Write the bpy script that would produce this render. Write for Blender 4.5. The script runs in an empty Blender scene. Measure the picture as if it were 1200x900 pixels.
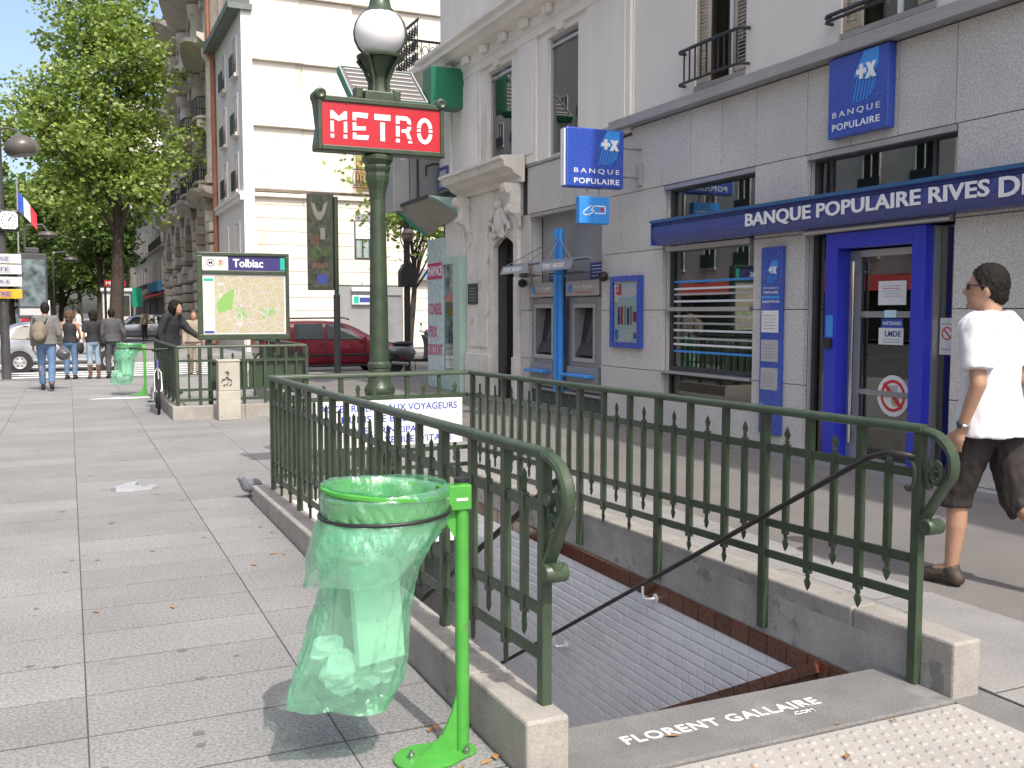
import bpy, bmesh, math, random
from mathutils import Vector, Matrix, noise
from math import radians as R_, sin, cos, pi
random.seed(7)
S = bpy.context.scene
COL = S.collection
# ------------------------------------------------------------------ camera, sky, sun, exposure
FPX, CXP, CYP, HC = 1150.0, 600.0, 450.0, 1.55
PITCH = math.atan((CYP-366.0)/FPX)
YAW = math.atan((CXP-80.0)*cos(PITCH)/FPX)
cd = bpy.data.cameras.new('camera'); cam = bpy.data.objects.new('camera', cd); COL.objects.link(cam)
cd.sensor_width = 36.0; cd.lens = FPX/1200.0*36.0; cd.clip_start = 0.05; cd.clip_end = 3000.0
cam.location = (0, 0, HC); cam.rotation_euler = (pi/2-PITCH, 0, -YAW)
S.camera = cam
SUN_EL, SUN_AZ = R_(52.5), R_(5.5)           # shadows run along +Y and a little towards -X
W = bpy.data.worlds.new('World'); S.world = W; W.use_nodes = True
nt = W.node_tree; bg = nt.nodes['Background']
sk = nt.nodes.new('ShaderNodeTexSky'); sk.sky_type = 'NISHITA'; sk.sun_disc = False
sk.sun_elevation = SUN_EL; sk.sun_rotation = pi-SUN_AZ; sk.dust_density = 4.0; sk.air_density = 0.88; sk.ozone_density = 0.2
nt.links.new(sk.outputs[0], bg.inputs[0]); bg.inputs[1].default_value = 0.15
sl = bpy.data.lights.new('sun', 'SUN'); sun = bpy.data.objects.new('sun', sl); COL.objects.link(sun)
sl.energy = 2.05; sl.angle = R_(0.53); sl.color = (1.0, 0.955, 0.88)
sd = Vector((-sin(SUN_AZ)*cos(SUN_EL), cos(SUN_AZ)*cos(SUN_EL), -sin(SUN_EL)))
sun.rotation_euler = sd.to_track_quat('-Z', 'Y').to_euler()
S.view_settings.view_transform = 'Standard'; S.view_settings.look = 'None'
S.view_settings.exposure = 0.95; S.view_settings.gamma = 1.0
S.view_settings.use_curve_mapping = False
# ------------------------------------------------------------------ pixel -> place helpers (photo pixels, 1200 x 900)
_f = Vector((sin(YAW)*cos(PITCH), cos(YAW)*cos(PITCH), -sin(PITCH)))
_r = Vector((cos(YAW), -sin(YAW), 0)); _u = _r.cross(_f); _C = Vector((0, 0, HC))
def ray(x, y): return _f+_r*((x-CXP)/FPX)-_u*((y-CYP)/FPX)
def PG(x, y, z=0.0): d = ray(x, y); return _C+d*((z-HC)/d.z)
def PX(x, y, X): d = ray(x, y); return _C+d*(X/d.x)
def PY(x, y, Y): d = ray(x, y); return _C+d*(Y/d.y)
# ------------------------------------------------------------------ mesh helpers
class MB:
    def __init__(s): s.v = []; s.f = []; s.mi = []; s.cur = 0
    def add(s, vs, fs):
        b = len(s.v); s.v += [tuple(p) for p in vs]
        for f in fs: s.f.append([b+i for i in f]); s.mi.append(s.cur)
        return s
    def box(s, x0, x1, y0, y1, z0, z1):
        return s.add([(x0,y0,z0),(x1,y0,z0),(x1,y1,z0),(x0,y1,z0),(x0,y0,z1),(x1,y0,z1),(x1,y1,z1),(x0,y1,z1)],
                     [(0,3,2,1),(4,5,6,7),(0,1,5,4),(1,2,6,5),(2,3,7,6),(3,0,4,7)])
    def cbox(s, c, sz, R=None):
        vs = []
        for z in (-.5,.5):
            for x, y in ((-.5,-.5),(.5,-.5),(.5,.5),(-.5,.5)):
                p = Vector((x*sz[0], y*sz[1], z*sz[2]))
                if R is not None: p = R @ p
                vs.append(Vector(c)+p)
        return s.add(vs, [(0,3,2,1),(4,5,6,7),(0,1,5,4),(1,2,6,5),(2,3,7,6),(3,0,4,7)])
    def bar(s, p, q, w, h, up=(0,0,1)):
        p = Vector(p); q = Vector(q); d = (q-p); L = d.length; d.normalize()
        up = Vector(up)
        if abs(d.dot(up)) > .99: up = Vector((0,1,0))
        a = d.cross(up).normalized(); b = a.cross(d).normalized()
        R = Matrix((d, a, b)).transposed()
        return s.cbox((p+q)/2, (L, w, h), R)
    def tube(s, pts, r, n=8, closed=False):
        pts = [Vector(p) for p in pts]; N = len(pts)
        rs = r if isinstance(r, (list, tuple)) else [r]*N
        rings = []; prev = None
        for i, p in enumerate(pts):
            if closed: t = (pts[(i+1) % N]-pts[i-1])
            else: t = pts[min(i+1, N-1)]-pts[max(i-1, 0)]
            t.normalize()
            if prev is None:
                a = t.cross(Vector((0,0,1)))
                if a.length < .05: a = t.cross(Vector((0,1,0)))
                a.normalize()
            else:
                a = prev-t*prev.dot(t)
                if a.length < 1e-4: a = t.orthogonal()
                a.normalize()
            prev = a; b = t.cross(a)
            rings.append([p+a*(cos(2*pi*k/n)*rs[i])+b*(sin(2*pi*k/n)*rs[i]) for k in range(n)])
        vs = [q for rg in rings for q in rg]; fs = []
        M_ = N if closed else N-1
        for i in range(M_):
            j = (i+1) % N
            for k in range(n):
                l = (k+1) % n
                fs.append((i*n+k, i*n+l, j*n+l, j*n+k))
        if not closed:
            fs.append(tuple(reversed(range(n)))); fs.append(tuple(range((N-1)*n, N*n)))
        return s.add(vs, fs)
    def lathe(s, prof, c=(0,0,0), n=16, R=None, sx=1, sy=1):
        c = Vector(c); vs = []; fs = []
        for r, z in prof:
            for k in range(n):
                p = Vector((r*cos(2*pi*k/n)*sx, r*sin(2*pi*k/n)*sy, z))
                if R is not None: p = R @ p
                vs.append(c+p)
        for i in range(len(prof)-1):
            for k in range(n):
                l = (k+1) % n
                fs.append((i*n+k, i*n+l, (i+1)*n+l, (i+1)*n+k))
        fs.append(tuple(reversed(range(n)))); fs.append(tuple(range((len(prof)-1)*n, len(prof)*n)))
        return s.add(vs, fs)
    def sphere(s, c, r, n=16, m=10, sc=(1,1,1), R=None):
        prof = [(max(1e-4, r*sin(pi*i/m)), -r*cos(pi*i/m)) for i in range(m+1)]
        c = Vector(c); vs = []; fs = []
        for a, z in prof:
            for k in range(n):
                p = Vector((a*cos(2*pi*k/n)*sc[0], a*sin(2*pi*k/n)*sc[1], z*sc[2]))
                if R is not None: p = R @ p
                vs.append(c+p)
        for i in range(m):
            for k in range(n):
                l = (k+1) % n
                fs.append((i*n+k, i*n+l, (i+1)*n+l, (i+1)*n+k))
        return s.add(vs, fs)
    def prism(s, poly, T, h):
        """2D polygon in the local xy of the 4x4 matrix T, extruded h along local z"""
        n = len(poly)
        vs = [T @ Vector((x, y, 0)) for x, y in poly]+[T @ Vector((x, y, h)) for x, y in poly]
        fs = [tuple(reversed(range(n))), tuple(range(n, 2*n))]
        for k in range(n):
            l = (k+1) % n; fs.append((k, l, n+l, n+k))
        return s.add(vs, fs)
    def mesh(s, name, mats, smooth=None):
        me = bpy.data.meshes.new(name); me.from_pydata(s.v, [], s.f); 
        for m in (mats if isinstance(mats, (list, tuple)) else [mats]): me.materials.append(m)
        if max(s.mi, default=0) > 0: me.polygons.foreach_set('material_index', s.mi)
        bm = bmesh.new(); bm.from_mesh(me); bmesh.ops.recalc_face_normals(bm, faces=bm.faces); bm.to_mesh(me); bm.free()
        if smooth is not None:
            me.polygons.foreach_set('use_smooth', [True]*len(me.polygons)); me.set_sharp_from_angle(angle=R_(smooth))
        me.update(); return me
    def obj(s, name, mats, parent=None, smooth=None, bev=0, label=None):
        return link(name, s.mesh(name, mats, smooth), parent, bev, label)
def link(name, me, parent=None, bev=0, label=None):
    o = bpy.data.objects.new(name, me); COL.objects.link(o)
    if parent is not None: setpar(o, parent)
    if bev:
        b = o.modifiers.new('bevel', 'BEVEL'); b.width = bev; b.segments = 2; b.limit_method = 'ANGLE'; b.angle_limit = R_(40); b.harden_normals = False
    if label: o['label'] = label
    return o
def setpar(o, parent):
    o.parent = parent
    if parent.type == 'EMPTY': o.matrix_parent_inverse = Matrix.Translation(-Vector(parent.location))
def tag(o, label, cat, group=None):
    o['label'] = label; o['category'] = cat
    if group: o['group'] = group
    return o
def thing(name, label, cat, loc=(0,0,0), group=None):
    o = bpy.data.objects.new(name, None); COL.objects.link(o); o.location = loc; o.empty_display_size = .1
    return tag(o, label, cat, group)
def struct(o, kind='structure'): o['kind'] = kind; return o
def dup(root, loc, rz=0, label=None, group=None, scale=None):
    r = root.copy(); COL.objects.link(r); r.location = loc; r.rotation_euler = (0, 0, rz)
    if scale: r.scale = (scale,)*3
    if label: r['label'] = label
    if group: r['group'] = group
    for ch in root.children:
        c = ch.copy(); COL.objects.link(c); c.parent = r
        for g in ch.children:
            d = g.copy(); COL.objects.link(d); d.parent = c
    return r
# frames for flat work: facing -X (bank side) and facing -Y (towards the camera)
def FX(X, y, z): return Matrix(((0,0,-1,X),(-1,0,0,y),(0,1,0,z),(0,0,0,1)))
def FY(x, Y, z): return Matrix(((1,0,0,x),(0,0,-1,Y),(0,1,0,z),(0,0,0,1)))
def FZ(x, y, Z): return Matrix.Translation((x, y, Z))
def text(s, T, w, h, mat, parent=None, name='lettering', ext=.002, bold=0.0, align='C', lz=0):
    """writing fitted to width w and height h in the plane of T (origin = middle), thickness ext"""
    cu = bpy.data.curves.new(name, 'FONT'); cu.body = s; cu.size = 1; cu.offset = bold; cu.resolution_u = 3; cu.extrude = .5
    cu.space_character = 1.0+lz
    tmp = bpy.data.objects.new('tmp', cu); COL.objects.link(tmp)
    me = bpy.data.meshes.new_from_object(tmp); bpy.data.objects.remove(tmp); bpy.data.curves.remove(cu)
    xs = [v.co.x for v in me.vertices]; ys = [v.co.y for v in me.vertices]
    x0, x1, y0, y1 = min(xs), max(xs), min(ys), max(ys)
    for v in me.vertices:
        v.co = T @ Vector((((v.co.x-x0)/(x1-x0)-.5)*w, ((v.co.y-y0)/(y1-y0)-.5)*h, (v.co.z+.5)*ext))
    nw = len(s.split())
    if nw > 1:                       # one object for each word: cut at the widest gaps
        iv = sorted((min(xs_), max(xs_)) for xs_ in ([loc[i] for i in p.vertices] for loc in [xs] for p in me.polygons)); mg = []
        for a, c in iv:
            if mg and a <= mg[-1][1]+1e-6: mg[-1][1] = max(mg[-1][1], c)
            else: mg.append([a, c])
        gaps = sorted(((mg[i+1][0]-mg[i][1], (mg[i+1][0]+mg[i][1])/2) for i in range(len(mg)-1)), reverse=True)[:nw-1]
        cuts = sorted(g[1] for g in gaps)+[1e9]; o = None; lo = -1e9
        for hi in cuts:
            keep = [p for p in me.polygons if lo < sum(xs[i] for i in p.vertices)/len(p.vertices) <= hi]
            ids = sorted({i for p in keep for i in p.vertices}); mp = {v: k for k, v in enumerate(ids)}
            mw = bpy.data.meshes.new(name); mw.from_pydata([me.vertices[i].co[:] for i in ids], [], [[mp[i] for i in p.vertices] for p in keep]); mw.materials.append(mat); o = link(name, mw, parent); lo = hi
        bpy.data.meshes.remove(me); return o
    me.materials.clear(); me.materials.append(mat); me.name = name
    return link(name, me, parent)
def rect(T, x0, x1, y0, y1, h=.004, mb=None):
    mb = mb or MB(); return mb.prism([(x0,y0),(x1,y0),(x1,y1),(x0,y1)], T, h)
# ------------------------------------------------------------------ materials
MT = {}
def M(name, col, rough=.6, metal=0.0, var=0.0, vs=3.0, speck=0.0, ss=120.0, bump=0.0, bs=80.0, rnd=0.0, spec=.5, coat=0.0, wear=None, stain=None, trans=0.0, alpha=None, vz=1.0):
    m = bpy.data.materials.new(name); m.use_nodes = True; n = m.node_tree.nodes; L = m.node_tree.links
    p = n['Principled BSDF']; p.inputs['Roughness'].default_value = rough; p.inputs['Metallic'].default_value = metal
    p.inputs['Specular IOR Level'].default_value = spec; p.inputs['Coat Weight'].default_value = coat
    p.inputs['Base Color'].default_value = (*col, 1)
    g = n.new('ShaderNodeNewGeometry'); pos = g.outputs['Position']
    if vz != 1.0:
        mp = n.new('ShaderNodeMapping'); mp.inputs['Scale'].default_value = (1, 1, vz); L.new(pos, mp.inputs[0]); posv = mp.outputs[0]
    else: posv = pos
    cur = None
    def mix(a, b, fac, mode='MIX'):
        x = n.new('ShaderNodeMix'); x.data_type = 'RGBA'; x.blend_type = mode
        for sock, val in ((x.inputs[0], fac), (x.inputs[6], a), (x.inputs[7], b)):
            if isinstance(val, (float, int)): sock.default_value = val
            elif isinstance(val, tuple): sock.default_value = (*val, 1) if len(val) == 3 else val
            else: L.new(val, sock)
        return x.outputs[2]
    def ns(scale, detail=3, rgh=.6, vec=None):
        t = n.new('ShaderNodeTexNoise'); t.inputs['Scale'].default_value = scale; t.inputs['Detail'].default_value = detail; t.inputs['Roughness'].default_value = rgh
        L.new(vec or pos, t.inputs['Vector']); return t.outputs[0]
    def rmp(src, a, b):
        r = n.new('ShaderNodeMapRange'); L.new(src, r.inputs[0]); r.inputs[1].default_value = a; r.inputs[2].default_value = b; return r.outputs[0]
    cur = tuple(col)
    if var:
        cur = mix(tuple(c*(1-var) for c in col), tuple(min(1, c*(1+var)) for c in col), rmp(ns(vs, 5, .62, posv), .3, .7))
    if rnd:
        oi = n.new('ShaderNodeObjectInfo'); r = n.new('ShaderNodeMapRange'); L.new(oi.outputs['Random'], r.inputs[0]); r.inputs[3].default_value = 1-rnd; r.inputs[4].default_value = 1+rnd
        cb = n.new('ShaderNodeCombineColor'); 
        for k in range(3): L.new(r.outputs[0], cb.inputs[k])
        cur = mix(cur, cb.outputs[0], 1.0, 'MULTIPLY')
    if speck:
        v = rmp(ns(ss, 2, .5), .36, .64)
        cur = mix(mix(cur, (1-speck,)*3, 1.0, 'MULTIPLY'), mix(cur, (1+speck*.9,)*3, 1.0, 'MULTIPLY'), v)
    if stain:      # (colour, scale, threshold): blotches with an outline of their own
        cur = mix(cur, stain[0], rmp(ns(stain[1], 4, .7, posv), stain[2], stain[2]+.08))
    if wear:       # (colour, scale, threshold) fine chips
        cur = mix(cur, wear[0], rmp(ns(wear[1], 6, .75), wear[2], wear[2]+.02))
    if not isinstance(cur, tuple): L.new(cur, p.inputs['Base Color'])
    if bump:
        b = n.new('ShaderNodeBump'); b.inputs['Strength'].default_value = bump; b.inputs['Distance'].default_value = .01
        L.new(ns(bs, 4, .6), b.inputs['Height']); L.new(b.outputs[0], p.inputs['Normal'])
    if rough < .55 and var:
        rr = n.new('ShaderNodeMapRange'); L.new(ns(vs*4, 4), rr.inputs[0]); rr.inputs[1].default_value = .3; rr.inputs[2].default_value = .7; rr.inputs[3].default_value = rough*.75; rr.inputs[4].default_value = min(1, rough*1.35); L.new(rr.outputs[0], p.inputs['Roughness'])
    if trans: p.inputs['Transmission Weight'].default_value = trans
    if alpha is not None: p.inputs['Alpha'].default_value = alpha
    MT[name] = m; return m
def glassmat(name, tint, refl=.10, rough=.01):
    m = bpy.data.materials.new(name); m.use_nodes = True; n = m.node_tree.nodes; L = m.node_tree.links
    for x in list(n): n.remove(x)
    out = n.new('ShaderNodeOutputMaterial'); mx = n.new('ShaderNodeMixShader'); tr = n.new('ShaderNodeBsdfTransparent'); gl = n.new('ShaderNodeBsdfGlossy')
    tr.inputs[0].default_value = (*tint, 1); gl.inputs['Roughness'].default_value = rough
    fr = n.new('ShaderNodeLayerWeight'); fr.inputs[0].default_value = .5
    pw = n.new('ShaderNodeMath'); pw.operation = 'POWER'; L.new(fr.outputs['Facing'], pw.inputs[0]); pw.inputs[1].default_value = 4.0
    mr = n.new('ShaderNodeMapRange'); L.new(pw.outputs[0], mr.inputs[0]); mr.inputs[3].default_value = refl; mr.inputs[4].default_value = .9
    L.new(mr.outputs[0], mx.inputs[0]); L.new(tr.outputs[0], mx.inputs[1]); L.new(gl.outputs[0], mx.inputs[2]); L.new(mx.outputs[0], out.inputs[0])
    MT[name] = m; return m
M('slab', (.235,.233,.229), .85, var=.11, vs=1.1, speck=.26, ss=75, bump=.25, bs=120, rnd=.085, stain=((.19,.187,.182), 1.7, .64))
M('joint', (.075,.072,.069), .95, var=.2, vs=8)
M('gum', (.14,.137,.133), .8)
M('granite_strip', (.25,.244,.236), .85, var=.13, vs=2.2, speck=.15, ss=90, bump=.2, bs=120, rnd=.07)
M('asphalt_walk', (.175,.163,.152), .9, var=.12, vs=1.2, speck=.2, ss=140, bump=.35, bs=160, stain=((.14,.13,.122), 1.1, .66))
M('asphalt_road', (.075,.075,.075), .9, var=.15, vs=.6, speck=.25, ss=90, bump=.3, bs=120)
M('landing', (.17,.168,.165), .8, var=.16, vs=4, speck=.2, ss=120, bump=.3, bs=150, stain=((.22,.217,.21), 2.3, .60))
M('tactile', (.36,.34,.315), .8, var=.10, vs=3, speck=.10, ss=120, bump=.2, bs=90)
M('plinth', (.32,.30,.272), .85, var=.16, vs=5, speck=.1, ss=110, bump=.3, bs=70, stain=((.21,.20,.185), 3.0, .60))
M('plinth_inner', (.36,.35,.33), .8, var=.2, vs=4, speck=.08, ss=80, bump=.25, bs=60, stain=((.20,.195,.185), 3.6, .60))
M('green_iron', (.043,.065,.039), .36, var=.22, vs=9, bump=.12, bs=40, wear=((.16,.10,.06), 26, .80), spec=.5)
M('green_dark', (.035,.06,.04), .45, var=.2, vs=7)
M('rail_iron', (.035,.03,.028), .38, metal=.3, var=.2, vs=12)
M('tile_white', (.84,.85,.88), .14, var=.04, vs=6, rnd=.04, spec=.6)
M('grout', (.52,.52,.54), .9, var=.1, vs=9)
M('tile_brown', (.13,.045,.026), .16, var=.55, vs=55, rnd=.2, spec=.6)
M('grout_pale', (.42,.38,.34), .9)
M('white_paint', (.80,.80,.78), .4, var=.03, vs=4)
M('stencil', (.70,.70,.68), .7, var=.1, vs=20, wear=((.20,.198,.195), 34, .60))
M('black', (.02,.02,.021), .5, var=.1)
M('dark', (.05,.05,.052), .6, var=.2, vs=4)
M('sign_blue_text', (.02,.06,.42), .5)
M('bin_green', (.07,.32,.05), .4, var=.12, vs=9, spec=.45, wear=((.12,.13,.10), 22, .74), stain=((.09,.24,.06), 6.0, .62))
M('steel', (.45,.45,.45), .3, metal=1.0, var=.1, vs=10)
M('alu', (.50,.50,.50), .35, metal=.7, var=.06, vs=8)
M('grey_metal', (.30,.305,.31), .4, metal=.2, var=.06, vs=8)
M('granite', (.57,.55,.515), .55, var=.09, vs=1.0, speck=.21, ss=62, rnd=.05, bump=.04, bs=200, spec=.35)
M('granite_joint', (.10,.098,.093), .9)
M('bank_white', (.78,.74,.675), .75, var=.10, vs=.9, bump=.12, bs=25, stain=((.62,.58,.525), .8, .62), vz=.25)
M('plaster_pink', (.72,.685,.63), .8, var=.08, vs=.8, bump=.15, bs=60, stain=((.60,.55,.50), .7, .62), vz=.4)
M('stone_white', (.72,.68,.61), .75, var=.12, vs=2.5, bump=.25, bs=30, stain=((.52,.48,.425), 2.4, .6))
M('coping', (.34,.335,.33), .65, var=.1, vs=2)
M('bank_blue', (.036,.085,.42), .28, var=.03, vs=3, coat=.2)
M('bank_navy', (.05,.068,.27), .32, var=.04, vs=3, coat=.2)
M('band_teal', (.03,.12,.26), .35)
M('sky_blue', (.05,.29,.76), .3, var=.03, vs=4)
M('letter_white', (.80,.81,.83), .4)
M('pale_cyan', (.55,.80,.90), .4)
M('door_blue', (.03,.045,.50), .3)
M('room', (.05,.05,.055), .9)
M('room_wall', (.17,.18,.165), .9, var=.3, vs=1.1)
M('curtain', (.28,.36,.33), .9, var=.2, vs=5)
M('paper', (.76,.76,.75), .7, var=.02)
M('paper_grey', (.45,.45,.45), .7)
M('red', (.62,.03,.045), .4)
M('sign_red', (.47,.018,.032), .33, var=.03)
M('globe', (.84,.84,.86), .18, spec=.5)
M('shutter', (.42,.37,.29), .6, var=.12, vs=5)
M('iron', (.03,.032,.035), .45, var=.2, vs=8)
M('win_dark', (.02,.02,.022), .08)
M('cream', (.68,.625,.54), .8, var=.08, vs=.6, bump=.08, bs=30, stain=((.54,.49,.42), .9, .60), vz=.18)
M('cream_side', (.70,.68,.64), .8, var=.06, vs=.5, vz=.3)
M('ornate', (.56,.51,.435), .85, var=.2, vs=.9, bump=.2, bs=12, stain=((.36,.32,.265), .8, .58))
M('ornate_band', (.42,.37,.30), .85, var=.22, vs=1.4, bump=.2, bs=12)
M('zinc', (.13,.155,.14), .5, var=.15, vs=2)
M('copper', (.34,.15,.085), .5, var=.2, vs=2)
M('brick', (.42,.16,.09), .8, var=.15, vs=3)
M('render_grey', (.52,.50,.47), .85, var=.08, vs=.6)
M('render_pale', (.62,.585,.53), .85, var=.06, vs=.6)
M('shop_dark', (.07,.065,.06), .5, var=.3, vs=1)
M('awn_red', (.38,.045,.04), .7)
M('awn_green', (.01,.30,.19), .6)
M('awn_blue', (.04,.28,.48), .6)
M('mint', (.42,.58,.50), .45, var=.05, vs=2)
M('mint_glass', (.46,.60,.60), .25, var=.05, vs=2)
M('magenta', (.50,.03,.16), .5)
M('pharm_green', (.012,.16,.085), .4)
M('neon_panel', (.16,.15,.15), .5)
M('neon_tube', (.62,.60,.58), .3)
M('underside', (.33,.31,.27), .7, var=.1, vs=3)
M('bark', (.055,.042,.033), .9, var=.3, vs=8, bump=.6, bs=30)
M('tyre', (.02,.02,.02), .8)
M('chrome', (.7,.7,.7), .12, metal=1.0)
M('car_glass', (.06,.075,.075), .04, spec=.9)
M('lamp_red', (.55,.015,.015), .2)
M('lamp_clear', (.75,.75,.75), .1)
M('plastic_black', (.018,.018,.02), .45)
glassmat('glass', (.55,.66,.62), .2)
glassmat('glass_dark', (.42,.45,.43), .17)
glassmat('glass_clear', (.86,.90,.90), .05)
# ------------------------------------------------------------------ ground
rnd = random.Random(3)
Y_K = 25.4            # kerb of the side street
X_K = -3.2            # kerb of the avenue
_h = (1.3, 3.4, 2.9, 9.8)
vs_ = [(x, y, -.14) for y in (-300, _h[2], _h[3], 1500) for x in (-900, _h[0], _h[1], 900)]
struct(MB().add(vs_, [(j*4+i, j*4+i+1, j*4+i+5, j*4+i+4) for j in range(3) for i in range(3) if not (i == 1 and j == 1)]).obj("ground", MT["asphalt_road"]))
WX0, WX1, WY0, WY1 = 1.50, 3.20, 3.17, 9.6      # stairwell opening (covered from y = 8.15 on by the pavement)
b = MB()
def padbox(x0, x1, y0, y1, z=-.0035): b.box(x0, x1, y0, y1, -.40, z)
padbox(X_K+.3, 1.36, -8, Y_K-.3); padbox(3.398, 4.335, -8, Y_K-.3); padbox(3.34, 3.398, 3.0, Y_K-.3); padbox(3.34, 3.398, -8, 3.0, -.035); padbox(4.335, 7.05, -8, Y_K-.3, -.035); padbox(1.36, 3.34, -8, 3.0, -.035); padbox(1.36, 3.34, 8.12, 15.07); padbox(1.36, 3.34, 15.07, 19.0, -.035); padbox(1.36, 3.34, 19.0, Y_K-.3)
padbox(7.05, 30, 19.3, Y_K-.3, -.035)
pave = struct(b.obj('pavement', MT['joint']))
SLW, SLH = .85, .42
slab_me = {}
def slab(x0, x1, y0, y1, mat, par, z=0.0, name='slab', gap=.003):
    w, h = round(x1-x0, 3), round(y1-y0, 3); k = (w, h, mat)
    if k not in slab_me:
        g = gap; c = .0006
        y_ = gap*2.3; vs = [(g,y_,-.034),(w-g,y_,-.034),(w-g,h-y_,-.034),(g,h-y_,-.034),(g,y_,-c),(w-g,y_,-c),(w-g,h-y_,-c),(g,h-y_,-c),(g+c,y_+c,0),(w-g-c,y_+c,0),(w-g-c,h-y_-c,0),(g+c,h-y_-c,0)]
        fs = [(0,3,2,1),(8,9,10,11)]+[(i,(i+1)%4,(i+1)%4+4,i+4) for i in range(4)]+[(i+4,(i+1)%4+4,(i+1)%4+8,i+8) for i in range(4)]
        slab_me[k] = MB().add(vs, fs).mesh(name, MT[mat])
    o = link(name, slab_me[k], par); o.location = (x0, y0, z+rnd.uniform(-.0012, .0012)); return o
ncount = 0
cols = [(-2.53,-1.68),(-1.68,-.83),(-.83,.02),(.02,.87)]
ys = [2.14+.42*k for k in range(56)]
b = MB()
for (x0, x1) in cols+[(.87,1.33)]:
    for y in ys:
        if y+.42 > Y_K-.3: continue
        vis = y > 12 or x0 > -1.0 or y > 6 and x0 > -1.7
        if x0 == .87:
            if y < 8.0: slab(.87, 1.33, y, y+.42, 'slab', pave)
            else: slab(.87, 1.76, y, y+.42, 'slab', pave) if y > 8.1 and not 14.5 < y < 19.4 else slab(.87, 1.33, y, y+.42, 'slab', pave)
        elif vis: slab(x0, x1, y, y+.42, 'slab', pave)
        else: b.box(x0+.004, x1-.004, y+.004, y+.416, -.034, 0)
for (x0, x1) in ((1.76,2.62),(2.62,3.48),(3.48,4.33)):
    for y in ys:
        if y < 8.1 or y+.42 > Y_K-.3: continue
        if y < 14.4 or (x0 > 3.4 and y < 20): slab(x0, x1, y, y+.42, 'slab', pave)
        else: b.box(x0+.004, x1-.004, y+.004, y+.416, -.034, 0)
for y in [-8+.42*k for k in range(24)]: b.box(X_K+.3, 1.3, y+.004, min(y+.416, 2.14), -.034, 0) if y+.42 < 2.15 else None
b.box(1.334, 1.756, 14.744, 14.856, -.034, 0); b.box(X_K+.3, -2.535, -8, Y_K-.3, -.034, 0)
o = b.obj('far_slabs', MT['slab'], pave); struct(o, 'stuff')
# granite strip right of the entrance
yy = -2.0
while yy < 8.0:
    for x0, x1 in ((3.40, 3.92), (3.92, 4.33)): slab(x0, x1, yy+(.25 if x0 > 3.5 else 0), yy+.95+(.25 if x0 > 3.5 else 0), 'granite_strip', pave, name='paving_stone')
    yy += .95
# asphalt walk along the bank, apron in front of the steps
b = MB(); b.box(4.335, 6.93, -8, 19.25, -.034, -.006); b.box(4.335, 7.0, 19.25, Y_K-.3, -.034, -.006); b.box(7.0, 30, 19.36, Y_K-.3, -.034, -.006)
struct(b.obj('asphalt_walk', MT['asphalt_walk']))
b = MB(); b.box(1.335, 3.395, -8, 2.745, -.034, -.008); b.box(3.195, 3.395, 2.745, 3.0, -.034, -.008)
struct(b.obj('asphalt_apron', MT['landing']))
# kerbs
kerb = MB()
def kerbline(p, q, n, nm):
    par = None
    for i in range(n):
        a = Vector(p).lerp(Vector(q), i/n); c = Vector(p).lerp(Vector(q), (i+1)/n); d = (c-a).normalized()*.003
        o = MB().bar(a+d, c-d, .30, .24).obj('kerb_stone', MT['granite_strip'], par)
        if par is None: par = struct(o); o.name = nm
kerbline((X_K+.15, -8, -.125), (X_K+.15, Y_K-.3, -.125), 24, 'kerb_avenue')
kerbline((X_K, Y_K-.15, -.123), (30, Y_K-.15, -.123), 30, 'kerb_side_street')
# tactile paving with studs
tz = -.006
tac = struct(MB().box(1.38, 3.185, 1.2, 2.742, -.03, tz).obj('tactile_paving', MT['tactile']))
b = MB()
for i in range(27):
    for j in range(26):
        x = 1.42+i*.066+(0.033 if j % 2 else 0); y = 2.70-j*.0575
        if x < 3.16: b.lathe([(.0155,0),(.0145,.003),(.010,.006),(.004,.007)], (x, y, tz-.0005), 8)
struct(b.obj('stud', MT['tactile'], tac, smooth=50), 'stuff')
# landing slab with the stencilled name
land = struct(MB().box(WX0+.002, WX1-.002, 2.76, WY0, -.16, 0.0).obj('landing', MT['landing'], bev=.008))
# ------------------------------------------------------------------ metro entrance: plinth, tiles, steps, railings
ent = thing('metro_stairwell', 'tiled metro stairwell going down between low concrete kerb walls', 'stairwell', (2.35, 5.5, -.2))
def zt(y, a, c): return a+(c-a)*(y-2.95)/5.0      # linear change from the near end to the far end
def plinth(x0, x1, y0, y1, za, zb, inner):
    # blocks with joints, tops falling away slightly
    cuts = [y0, 3.35, 4.6, 5.9, 7.1, y1]
    for a, c in zip(cuts[:-1], cuts[1:]):
        g = .0025
        mb = MB(); t0, t1 = zt(a, za, zb), zt(c, za, zb)
        mb.add([(x0,a+g,-.04),(x1,a+g,-.04),(x1,c-g,-.04),(x0,c-g,-.04),(x0,a+g,t0),(x1,a+g,t0),(x1,c-g,t1),(x0,c-g,t1)],
               [(0,3,2,1),(4,5,6,7),(0,1,5,4),(1,2,6,5),(2,3,7,6),(3,0,4,7)])
        mb.obj('kerb_block', MT['plinth'], ent, bev=.012)
plinth(1.335, 1.495, 2.84, 8.02, .20, .13, 1)
plinth(3.205, 3.355, 2.78, 8.02, .22, .14, 0)
MB().box(1.335, 3.355, 8.024, 8.17, -.04, .13).obj('kerb_block', MT['plinth'], ent, bev=.012)
# inner concrete faces of the well above the tiles
MB().box(1.35, 1.502, 2.87, 8.02, -.30, .105).obj('inner_face', MT['plinth_inner'], ent)
MB().box(3.2035, 3.34, 2.83, 8.02, -.085, .125).obj('inner_face', MT['plinth_inner'], ent)
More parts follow.
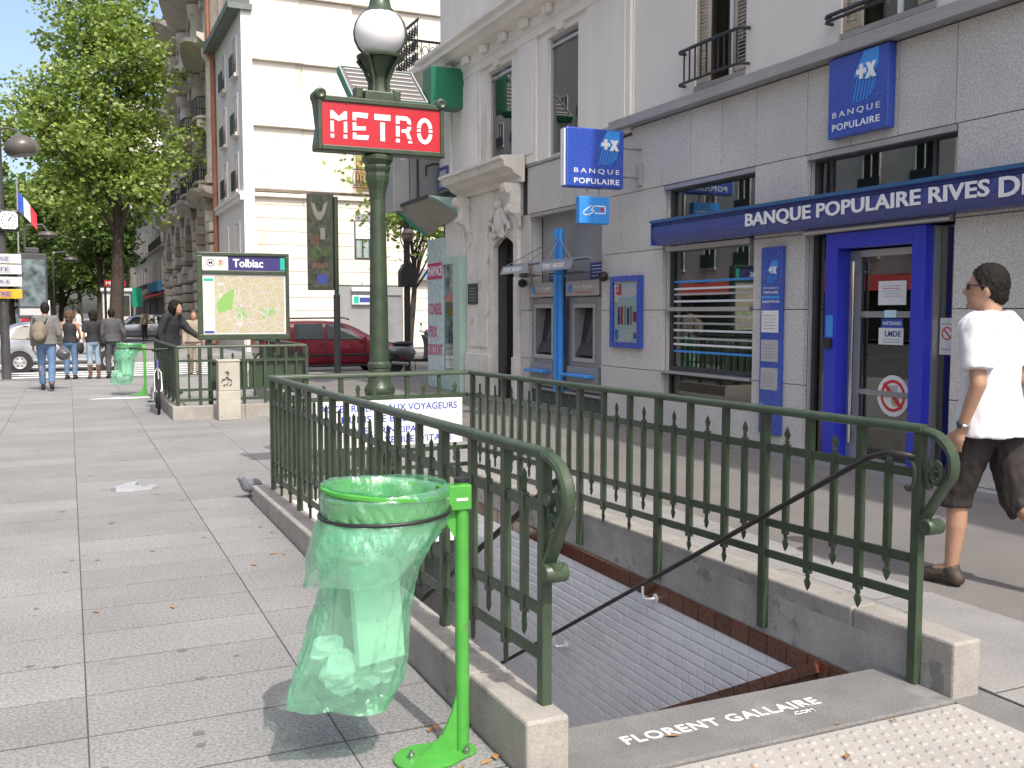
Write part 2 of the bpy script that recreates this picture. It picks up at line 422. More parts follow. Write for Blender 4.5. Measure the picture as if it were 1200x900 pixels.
# walls behind the tiles
MB().box(3.215, 3.34, 2.9, 9.6, -3.6, -.09).obj('wall_backing', MT['grout'], ent)
MB().box(1.36, 1.485, 2.9, 9.6, -3.6, -.30).obj('wall_backing', MT['grout'], ent)
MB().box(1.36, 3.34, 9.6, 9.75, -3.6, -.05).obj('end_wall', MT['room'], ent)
# soffit over the lower flight with its steel edge and white fascia
MB().box(1.50, 3.20, 7.95, 9.6, -.30, -.05).obj('soffit', MT['plinth_inner'], ent)
MB().box(1.51, 3.19, 7.86, 7.945, -.42, .02).obj('fascia_panel', MT['white_paint'], ent)
# right wall: white bevelled tiles laid as brickwork under a brown border
TW, TH = .152, .0665
def tile_mesh(w, h, d, c, mat, nm):
    # faces -X ; origin at the lower far corner ; y runs towards the camera
    return MB().add([(0,0,0),(0,-w,0),(0,-w,h),(0,0,h),(-d+.003,0,0),(-d+.003,-w,0),(-d+.003,-w,h),(-d+.003,0,h),(-d,-c,c),(-d,-w+c,c),(-d,-w+c,h-c),(-d,-c,h-c)],
        [(0,1,2,3),(8,11,10,9)]+[(i,i+4,(i+1)%4+4,(i+1)%4) for i in range(4)]+[(i+4,i+8,(i+1)%4+8,(i+1)%4+4) for i in range(4)]).mesh(nm, MT[mat])
tmesh = tile_mesh(TW-.0045, TH-.0045, .012, .007, 'tile_white', 'tile')
bmesh_ = tile_mesh(.147, .098, .02, .006, 'tile_brown', 'border_tile')
SLOPE = .556
cand = []; rest = MB()
for r in range(46):
    zb = -.196-(r+1)*TH
    off = (TW/2 if r % 2 else 0)
    for k in range(46):
        yn = 3.18+k*TW+off; yf = yn+TW         # near / far end
        zs = -.03-SLOPE*(yn-3.47)-.16          # slope of the stair skirting
        if zb+TH < zs-.02 or yf > 9.6: continue
        vis = 3.2 < yn < 7.4 and zb > -1.75
        cand.append((0 if vis else 1, zb < -1.2, yn, yf, zb))
cand.sort()
for i, (v, q, yn, yf, zb) in enumerate(cand):
    if i < 298 and not v:
        o = link('tile', tmesh, ent); o.location = (3.216, yf-.002, zb+.002)
    else:
        d = .012; x = 3.216
        rest.add([(x-d,yf-.002,zb+.002),(x-d,yn+.002,zb+.002),(x-d,yn+.002,zb+TH-.002),(x-d,yf-.002,zb+TH-.002),(x,yf-.002,zb+.002),(x,yn+.002,zb+.002),(x,yn+.002,zb+TH-.002),(x,yf-.002,zb+TH-.002)],
                 [(0,3,2,1),(0,1,5,4),(1,2,6,5),(2,3,7,6),(3,0,4,7)])
for r in range(40):           # left wall, seen only through the bars
    zb = -.40-(r+1)*TH
    for k in range(40):
        yn = 3.2+k*TW+(TW/2 if r % 2 else 0); x = 1.484; d = .012; yf = yn+TW
        rest.add([(x+d,yn+.002,zb+.002),(x+d,yf-.002,zb+.002),(x+d,yf-.002,zb+TH-.002),(x+d,yn+.002,zb+TH-.002)], [(0,1,2,3)])
struct(rest.obj('far_tiles', MT['tile_white'], ent), 'stuff')
MB().box(3.212, 3.2149, 3.18, 9.6, -.198, -.088).obj('border_grout', MT['grout_pale'], ent)
for k in range(32):
    o = link('border_tile', bmesh_, ent); o.location = (3.218, 3.18+.15*(k+1), -.196)
# sloping skirting of brown tiles that follows the steps
sk_ang = math.atan(SLOPE); Rsk = Matrix.Rotation(sk_ang, 4, 'X')
sk_me = tile_mesh(.135, .105, .03, .012, 'tile_brown', 'skirting_tile'); sk_me2 = tile_mesh(.135, .055, .045, .016, 'tile_brown', 'skirting_cap')
MB().bar((3.205, 3.25, -.16), (3.205, 8.2, -.16-SLOPE*4.95), .02, .17).obj('skirting_grout', MT['grout_pale'], ent)
for k in range(2, 36):
    s0 = .14*(k+1)-.2
    yb = 3.45+s0*cos(sk_ang); zb_ = -.03-s0*sin(sk_ang)
    for me, dz, nm in ((sk_me, -.185, 'skirting_tile'), (sk_me2, -.075, 'skirting_cap')):
        o = link(nm, me, ent); o.location = (3.21, yb-dz*sin(sk_ang)*0, zb_+dz); o.rotation_euler = (-sk_ang, 0, 0)
# steps
for k in range(17):
    y0 = WY0+.283*k; z0 = -.157*(k+1)
    MB().box(1.50, 3.19, y0+.0015, y0+.283+.03, z0-.16, z0).obj('step', MT['landing'], ent, bev=.006)
MB().box(1.5, 3.2, WY0+.283*17+.03, 9.6, -2.9, -2.83).obj('lower_floor', MT['landing'], ent)
text('FLORENT GALLAIRE', Matrix.Translation((2.235, 2.985, .0005)) @ Matrix.Rotation(R_(0.5), 4, 'Z'), .90, .066, MT['stencil'], land, 'stencil_lettering', .0012, .022, lz=.12)
text('.COM', Matrix.Translation((2.56, 2.92, .0005)), .10, .026, MT['stencil'], land, 'stencil_lettering', .0012, .012)
# ---- railings
def spear(mb, x, y, z, s, ax):
    """leaf shaped spear tip, s = +1 up or -1 down, flat across ax"""
    a = Vector((0,1,0)) if ax == 'x' else Vector((1,0,0)); n = Vector((1,0,0)) if ax == 'x' else Vector((0,1,0))
    prof = [(.012,0),(.019,.012),(.012,.02),(.018,.032),(.025,.045),(.015,.068),(.001,.086)]
    vs = []; N = len(prof); c = Vector((x, y, z))
    for w, h in prof:
        for sa, sn in ((1,0),(0,1),(-1,0),(0,-1)):
            vs.append(c+a*(w*sa)+n*(min(w, .010)*sn)+Vector((0,0,s*h)))
    fs = []
    for i in range(N-1):
        for k in range(4):
            l = (k+1) % 4; fs.append((i*4+k, i*4+l, (i+1)*4+l, (i+1)*4+k))
    fs.append((0,1,2,3)); fs.append(tuple(range((N-1)*4, N*4)))
    mb.add(vs, fs)
GI = MT['green_iron']
def moulded_rail(root, p, q, w=.052, h=.034, name='top_rail'):
    p = Vector(p); q = Vector(q); d = (q-p).normalized(); a = Vector((0,0,1)).cross(d).normalized()
    sec = [(-w/2,-h*.5),(-w/2*.8,-h*.62),(w/2*.8,-h*.62),(w/2,-h*.5),(w/2,h*.1),(w/2*.78,h*.38),(w/2*.35,h*.52),(-w/2*.35,h*.52),(-w/2*.78,h*.38),(-w/2,h*.1)]
    n = len(sec); vs = [p+a*u+Vector((0,0,v)) for u, v in sec]+[q+a*u+Vector((0,0,v)) for u, v in sec]
    MB().add(vs, [tuple(range(n)), tuple(range(n, 2*n))]+[(k,(k+1)%n,n+(k+1)%n,n+k) for k in range(n)]).obj(name, GI, root, smooth=40)
TOPA, TOPB, MIDA, MIDB, B1A, B1B, B2A, B2B = 1.075, 1.03, .885, .835, .525, .375, .365, .225
Y0R, SPR, NP = 2.97, .985, 5
def side_railing(x, inner, label, posts_to, ztop_pl):
    root = thing('metro_railing', label, 'railing', (x, 5.4, 0.0), 'green iron railings of the metro stairs')
    zz = lambda y, a, c: a+(c-a)*(y-2.95)/5.0
    yE = Y0R+SPR*NP
    moulded_rail(root, (x, Y0R-.02, zz(Y0R, TOPA, TOPB)), (x, yE+.03, zz(yE, TOPA, TOPB)))
    for (a, c, nm) in ((MIDA, MIDB, 'middle_rail'), (B1A, B1B, 'lower_rail'), (B2A, B2B, 'bottom_rail')):
        MB().bar((x, Y0R, zz(Y0R, a, c)), (x, yE, zz(yE, a, c)), .016, .040).obj(nm, GI, root, bev=.003)
    for i in range(NP*6+1):
        y = Y0R+SPR/6*i; t, m, l1, l2 = zz(y, TOPA, TOPB), zz(y, MIDA, MIDB), zz(y, B1A, B1B), zz(y, B2A, B2B)
        if i % 6 == 0:
            base = posts_to if posts_to < 0 else ztop_pl(y)
            if posts_to < 0 and i == 0: base = -.003
            MB().box(x-.019, x+.019, y-.023, y+.023, base, t-.02).obj('post', GI, root, bev=.004)
        elif i % 2 == 0:
            mb = MB().box(x-.0145, x+.0145, y-.018, y+.018, l2-.04, t-.02); spear(mb, x, y, l2-.04, -1, 'x')
            mb.obj('long_bar', GI, root)
        else:
            mb = MB().box(x-.0125, x+.0125, y-.015, y+.015, l1-.04, m+.03); spear(mb, x, y, m+.03, 1, 'x'); spear(mb, x, y, l1-.04, -1, 'x')
            mb.obj('short_bar', GI, root)
    # scrolled end: the top rail sweeps down in an S to a rolled foot
    zT = TOPA-.012; pts = []
    for k in range(9):                                    # rounding over
        a = pi/2+k/8*pi*.62; pts.append((x, Y0R-.03+.125*cos(a)*1.15, zT-.125+.125*sin(a)))
    y1, z1 = pts[-1][1], pts[-1][2]
    for k in range(1, 9):
        u = k/8; pts.append((x, y1+(Y0R-.030-y1)*(u**.9)*1.0, z1+(.695-z1)*(u)))
    for k in range(1, 8):                                 # foot roll
        a = k/7*pi*1.15; pts.append((x, Y0R-.030-.03+.03*cos(a)-.0, .695-.04*sin(a)))
    mb = MB(); P = [Vector(p) for p in pts]
    # flat bar section swept along the curve
    vs = []; 
    for i, p in enumerate(P):
        t = (P[min(i+1, len(P)-1)]-P[max(i-1, 0)]).normalized(); nrm = Vector((0, -t.z, t.y)); w = .024; h = .017
        for u, v in ((-w,-h*.4),(-w*.6,-h),(w*.6,-h),(w,-h*.4),(w,h*.4),(w*.6,h),(-w*.6,h),(-w,h*.4)): vs.append(p+Vector((u,0,0))+nrm*v)
    N = len(P); fs = [tuple(range(8)), tuple(range((N-1)*8, N*8))]
    for i in range(N-1):
        for k in range(8): fs.append((i*8+k, i*8+(k+1)%8, (i+1)*8+(k+1)%8, (i+1)*8+k))
    mb.add(vs, fs).obj('scroll_end', GI, root, smooth=40)
    Ry = Matrix.Rotation(pi/2, 3, 'Y')
    MB().lathe([(.004,-.042),(.030,-.042),(.033,-.036),(.033,.036),(.030,.042),(.004,.042)], (x, Y0R-.075, .678), 16, R=Ry).obj('scroll_foot', GI, root, smooth=40)
    # inner volute between post and scroll
    mb = MB(); sp = []
    for k in range(22):
        a = -pi*.35+k/21*pi*2.3; r = .062*(1-k/30); sp.append((x, Y0R-.085+r*cos(a)*.8, .885+r*sin(a)))
    mb.tube(sp, [.013]*20+[.018, .02], 8).obj('volute', GI, root, smooth=50)
    MB().lathe([(.004,-.03),(.022,-.03),(.024,-.024),(.024,.024),(.022,.03),(.004,.03)], (x, Y0R-.068, .925), 12, R=Ry).obj('volute_boss', GI, root, smooth=40)
    s = 1 if inner > 0 else -1
    mb = MB(); sp = []
    for k in range(14):
        a = pi*.5+k/13*pi*1.2; sp.append((x+s*.018, Y0R+.035+.038*cos(a)*.8, .875+.06*sin(a)))
    mb.tube(sp, .011, 8).obj('leaf_bracket', GI, root, smooth=50)
    return root
railL = side_railing(1.462, 1, 'green iron railing beside the green litter bag stand', 1, lambda y: zt(y, .195, .125))
railR = side_railing(3.186, -1, 'green iron railing on the bank side of the metro stairs', -.055, lambda y: zt(y, .2, .14))
# rear railing
rr = thing('metro_railing', 'short green iron railing behind the white notice at the head of the stairwell', 'railing', (2.33, 7.95, 0), 'green iron railings of the metro stairs')
YB = 7.96
moulded_rail(rr, (1.44, YB, 1.03), (3.21, YB, 1.03))
for z, nm in ((.835, 'middle_rail'), (.375, 'lower_rail'), (.225, 'bottom_rail')): MB().bar((1.48, YB, z), (3.17, YB, z), .013, .036).obj(nm, GI, rr, bev=.003)
for i in range(1, 12):
    x = 1.462+(3.186-1.462)/12*i
    if i % 4 == 0: MB().box(x-.02, x+.02, YB-.017, YB+.017, .10, 1.01).obj('post', GI, rr, bev=.004)
    elif i % 2 == 0:
        mb = MB().box(x-.0145, x+.0145, YB-.0125, YB+.0125, .185, 1.01); spear(mb, x, YB, .185, -1, 'y'); mb.obj('long_bar', GI, rr)
    else:
        mb = MB().box(x-.0125, x+.0125, YB-.0115, YB+.0115, .335, .865); spear(mb, x, YB, .865, 1, 'y'); spear(mb, x, YB, .335, -1, 'y'); mb.obj('short_bar', GI, rr)
# notice plate
nz0, nz1 = .425, .815
npl = thing('notice_plate', 'white notice plate with blue lettering about ticket holders on the rear railing', 'sign', (2.45, YB-.03, nz0))
MB().box(1.80, 3.10, YB-.034, YB-.022, nz0, nz1).obj('plate', MT['white_paint'], npl, bev=.002)
T = FY(2.45, YB-.0345, 0)
for s, z, w, x in (("ACCES RESERVE AUX VOYAGEURS", .752, 1.20, 0), ("MUNIS DE BILLETS", .660, .70, -.07), ("ACCES PRINCIPAL", .562, .68, -.07), ("AVENUE D'ITALIE", .480, .66, .22)):
    text(s, FY(2.45+x, YB-.0345, z), w, .058, MT['sign_blue_text'], npl, 'lettering', .001, .012)
# handrails on the walls
def handrail(x, lab, s):
    h = thing('handrail', lab, 'handrail', (x, 4.8, 0))
    pts = [(x+s*.07, 2.985, .955), (x+s*.02, 3.02, .965), (x, 3.07, .965), (x, 3.16, .935), (x, 3.26, .88), (x, 8.2, .88-4.94*.563)]
    MB().tube(pts, .0135, 10).obj('rail', MT['rail_iron'], h, smooth=50)
    for y in (4.97, 6.15, 7.3):
        z = .88-(y-3.26)*.563; xw = 3.203 if s > 0 else 1.50
        mb = MB().tube([(x, y, z-.01), (x, y, z-.07), (x+s*.01, y, z-.09), (x+s*.03, y, z-.098), (xw, y, z-.098)], .0085, 8)
        mb.lathe([(.028,0),(.028,.008),(.018,.013),(.012,.013)], (xw-s*.001, y, z-.098), 14, R=Matrix.Rotation(-s*pi/2, 3, 'Y'))
        mb.obj('bracket', MT['white_paint'], h, smooth=45)
    # hook that ties the rail to the railing above
    return h
handrail(3.105, 'dark sloping handrail on the white tiled wall of the metro stairs', 1)
handrail(1.60, 'dark sloping handrail seen behind the bars of the near railing', -1)
# ------------------------------------------------------------------ bank building
XF = 7.05
bank = thing('bank_building', 'bank building with grey granite ground floor and off-white upper storeys', 'building', (9.0, 10.0, 0))
def wall_grid(mb, x0, x1, yr, zr, holes):
    ysx = sorted(set([yr[0], yr[1]]+[h[i] for h in holes for i in (0, 1)])); zsx = sorted(set([zr[0], zr[1]]+[h[i] for h in holes for i in (2, 3)]))
    ysx = [v for v in ysx if yr[0] <= v <= yr[1]]; zsx = [v for v in zsx if zr[0] <= v <= zr[1]]
    for a, c in zip(ysx[:-1], ysx[1:]):
        run = None
        for e, g in zip(zsx[:-1]+[None], zsx[1:]+[None]):
            hole = e is None or any(h[0] <= (a+c)/2 <= h[1] and h[2] <= (e+g)/2 <= h[3] for h in holes)
            if not hole: run = (run[0], g) if run else (e, g)
            elif run: mb.box(x0, x1, a, c, run[0], run[1]); run = None
HOLES = [(9.02,10.88,.46,3.16), (6.27,8.17,-.05,3.16), (12.48,14.93,.28,3.16), (15.42,16.40,-.05,2.86)]
MB_ = MB(); wall_grid(MB_, 7.11, 7.5, (-8, 19.2), (-.1, 4.0), HOLES); MB_.obj('wall', MT['granite_joint'], bank)
ROWS = [.06, .78, 1.58, 2.37, 3.18, 4.04]
piers = [(-2.0, 6.27, [-2,-.8,.4,1.6,2.8,4.0,5.15,6.27]), (8.17, 9.02, [8.17,9.02]), (10.88, 12.48, [10.88,12.48]), (14.93, 15.27, [14.93,15.27])]
rj = random.Random(5)
def panel(y0, y1, z0, z1, x=XF):
    g = .004
    return MB().box(x+rj.uniform(-.0015, .0015), 7.109, y0+g, y1-g, z0+g, z1-g).obj('cladding_panel', MT['granite'], bank, bev=.003)
for a, c, cuts in piers:
    for r in range(4):
        cc = cuts if not (a == 10.88 and r == 3) else [10.88, 11.95, 12.48]
        for u, w in zip(cc[:-1], cc[1:]): panel(u, w, ROWS[r], ROWS[r+1])
cuts5 = [-2,-.8,.4,1.6,2.8,4.0,5.15,6.3,6.95,7.55,8.18,9.02,9.65,10.28,10.93,11.67,12.48,13.3,14.12,15.0]
for u, w in zip(cuts5[:-1], cuts5[1:]): panel(u, w, 3.18, 4.04 if w < 12.4 else 3.95)
panel(9.02, 10.88, .06, .455)
MB().box(6.925, 7.108, -2, 15.3, -.034, .058).obj('base_course', MT['coping'], bank, bev=.006)
MB().box(6.90, 7.13, -8, 12.10, 4.05, 4.105).obj('string_course', MT['coping'], bank, bev=.006)
MB().box(6.94, 7.13, -8, 12.13, 4.107, 4.19).obj('string_course', MT['coping'], bank, bev=.01)
MB().box(7.03, 7.13, 12.14, 15.1, 3.955, 3.995).obj('string_course', MT['coping'], bank)
# upper storeys
UH = [(15.67,16.73,4.02,5.88), (13.25,14.28,4.02,5.88), (9.25,10.25,4.30,6.6), (6.55,7.75,4.30,6.6), (3.4,4.6,4.3,6.6)]
UP = [(y0, y1, z0, z0+2.1) for (y0, y1) in ((15.6,16.7),(13.2,14.3),(9.25,10.25),(6.55,7.75),(3.4,4.6),(.4,1.6)) for z0 in (7.4, 10.3)]
m1 = MB(); wall_grid(m1, 7.06, 7.5, (11.67, 19.2), (3.997, 13.5), UH+UP); m1.obj('upper_wall', MT['bank_white'], bank)
m1 = MB(); wall_grid(m1, 7.075, 7.5, (-8, 11.668), (4.192, 13.5), UH+UP); m1.obj('upper_wall', MT['plaster_pink'], bank)
c_ = MB(); c_.box(7.5, 20, -8, 5.8, -.1, 13.5); c_.box(7.5, 20, 11.5, 19.2, -.1, 13.5); c_.box(7.5, 20, 5.8, 11.5, 3.4, 13.5); c_.box(11.0, 20, 5.8, 11.5, -.1, 3.4); c_.obj('core', MT['room_wall'], bank)
MB().box(7.12, 11.0, 5.8, 11.5, -.1, .012).obj('hall_floor', MT['coping'], bank)
for k in range(3): pass
MB().box(7.501, 20, 19.201, 19.35, -.1, 13.5).obj('side_wall', MT['bank_white'], bank)
MB().add([(7.0,-8,13.5),(7.0,19.4,13.5),(20,19.4,13.5),(20,-8,13.5),(9.2,-8,16.0),(9.2,17.5,16.0),(20,17.5,16.0),(20,-8,16.0)], [(0,1,5,4),(1,2,6,5),(2,3,7,6),(3,0,4,7),(4,5,6,7),(0,3,2,1)]).obj('roof', MT['zinc'], bank)
# pilasters and mouldings on the white part
for a, c in ((17.02,18.0),(14.62,15.33),(11.68,12.92)):
    MB().box(7.015, 7.058, a, c, 4.0, 6.0).obj('pilaster', MT['bank_white'], bank, bev=.008)
    MB().box(7.0, 7.0145, a+.12, c-.12, 4.15, 5.85).obj('pilaster_panel', MT['bank_white'], bank, bev=.006)
MB().box(7.02, 7.058, 18.55, 19.18, 4.0, 6.0).obj('corner_pilaster', MT['bank_white'], bank, bev=.008)
prof = [(7.06,5.98),(7.0,5.98),(7.0,6.10),(6.96,6.14),(6.96,6.30),(6.80,6.34),(6.72,6.42),(6.66,6.44),(6.66,6.52),(6.60,6.58),(6.60,6.64),(7.06,6.70)]
mb = MB(); n = len(prof)
mb.add([(x, 11.6, z) for x, z in prof]+[(x, 19.5, z) for x, z in prof], [tuple(range(n)), tuple(range(n, 2*n))]+[(k,(k+1)%n,n+(k+1)%n,n+k) for k in range(n)]).obj('cornice', MT['bank_white'], bank)
for k in range(9):
    y = 12.15+k*.86; mb = MB(); mb.box(6.86, 6.955, y, y+.24, 6.17, 6.325); mb.obj('modillion', MT['bank_white'], bank, bev=.025)
for y in (16.2, 13.77):
    mb = MB(); mb.add([(6.992,y-.10,5.885),(6.992,y+.10,5.885),(6.992,y+.14,5.978),(6.992,y-.14,5.978),(7.059,y-.10,5.885),(7.059,y+.10,5.885),(7.059,y+.14,5.978),(7.059,y-.14,5.978)], [(0,3,2,1),(4,5,6,7),(0,1,5,4),(1,2,6,5),(2,3,7,6),(3,0,4,7)]).obj('keystone', MT['bank_white'], bank)
def upper_window(y0, y1, z0, z1, kind):
    w = MB(); d = .05
    xo = 7.12 if kind == 'tall' else 7.24
    w.box(xo, xo+.06, y0, y0+d, z0, z1); w.box(xo, xo+.06, y1-d, y1, z0, z1); w.box(xo, xo+.06, y0+d, y1-d, z1-d, z1); w.box(xo, xo+.06, y0+d, y1-d, z0, z0+d)
    if kind == 'tall': w.box(7.10, 7.18, y0+d, y1-d, z1-.16, z1-.12)
    else: w.box(7.24, 7.30, (y0+y1)/2-.03, (y0+y1)/2+.03, z0+d, z1-d)
    win = w.obj('window', MT['alu'] if kind == 'tall' else MT['white_paint'], bank)
    MB().box(xo+.02, xo+.026, y0+d, y1-d, z0+d, z1-d).obj('pane', MT['glass_dark'], win)
    MB().box(7.40, 7.49, y0+.003, y1-.003, z0+.003, z1-.003).obj('blind', MT['dark'] if kind == 'tall' else MT['curtain'], win)
    return win
for i, h in enumerate(UH): 
    w_ = upper_window(*h, 'tall' if i < 2 else 'shut')
for h in UP: upper_window(*h, 'shut')
def louvre_shutter(y0, y1, z0, z1, x=7.10):
    s_ = MB(); s_.box(x, x+.035, y0, y0+.04, z0, z1); s_.box(x, x+.035, y1-.04, y1, z0, z1); s_.box(x, x+.035, y0+.04, y1-.04, z1-.05, z1); s_.box(x, x+.035, y0+.04, y1-.04, z0, z0+.05); s_.box(x, x+.035, y0+.04, y1-.04, (z0+z1)/2-.04, (z0+z1)/2+.04)
    sh = s_.obj('shutter', MT['shutter'], bank)
    m_ = MB(); z = z0+.07
    while z < z1-.06:
        m_.add([(x+.004,y0+.04,z-.012),(x+.030,y0+.04,z+.018),(x+.030,y1-.04,z+.018),(x+.004,y1-.04,z-.012)], [(0,1,2,3)]); z += .042
    o = m_.obj('louvres', MT['shutter'], sh); struct(o, 'stuff')
for y0, y1 in ((9.25,10.25),(6.55,7.75),(3.4,4.6)):
    for a, c in ((y0+.005, y0+.25), (y1-.25, y1-.005)): louvre_shutter(a, c, 4.33, 6.58)
    MB().box(7.06, 7.24, y0-.0, y1, 4.24, 4.299).obj('window_sill', MT['coping'], bank)
def balconette(y0, y1, z0, z1, bars=True):
    zb = z0
    def bow(z): return [(7.06, y1, z), (6.97, y1-.01, z), (6.94, y1-.06, z), (6.93, (y0+y1)/2, z), (6.94, y0+.06, z), (6.97, y0+.01, z), (7.06, y0, z)]
    rl = MB().tube(bow(z1), .022, 8); rl.tube(bow(z0), .018, 8)
    b_ = rl.obj('balconette', MT['iron'], bank, smooth=50)
    if bars:
        k = 0
        while y0+.07+k*.115 < y1-.05:
            y = y0+.07+k*.115; MB().box(6.928, 6.944, y-.008, y+.008, z0, z1).obj('baluster', MT['iron'], b_); k += 1
balconette(9.17, 10.43, 4.34, 4.73)
balconette(6.5, 7.85, 4.42, 4.47, bars=False)
# corner balcony over the side street
MB().box(6.62, 9.5, 19.36, 21.1, 6.44, 6.60).obj('corner_balcony_slab', MT['bank_white'], bank, bev=.03)
mb = MB(); bal = MB()
cb_ = MB().box(6.68, 9.4, 21.02, 21.05, 7.50, 7.55).box(6.68, 9.4, 21.02, 21.05, 6.60, 6.63).box(6.68, 6.71, 19.5, 21.02, 7.50, 7.55).box(6.68, 6.71, 19.5, 21.02, 6.60, 6.63).obj('corner_balcony_railing', MT['iron'], bank)
scr = MB()
for k in range(9):
    y = 19.55+k*.18
    scr.box(6.688, 6.702, y-.008, y+.008, 6.63, 7.50)
    for z in (6.78, 7.05, 7.32):
        scr.tube([(6.695, y+.09+.07*cos(a*pi/5), z+.10*sin(a*pi/5)) for a in range(10)], .010, 5, closed=True)
        scr.tube([(6.695, y+.09+.035*cos(a*pi/4), z+.05*sin(a*pi/4)) for a in range(8)], .009, 5, closed=True)
struct(scr.obj('ironwork', MT['iron'], cb_), 'stuff')
scr = MB()
for k in range(14):
    x = 6.75+k*.18
    scr.box(x-.008, x+.008, 21.028, 21.042, 6.63, 7.50)
    for z in (6.78, 7.05, 7.32):
        scr.tube([(x+.09+.07*cos(a*pi/5), 21.035, z+.10*sin(a*pi/5)) for a in range(10)], .010, 5, closed=True)
struct(scr.obj('ironwork', MT['iron'], cb_), 'stuff')
# ---- ground floor window bay
def framew(x0, x1, y0, y1, z0, z1, d, mat, name, par):
    f_ = MB(); f_.box(x0, x1, y0, y0+d, z0, z1); f_.box(x0, x1, y1-d, y1, z0, z1); f_.box(x0, x1, y0+d, y1-d, z1-d, z1); f_.box(x0, x1, y0+d, y1-d, z0, z0+d)
    return f_.obj(name, MT[mat], par)
def reveal(y0, y1, z0, z1, mat='granite'):
    MB().box(7.112, 7.28, y0-.02, y0+.012, z0, z1).obj('reveal', MT[mat], bank); MB().box(7.112, 7.28, y1-.012, y1+.02, z0, z1).obj('reveal', MT[mat], bank)
reveal(9.02, 10.88, .46, 3.15)
wb = framew(7.16, 7.24, 9.033, 10.867, .80, 3.148, .055, 'dark', 'display_window', bank)
MB().box(7.06, 7.24, 9.03, 10.87, 3.12, 3.175).obj('lintel', MT['alu'], wb)
MB().box(7.05, 7.25, 9.09, 10.81, 2.33, 2.39).obj('transom', MT['alu'], wb)
MB().box(7.06, 7.25, 9.09, 10.81, 1.565, 1.615).obj('transom', MT['alu'], wb)
MB().box(7.02, 7.25, 9.03, 10.87, .765, .798).obj('sill', MT['alu'], wb, bev=.004)
for z0, z1 in ((2.392,3.09),(1.617,2.328),(.857,1.563)): MB().box(7.195, 7.203, 9.09, 10.81, z0, z1).obj('pane', MT['glass'], wb)
for z, c in ((1.94,'sky_blue'),(1.85,'letter_white'),(1.78,'paper_grey'),(1.69,'letter_white'),(1.50,'letter_white'),(1.41,'paper_grey'),(1.32,'letter_white'),(1.22,'paper_grey'),(1.14,'letter_white'),(1.05,'sky_blue')):
    MB().box(7.188, 7.1945, 9.09, 10.81, z-.013, z+.013).obj('stripe', MT[c], wb)
lw = framew(7.16, 7.24, 9.033, 10.867, .46, .762, .03, 'dark', 'low_window', bank); MB().box(7.19, 7.196, 9.065, 10.835, .49, .73).obj('pane', MT['glass_dark'], lw)

for y in (9.1, 9.45, 9.8):      # blinds and furniture in the banking hall
    pass
for k in range(16): MB().box(7.75, 7.765, 10.05+k*.052, 10.05+k*.052+.045, .1, 3.2).obj('vertical_blind', MT['curtain'], bank)
cnt = thing('bank_counter', 'pale counter inside the bank behind the striped window', 'counter', (8.6, 9.3, .012))
MB().box(8.4, 8.9, 8.6, 9.9, .012, 1.05).obj('front', MT['render_pale'], cnt); MB().box(8.32, 8.98, 8.55, 9.95, 1.052, 1.09).obj('top', MT['dark'], cnt, bev=.006)
brd = thing('display_board', 'pale yellow board standing inside the bank window', 'board', (7.6, 9.35, .80))
MB().box(7.62, 7.64, 9.12, 9.62, 1.1, 1.88).obj('panel', M('yellow_board', (.42,.42,.20), .7, var=.1), brd); MB().box(7.6, 7.66, 9.35, 9.39, .012, 1.1).obj('stand', MT['grey_metal'], brd)
# ---- entrance bay
reveal(6.27, 8.17, -.03, 3.15)
eb = framew(7.15, 7.22, 6.283, 8.157, .0, 3.148, .05, 'dark', 'entrance_glazing', bank)
MB().box(7.05, 7.22, 6.28, 8.16, 3.12, 3.175).obj('lintel', MT['alu'], eb)
MB().tube([(7.03, 6.28, 2.375), (7.03, 8.16, 2.375)], .035, 10).obj('transom', MT['alu'], eb, smooth=50)
for y in (7.93, 6.62): MB().box(7.17, 7.215, y-.02, y+.02, 2.42, 3.098).obj('mullion', MT['dark'], eb)
for a, c in ((6.64, 7.91), (6.333, 6.60), (7.95, 8.107)): MB().box(7.185, 7.193, a, c, 2.42, 3.098).obj('pane', MT['glass'], eb)
for a, c in ((6.333, 6.52), (7.83, 8.107)): MB().box(7.185, 7.193, a, c, .05, 2.33).obj('pane', MT['glass_dark'], eb)
# blue portal
po = MB(); po.box(7.01, 7.24, 7.65, 7.815, .046, 2.335); po.box(7.01, 7.24, 6.545, 6.70, .046, 2.335); po.box(7.01, 7.24, 6.70, 7.65, 2.18, 2.335)
po.obj('portal_frame', MT['door_blue'], bank, bev=.004)
MB().box(7.11, 7.24, 6.526, 6.543, .046, 2.33).obj('portal_trim', MT['alu'], bank)
MB().box(6.94, 7.3, 6.3, 8.15, .0125, .045).obj('threshold', MT['coping'], bank)
dr = framew(7.17, 7.225, 6.706, 7.645, .05, 2.16, .065, 'alu', 'door', bank)
MB().box(7.165, 7.23, 7.50, 7.578, .05, 2.16).obj('door_stile', MT['grey_metal'], dr)
MB().box(7.175, 7.22, 6.775, 7.498, 1.50, 1.56).obj('door_rail', MT['grey_metal'], dr)
MB().box(7.175, 7.22, 6.775, 7.498, .74, .79).obj('door_rail', MT['grey_metal'], dr)
MB().box(7.192, 7.199, 6.773, 7.498, .115, 2.095).obj('pane', MT['glass_dark'], dr)
MB().tube([(7.10, 7.52, .25), (7.10, 7.52, 2.05)], .02, 10).tube([(7.10,7.52,.35),(7.17,7.52,.35)], .012, 8).tube([(7.10,7.52,1.95),(7.17,7.52,1.95)], .012, 8).obj('pull_bar', MT['chrome'], dr, smooth=50)
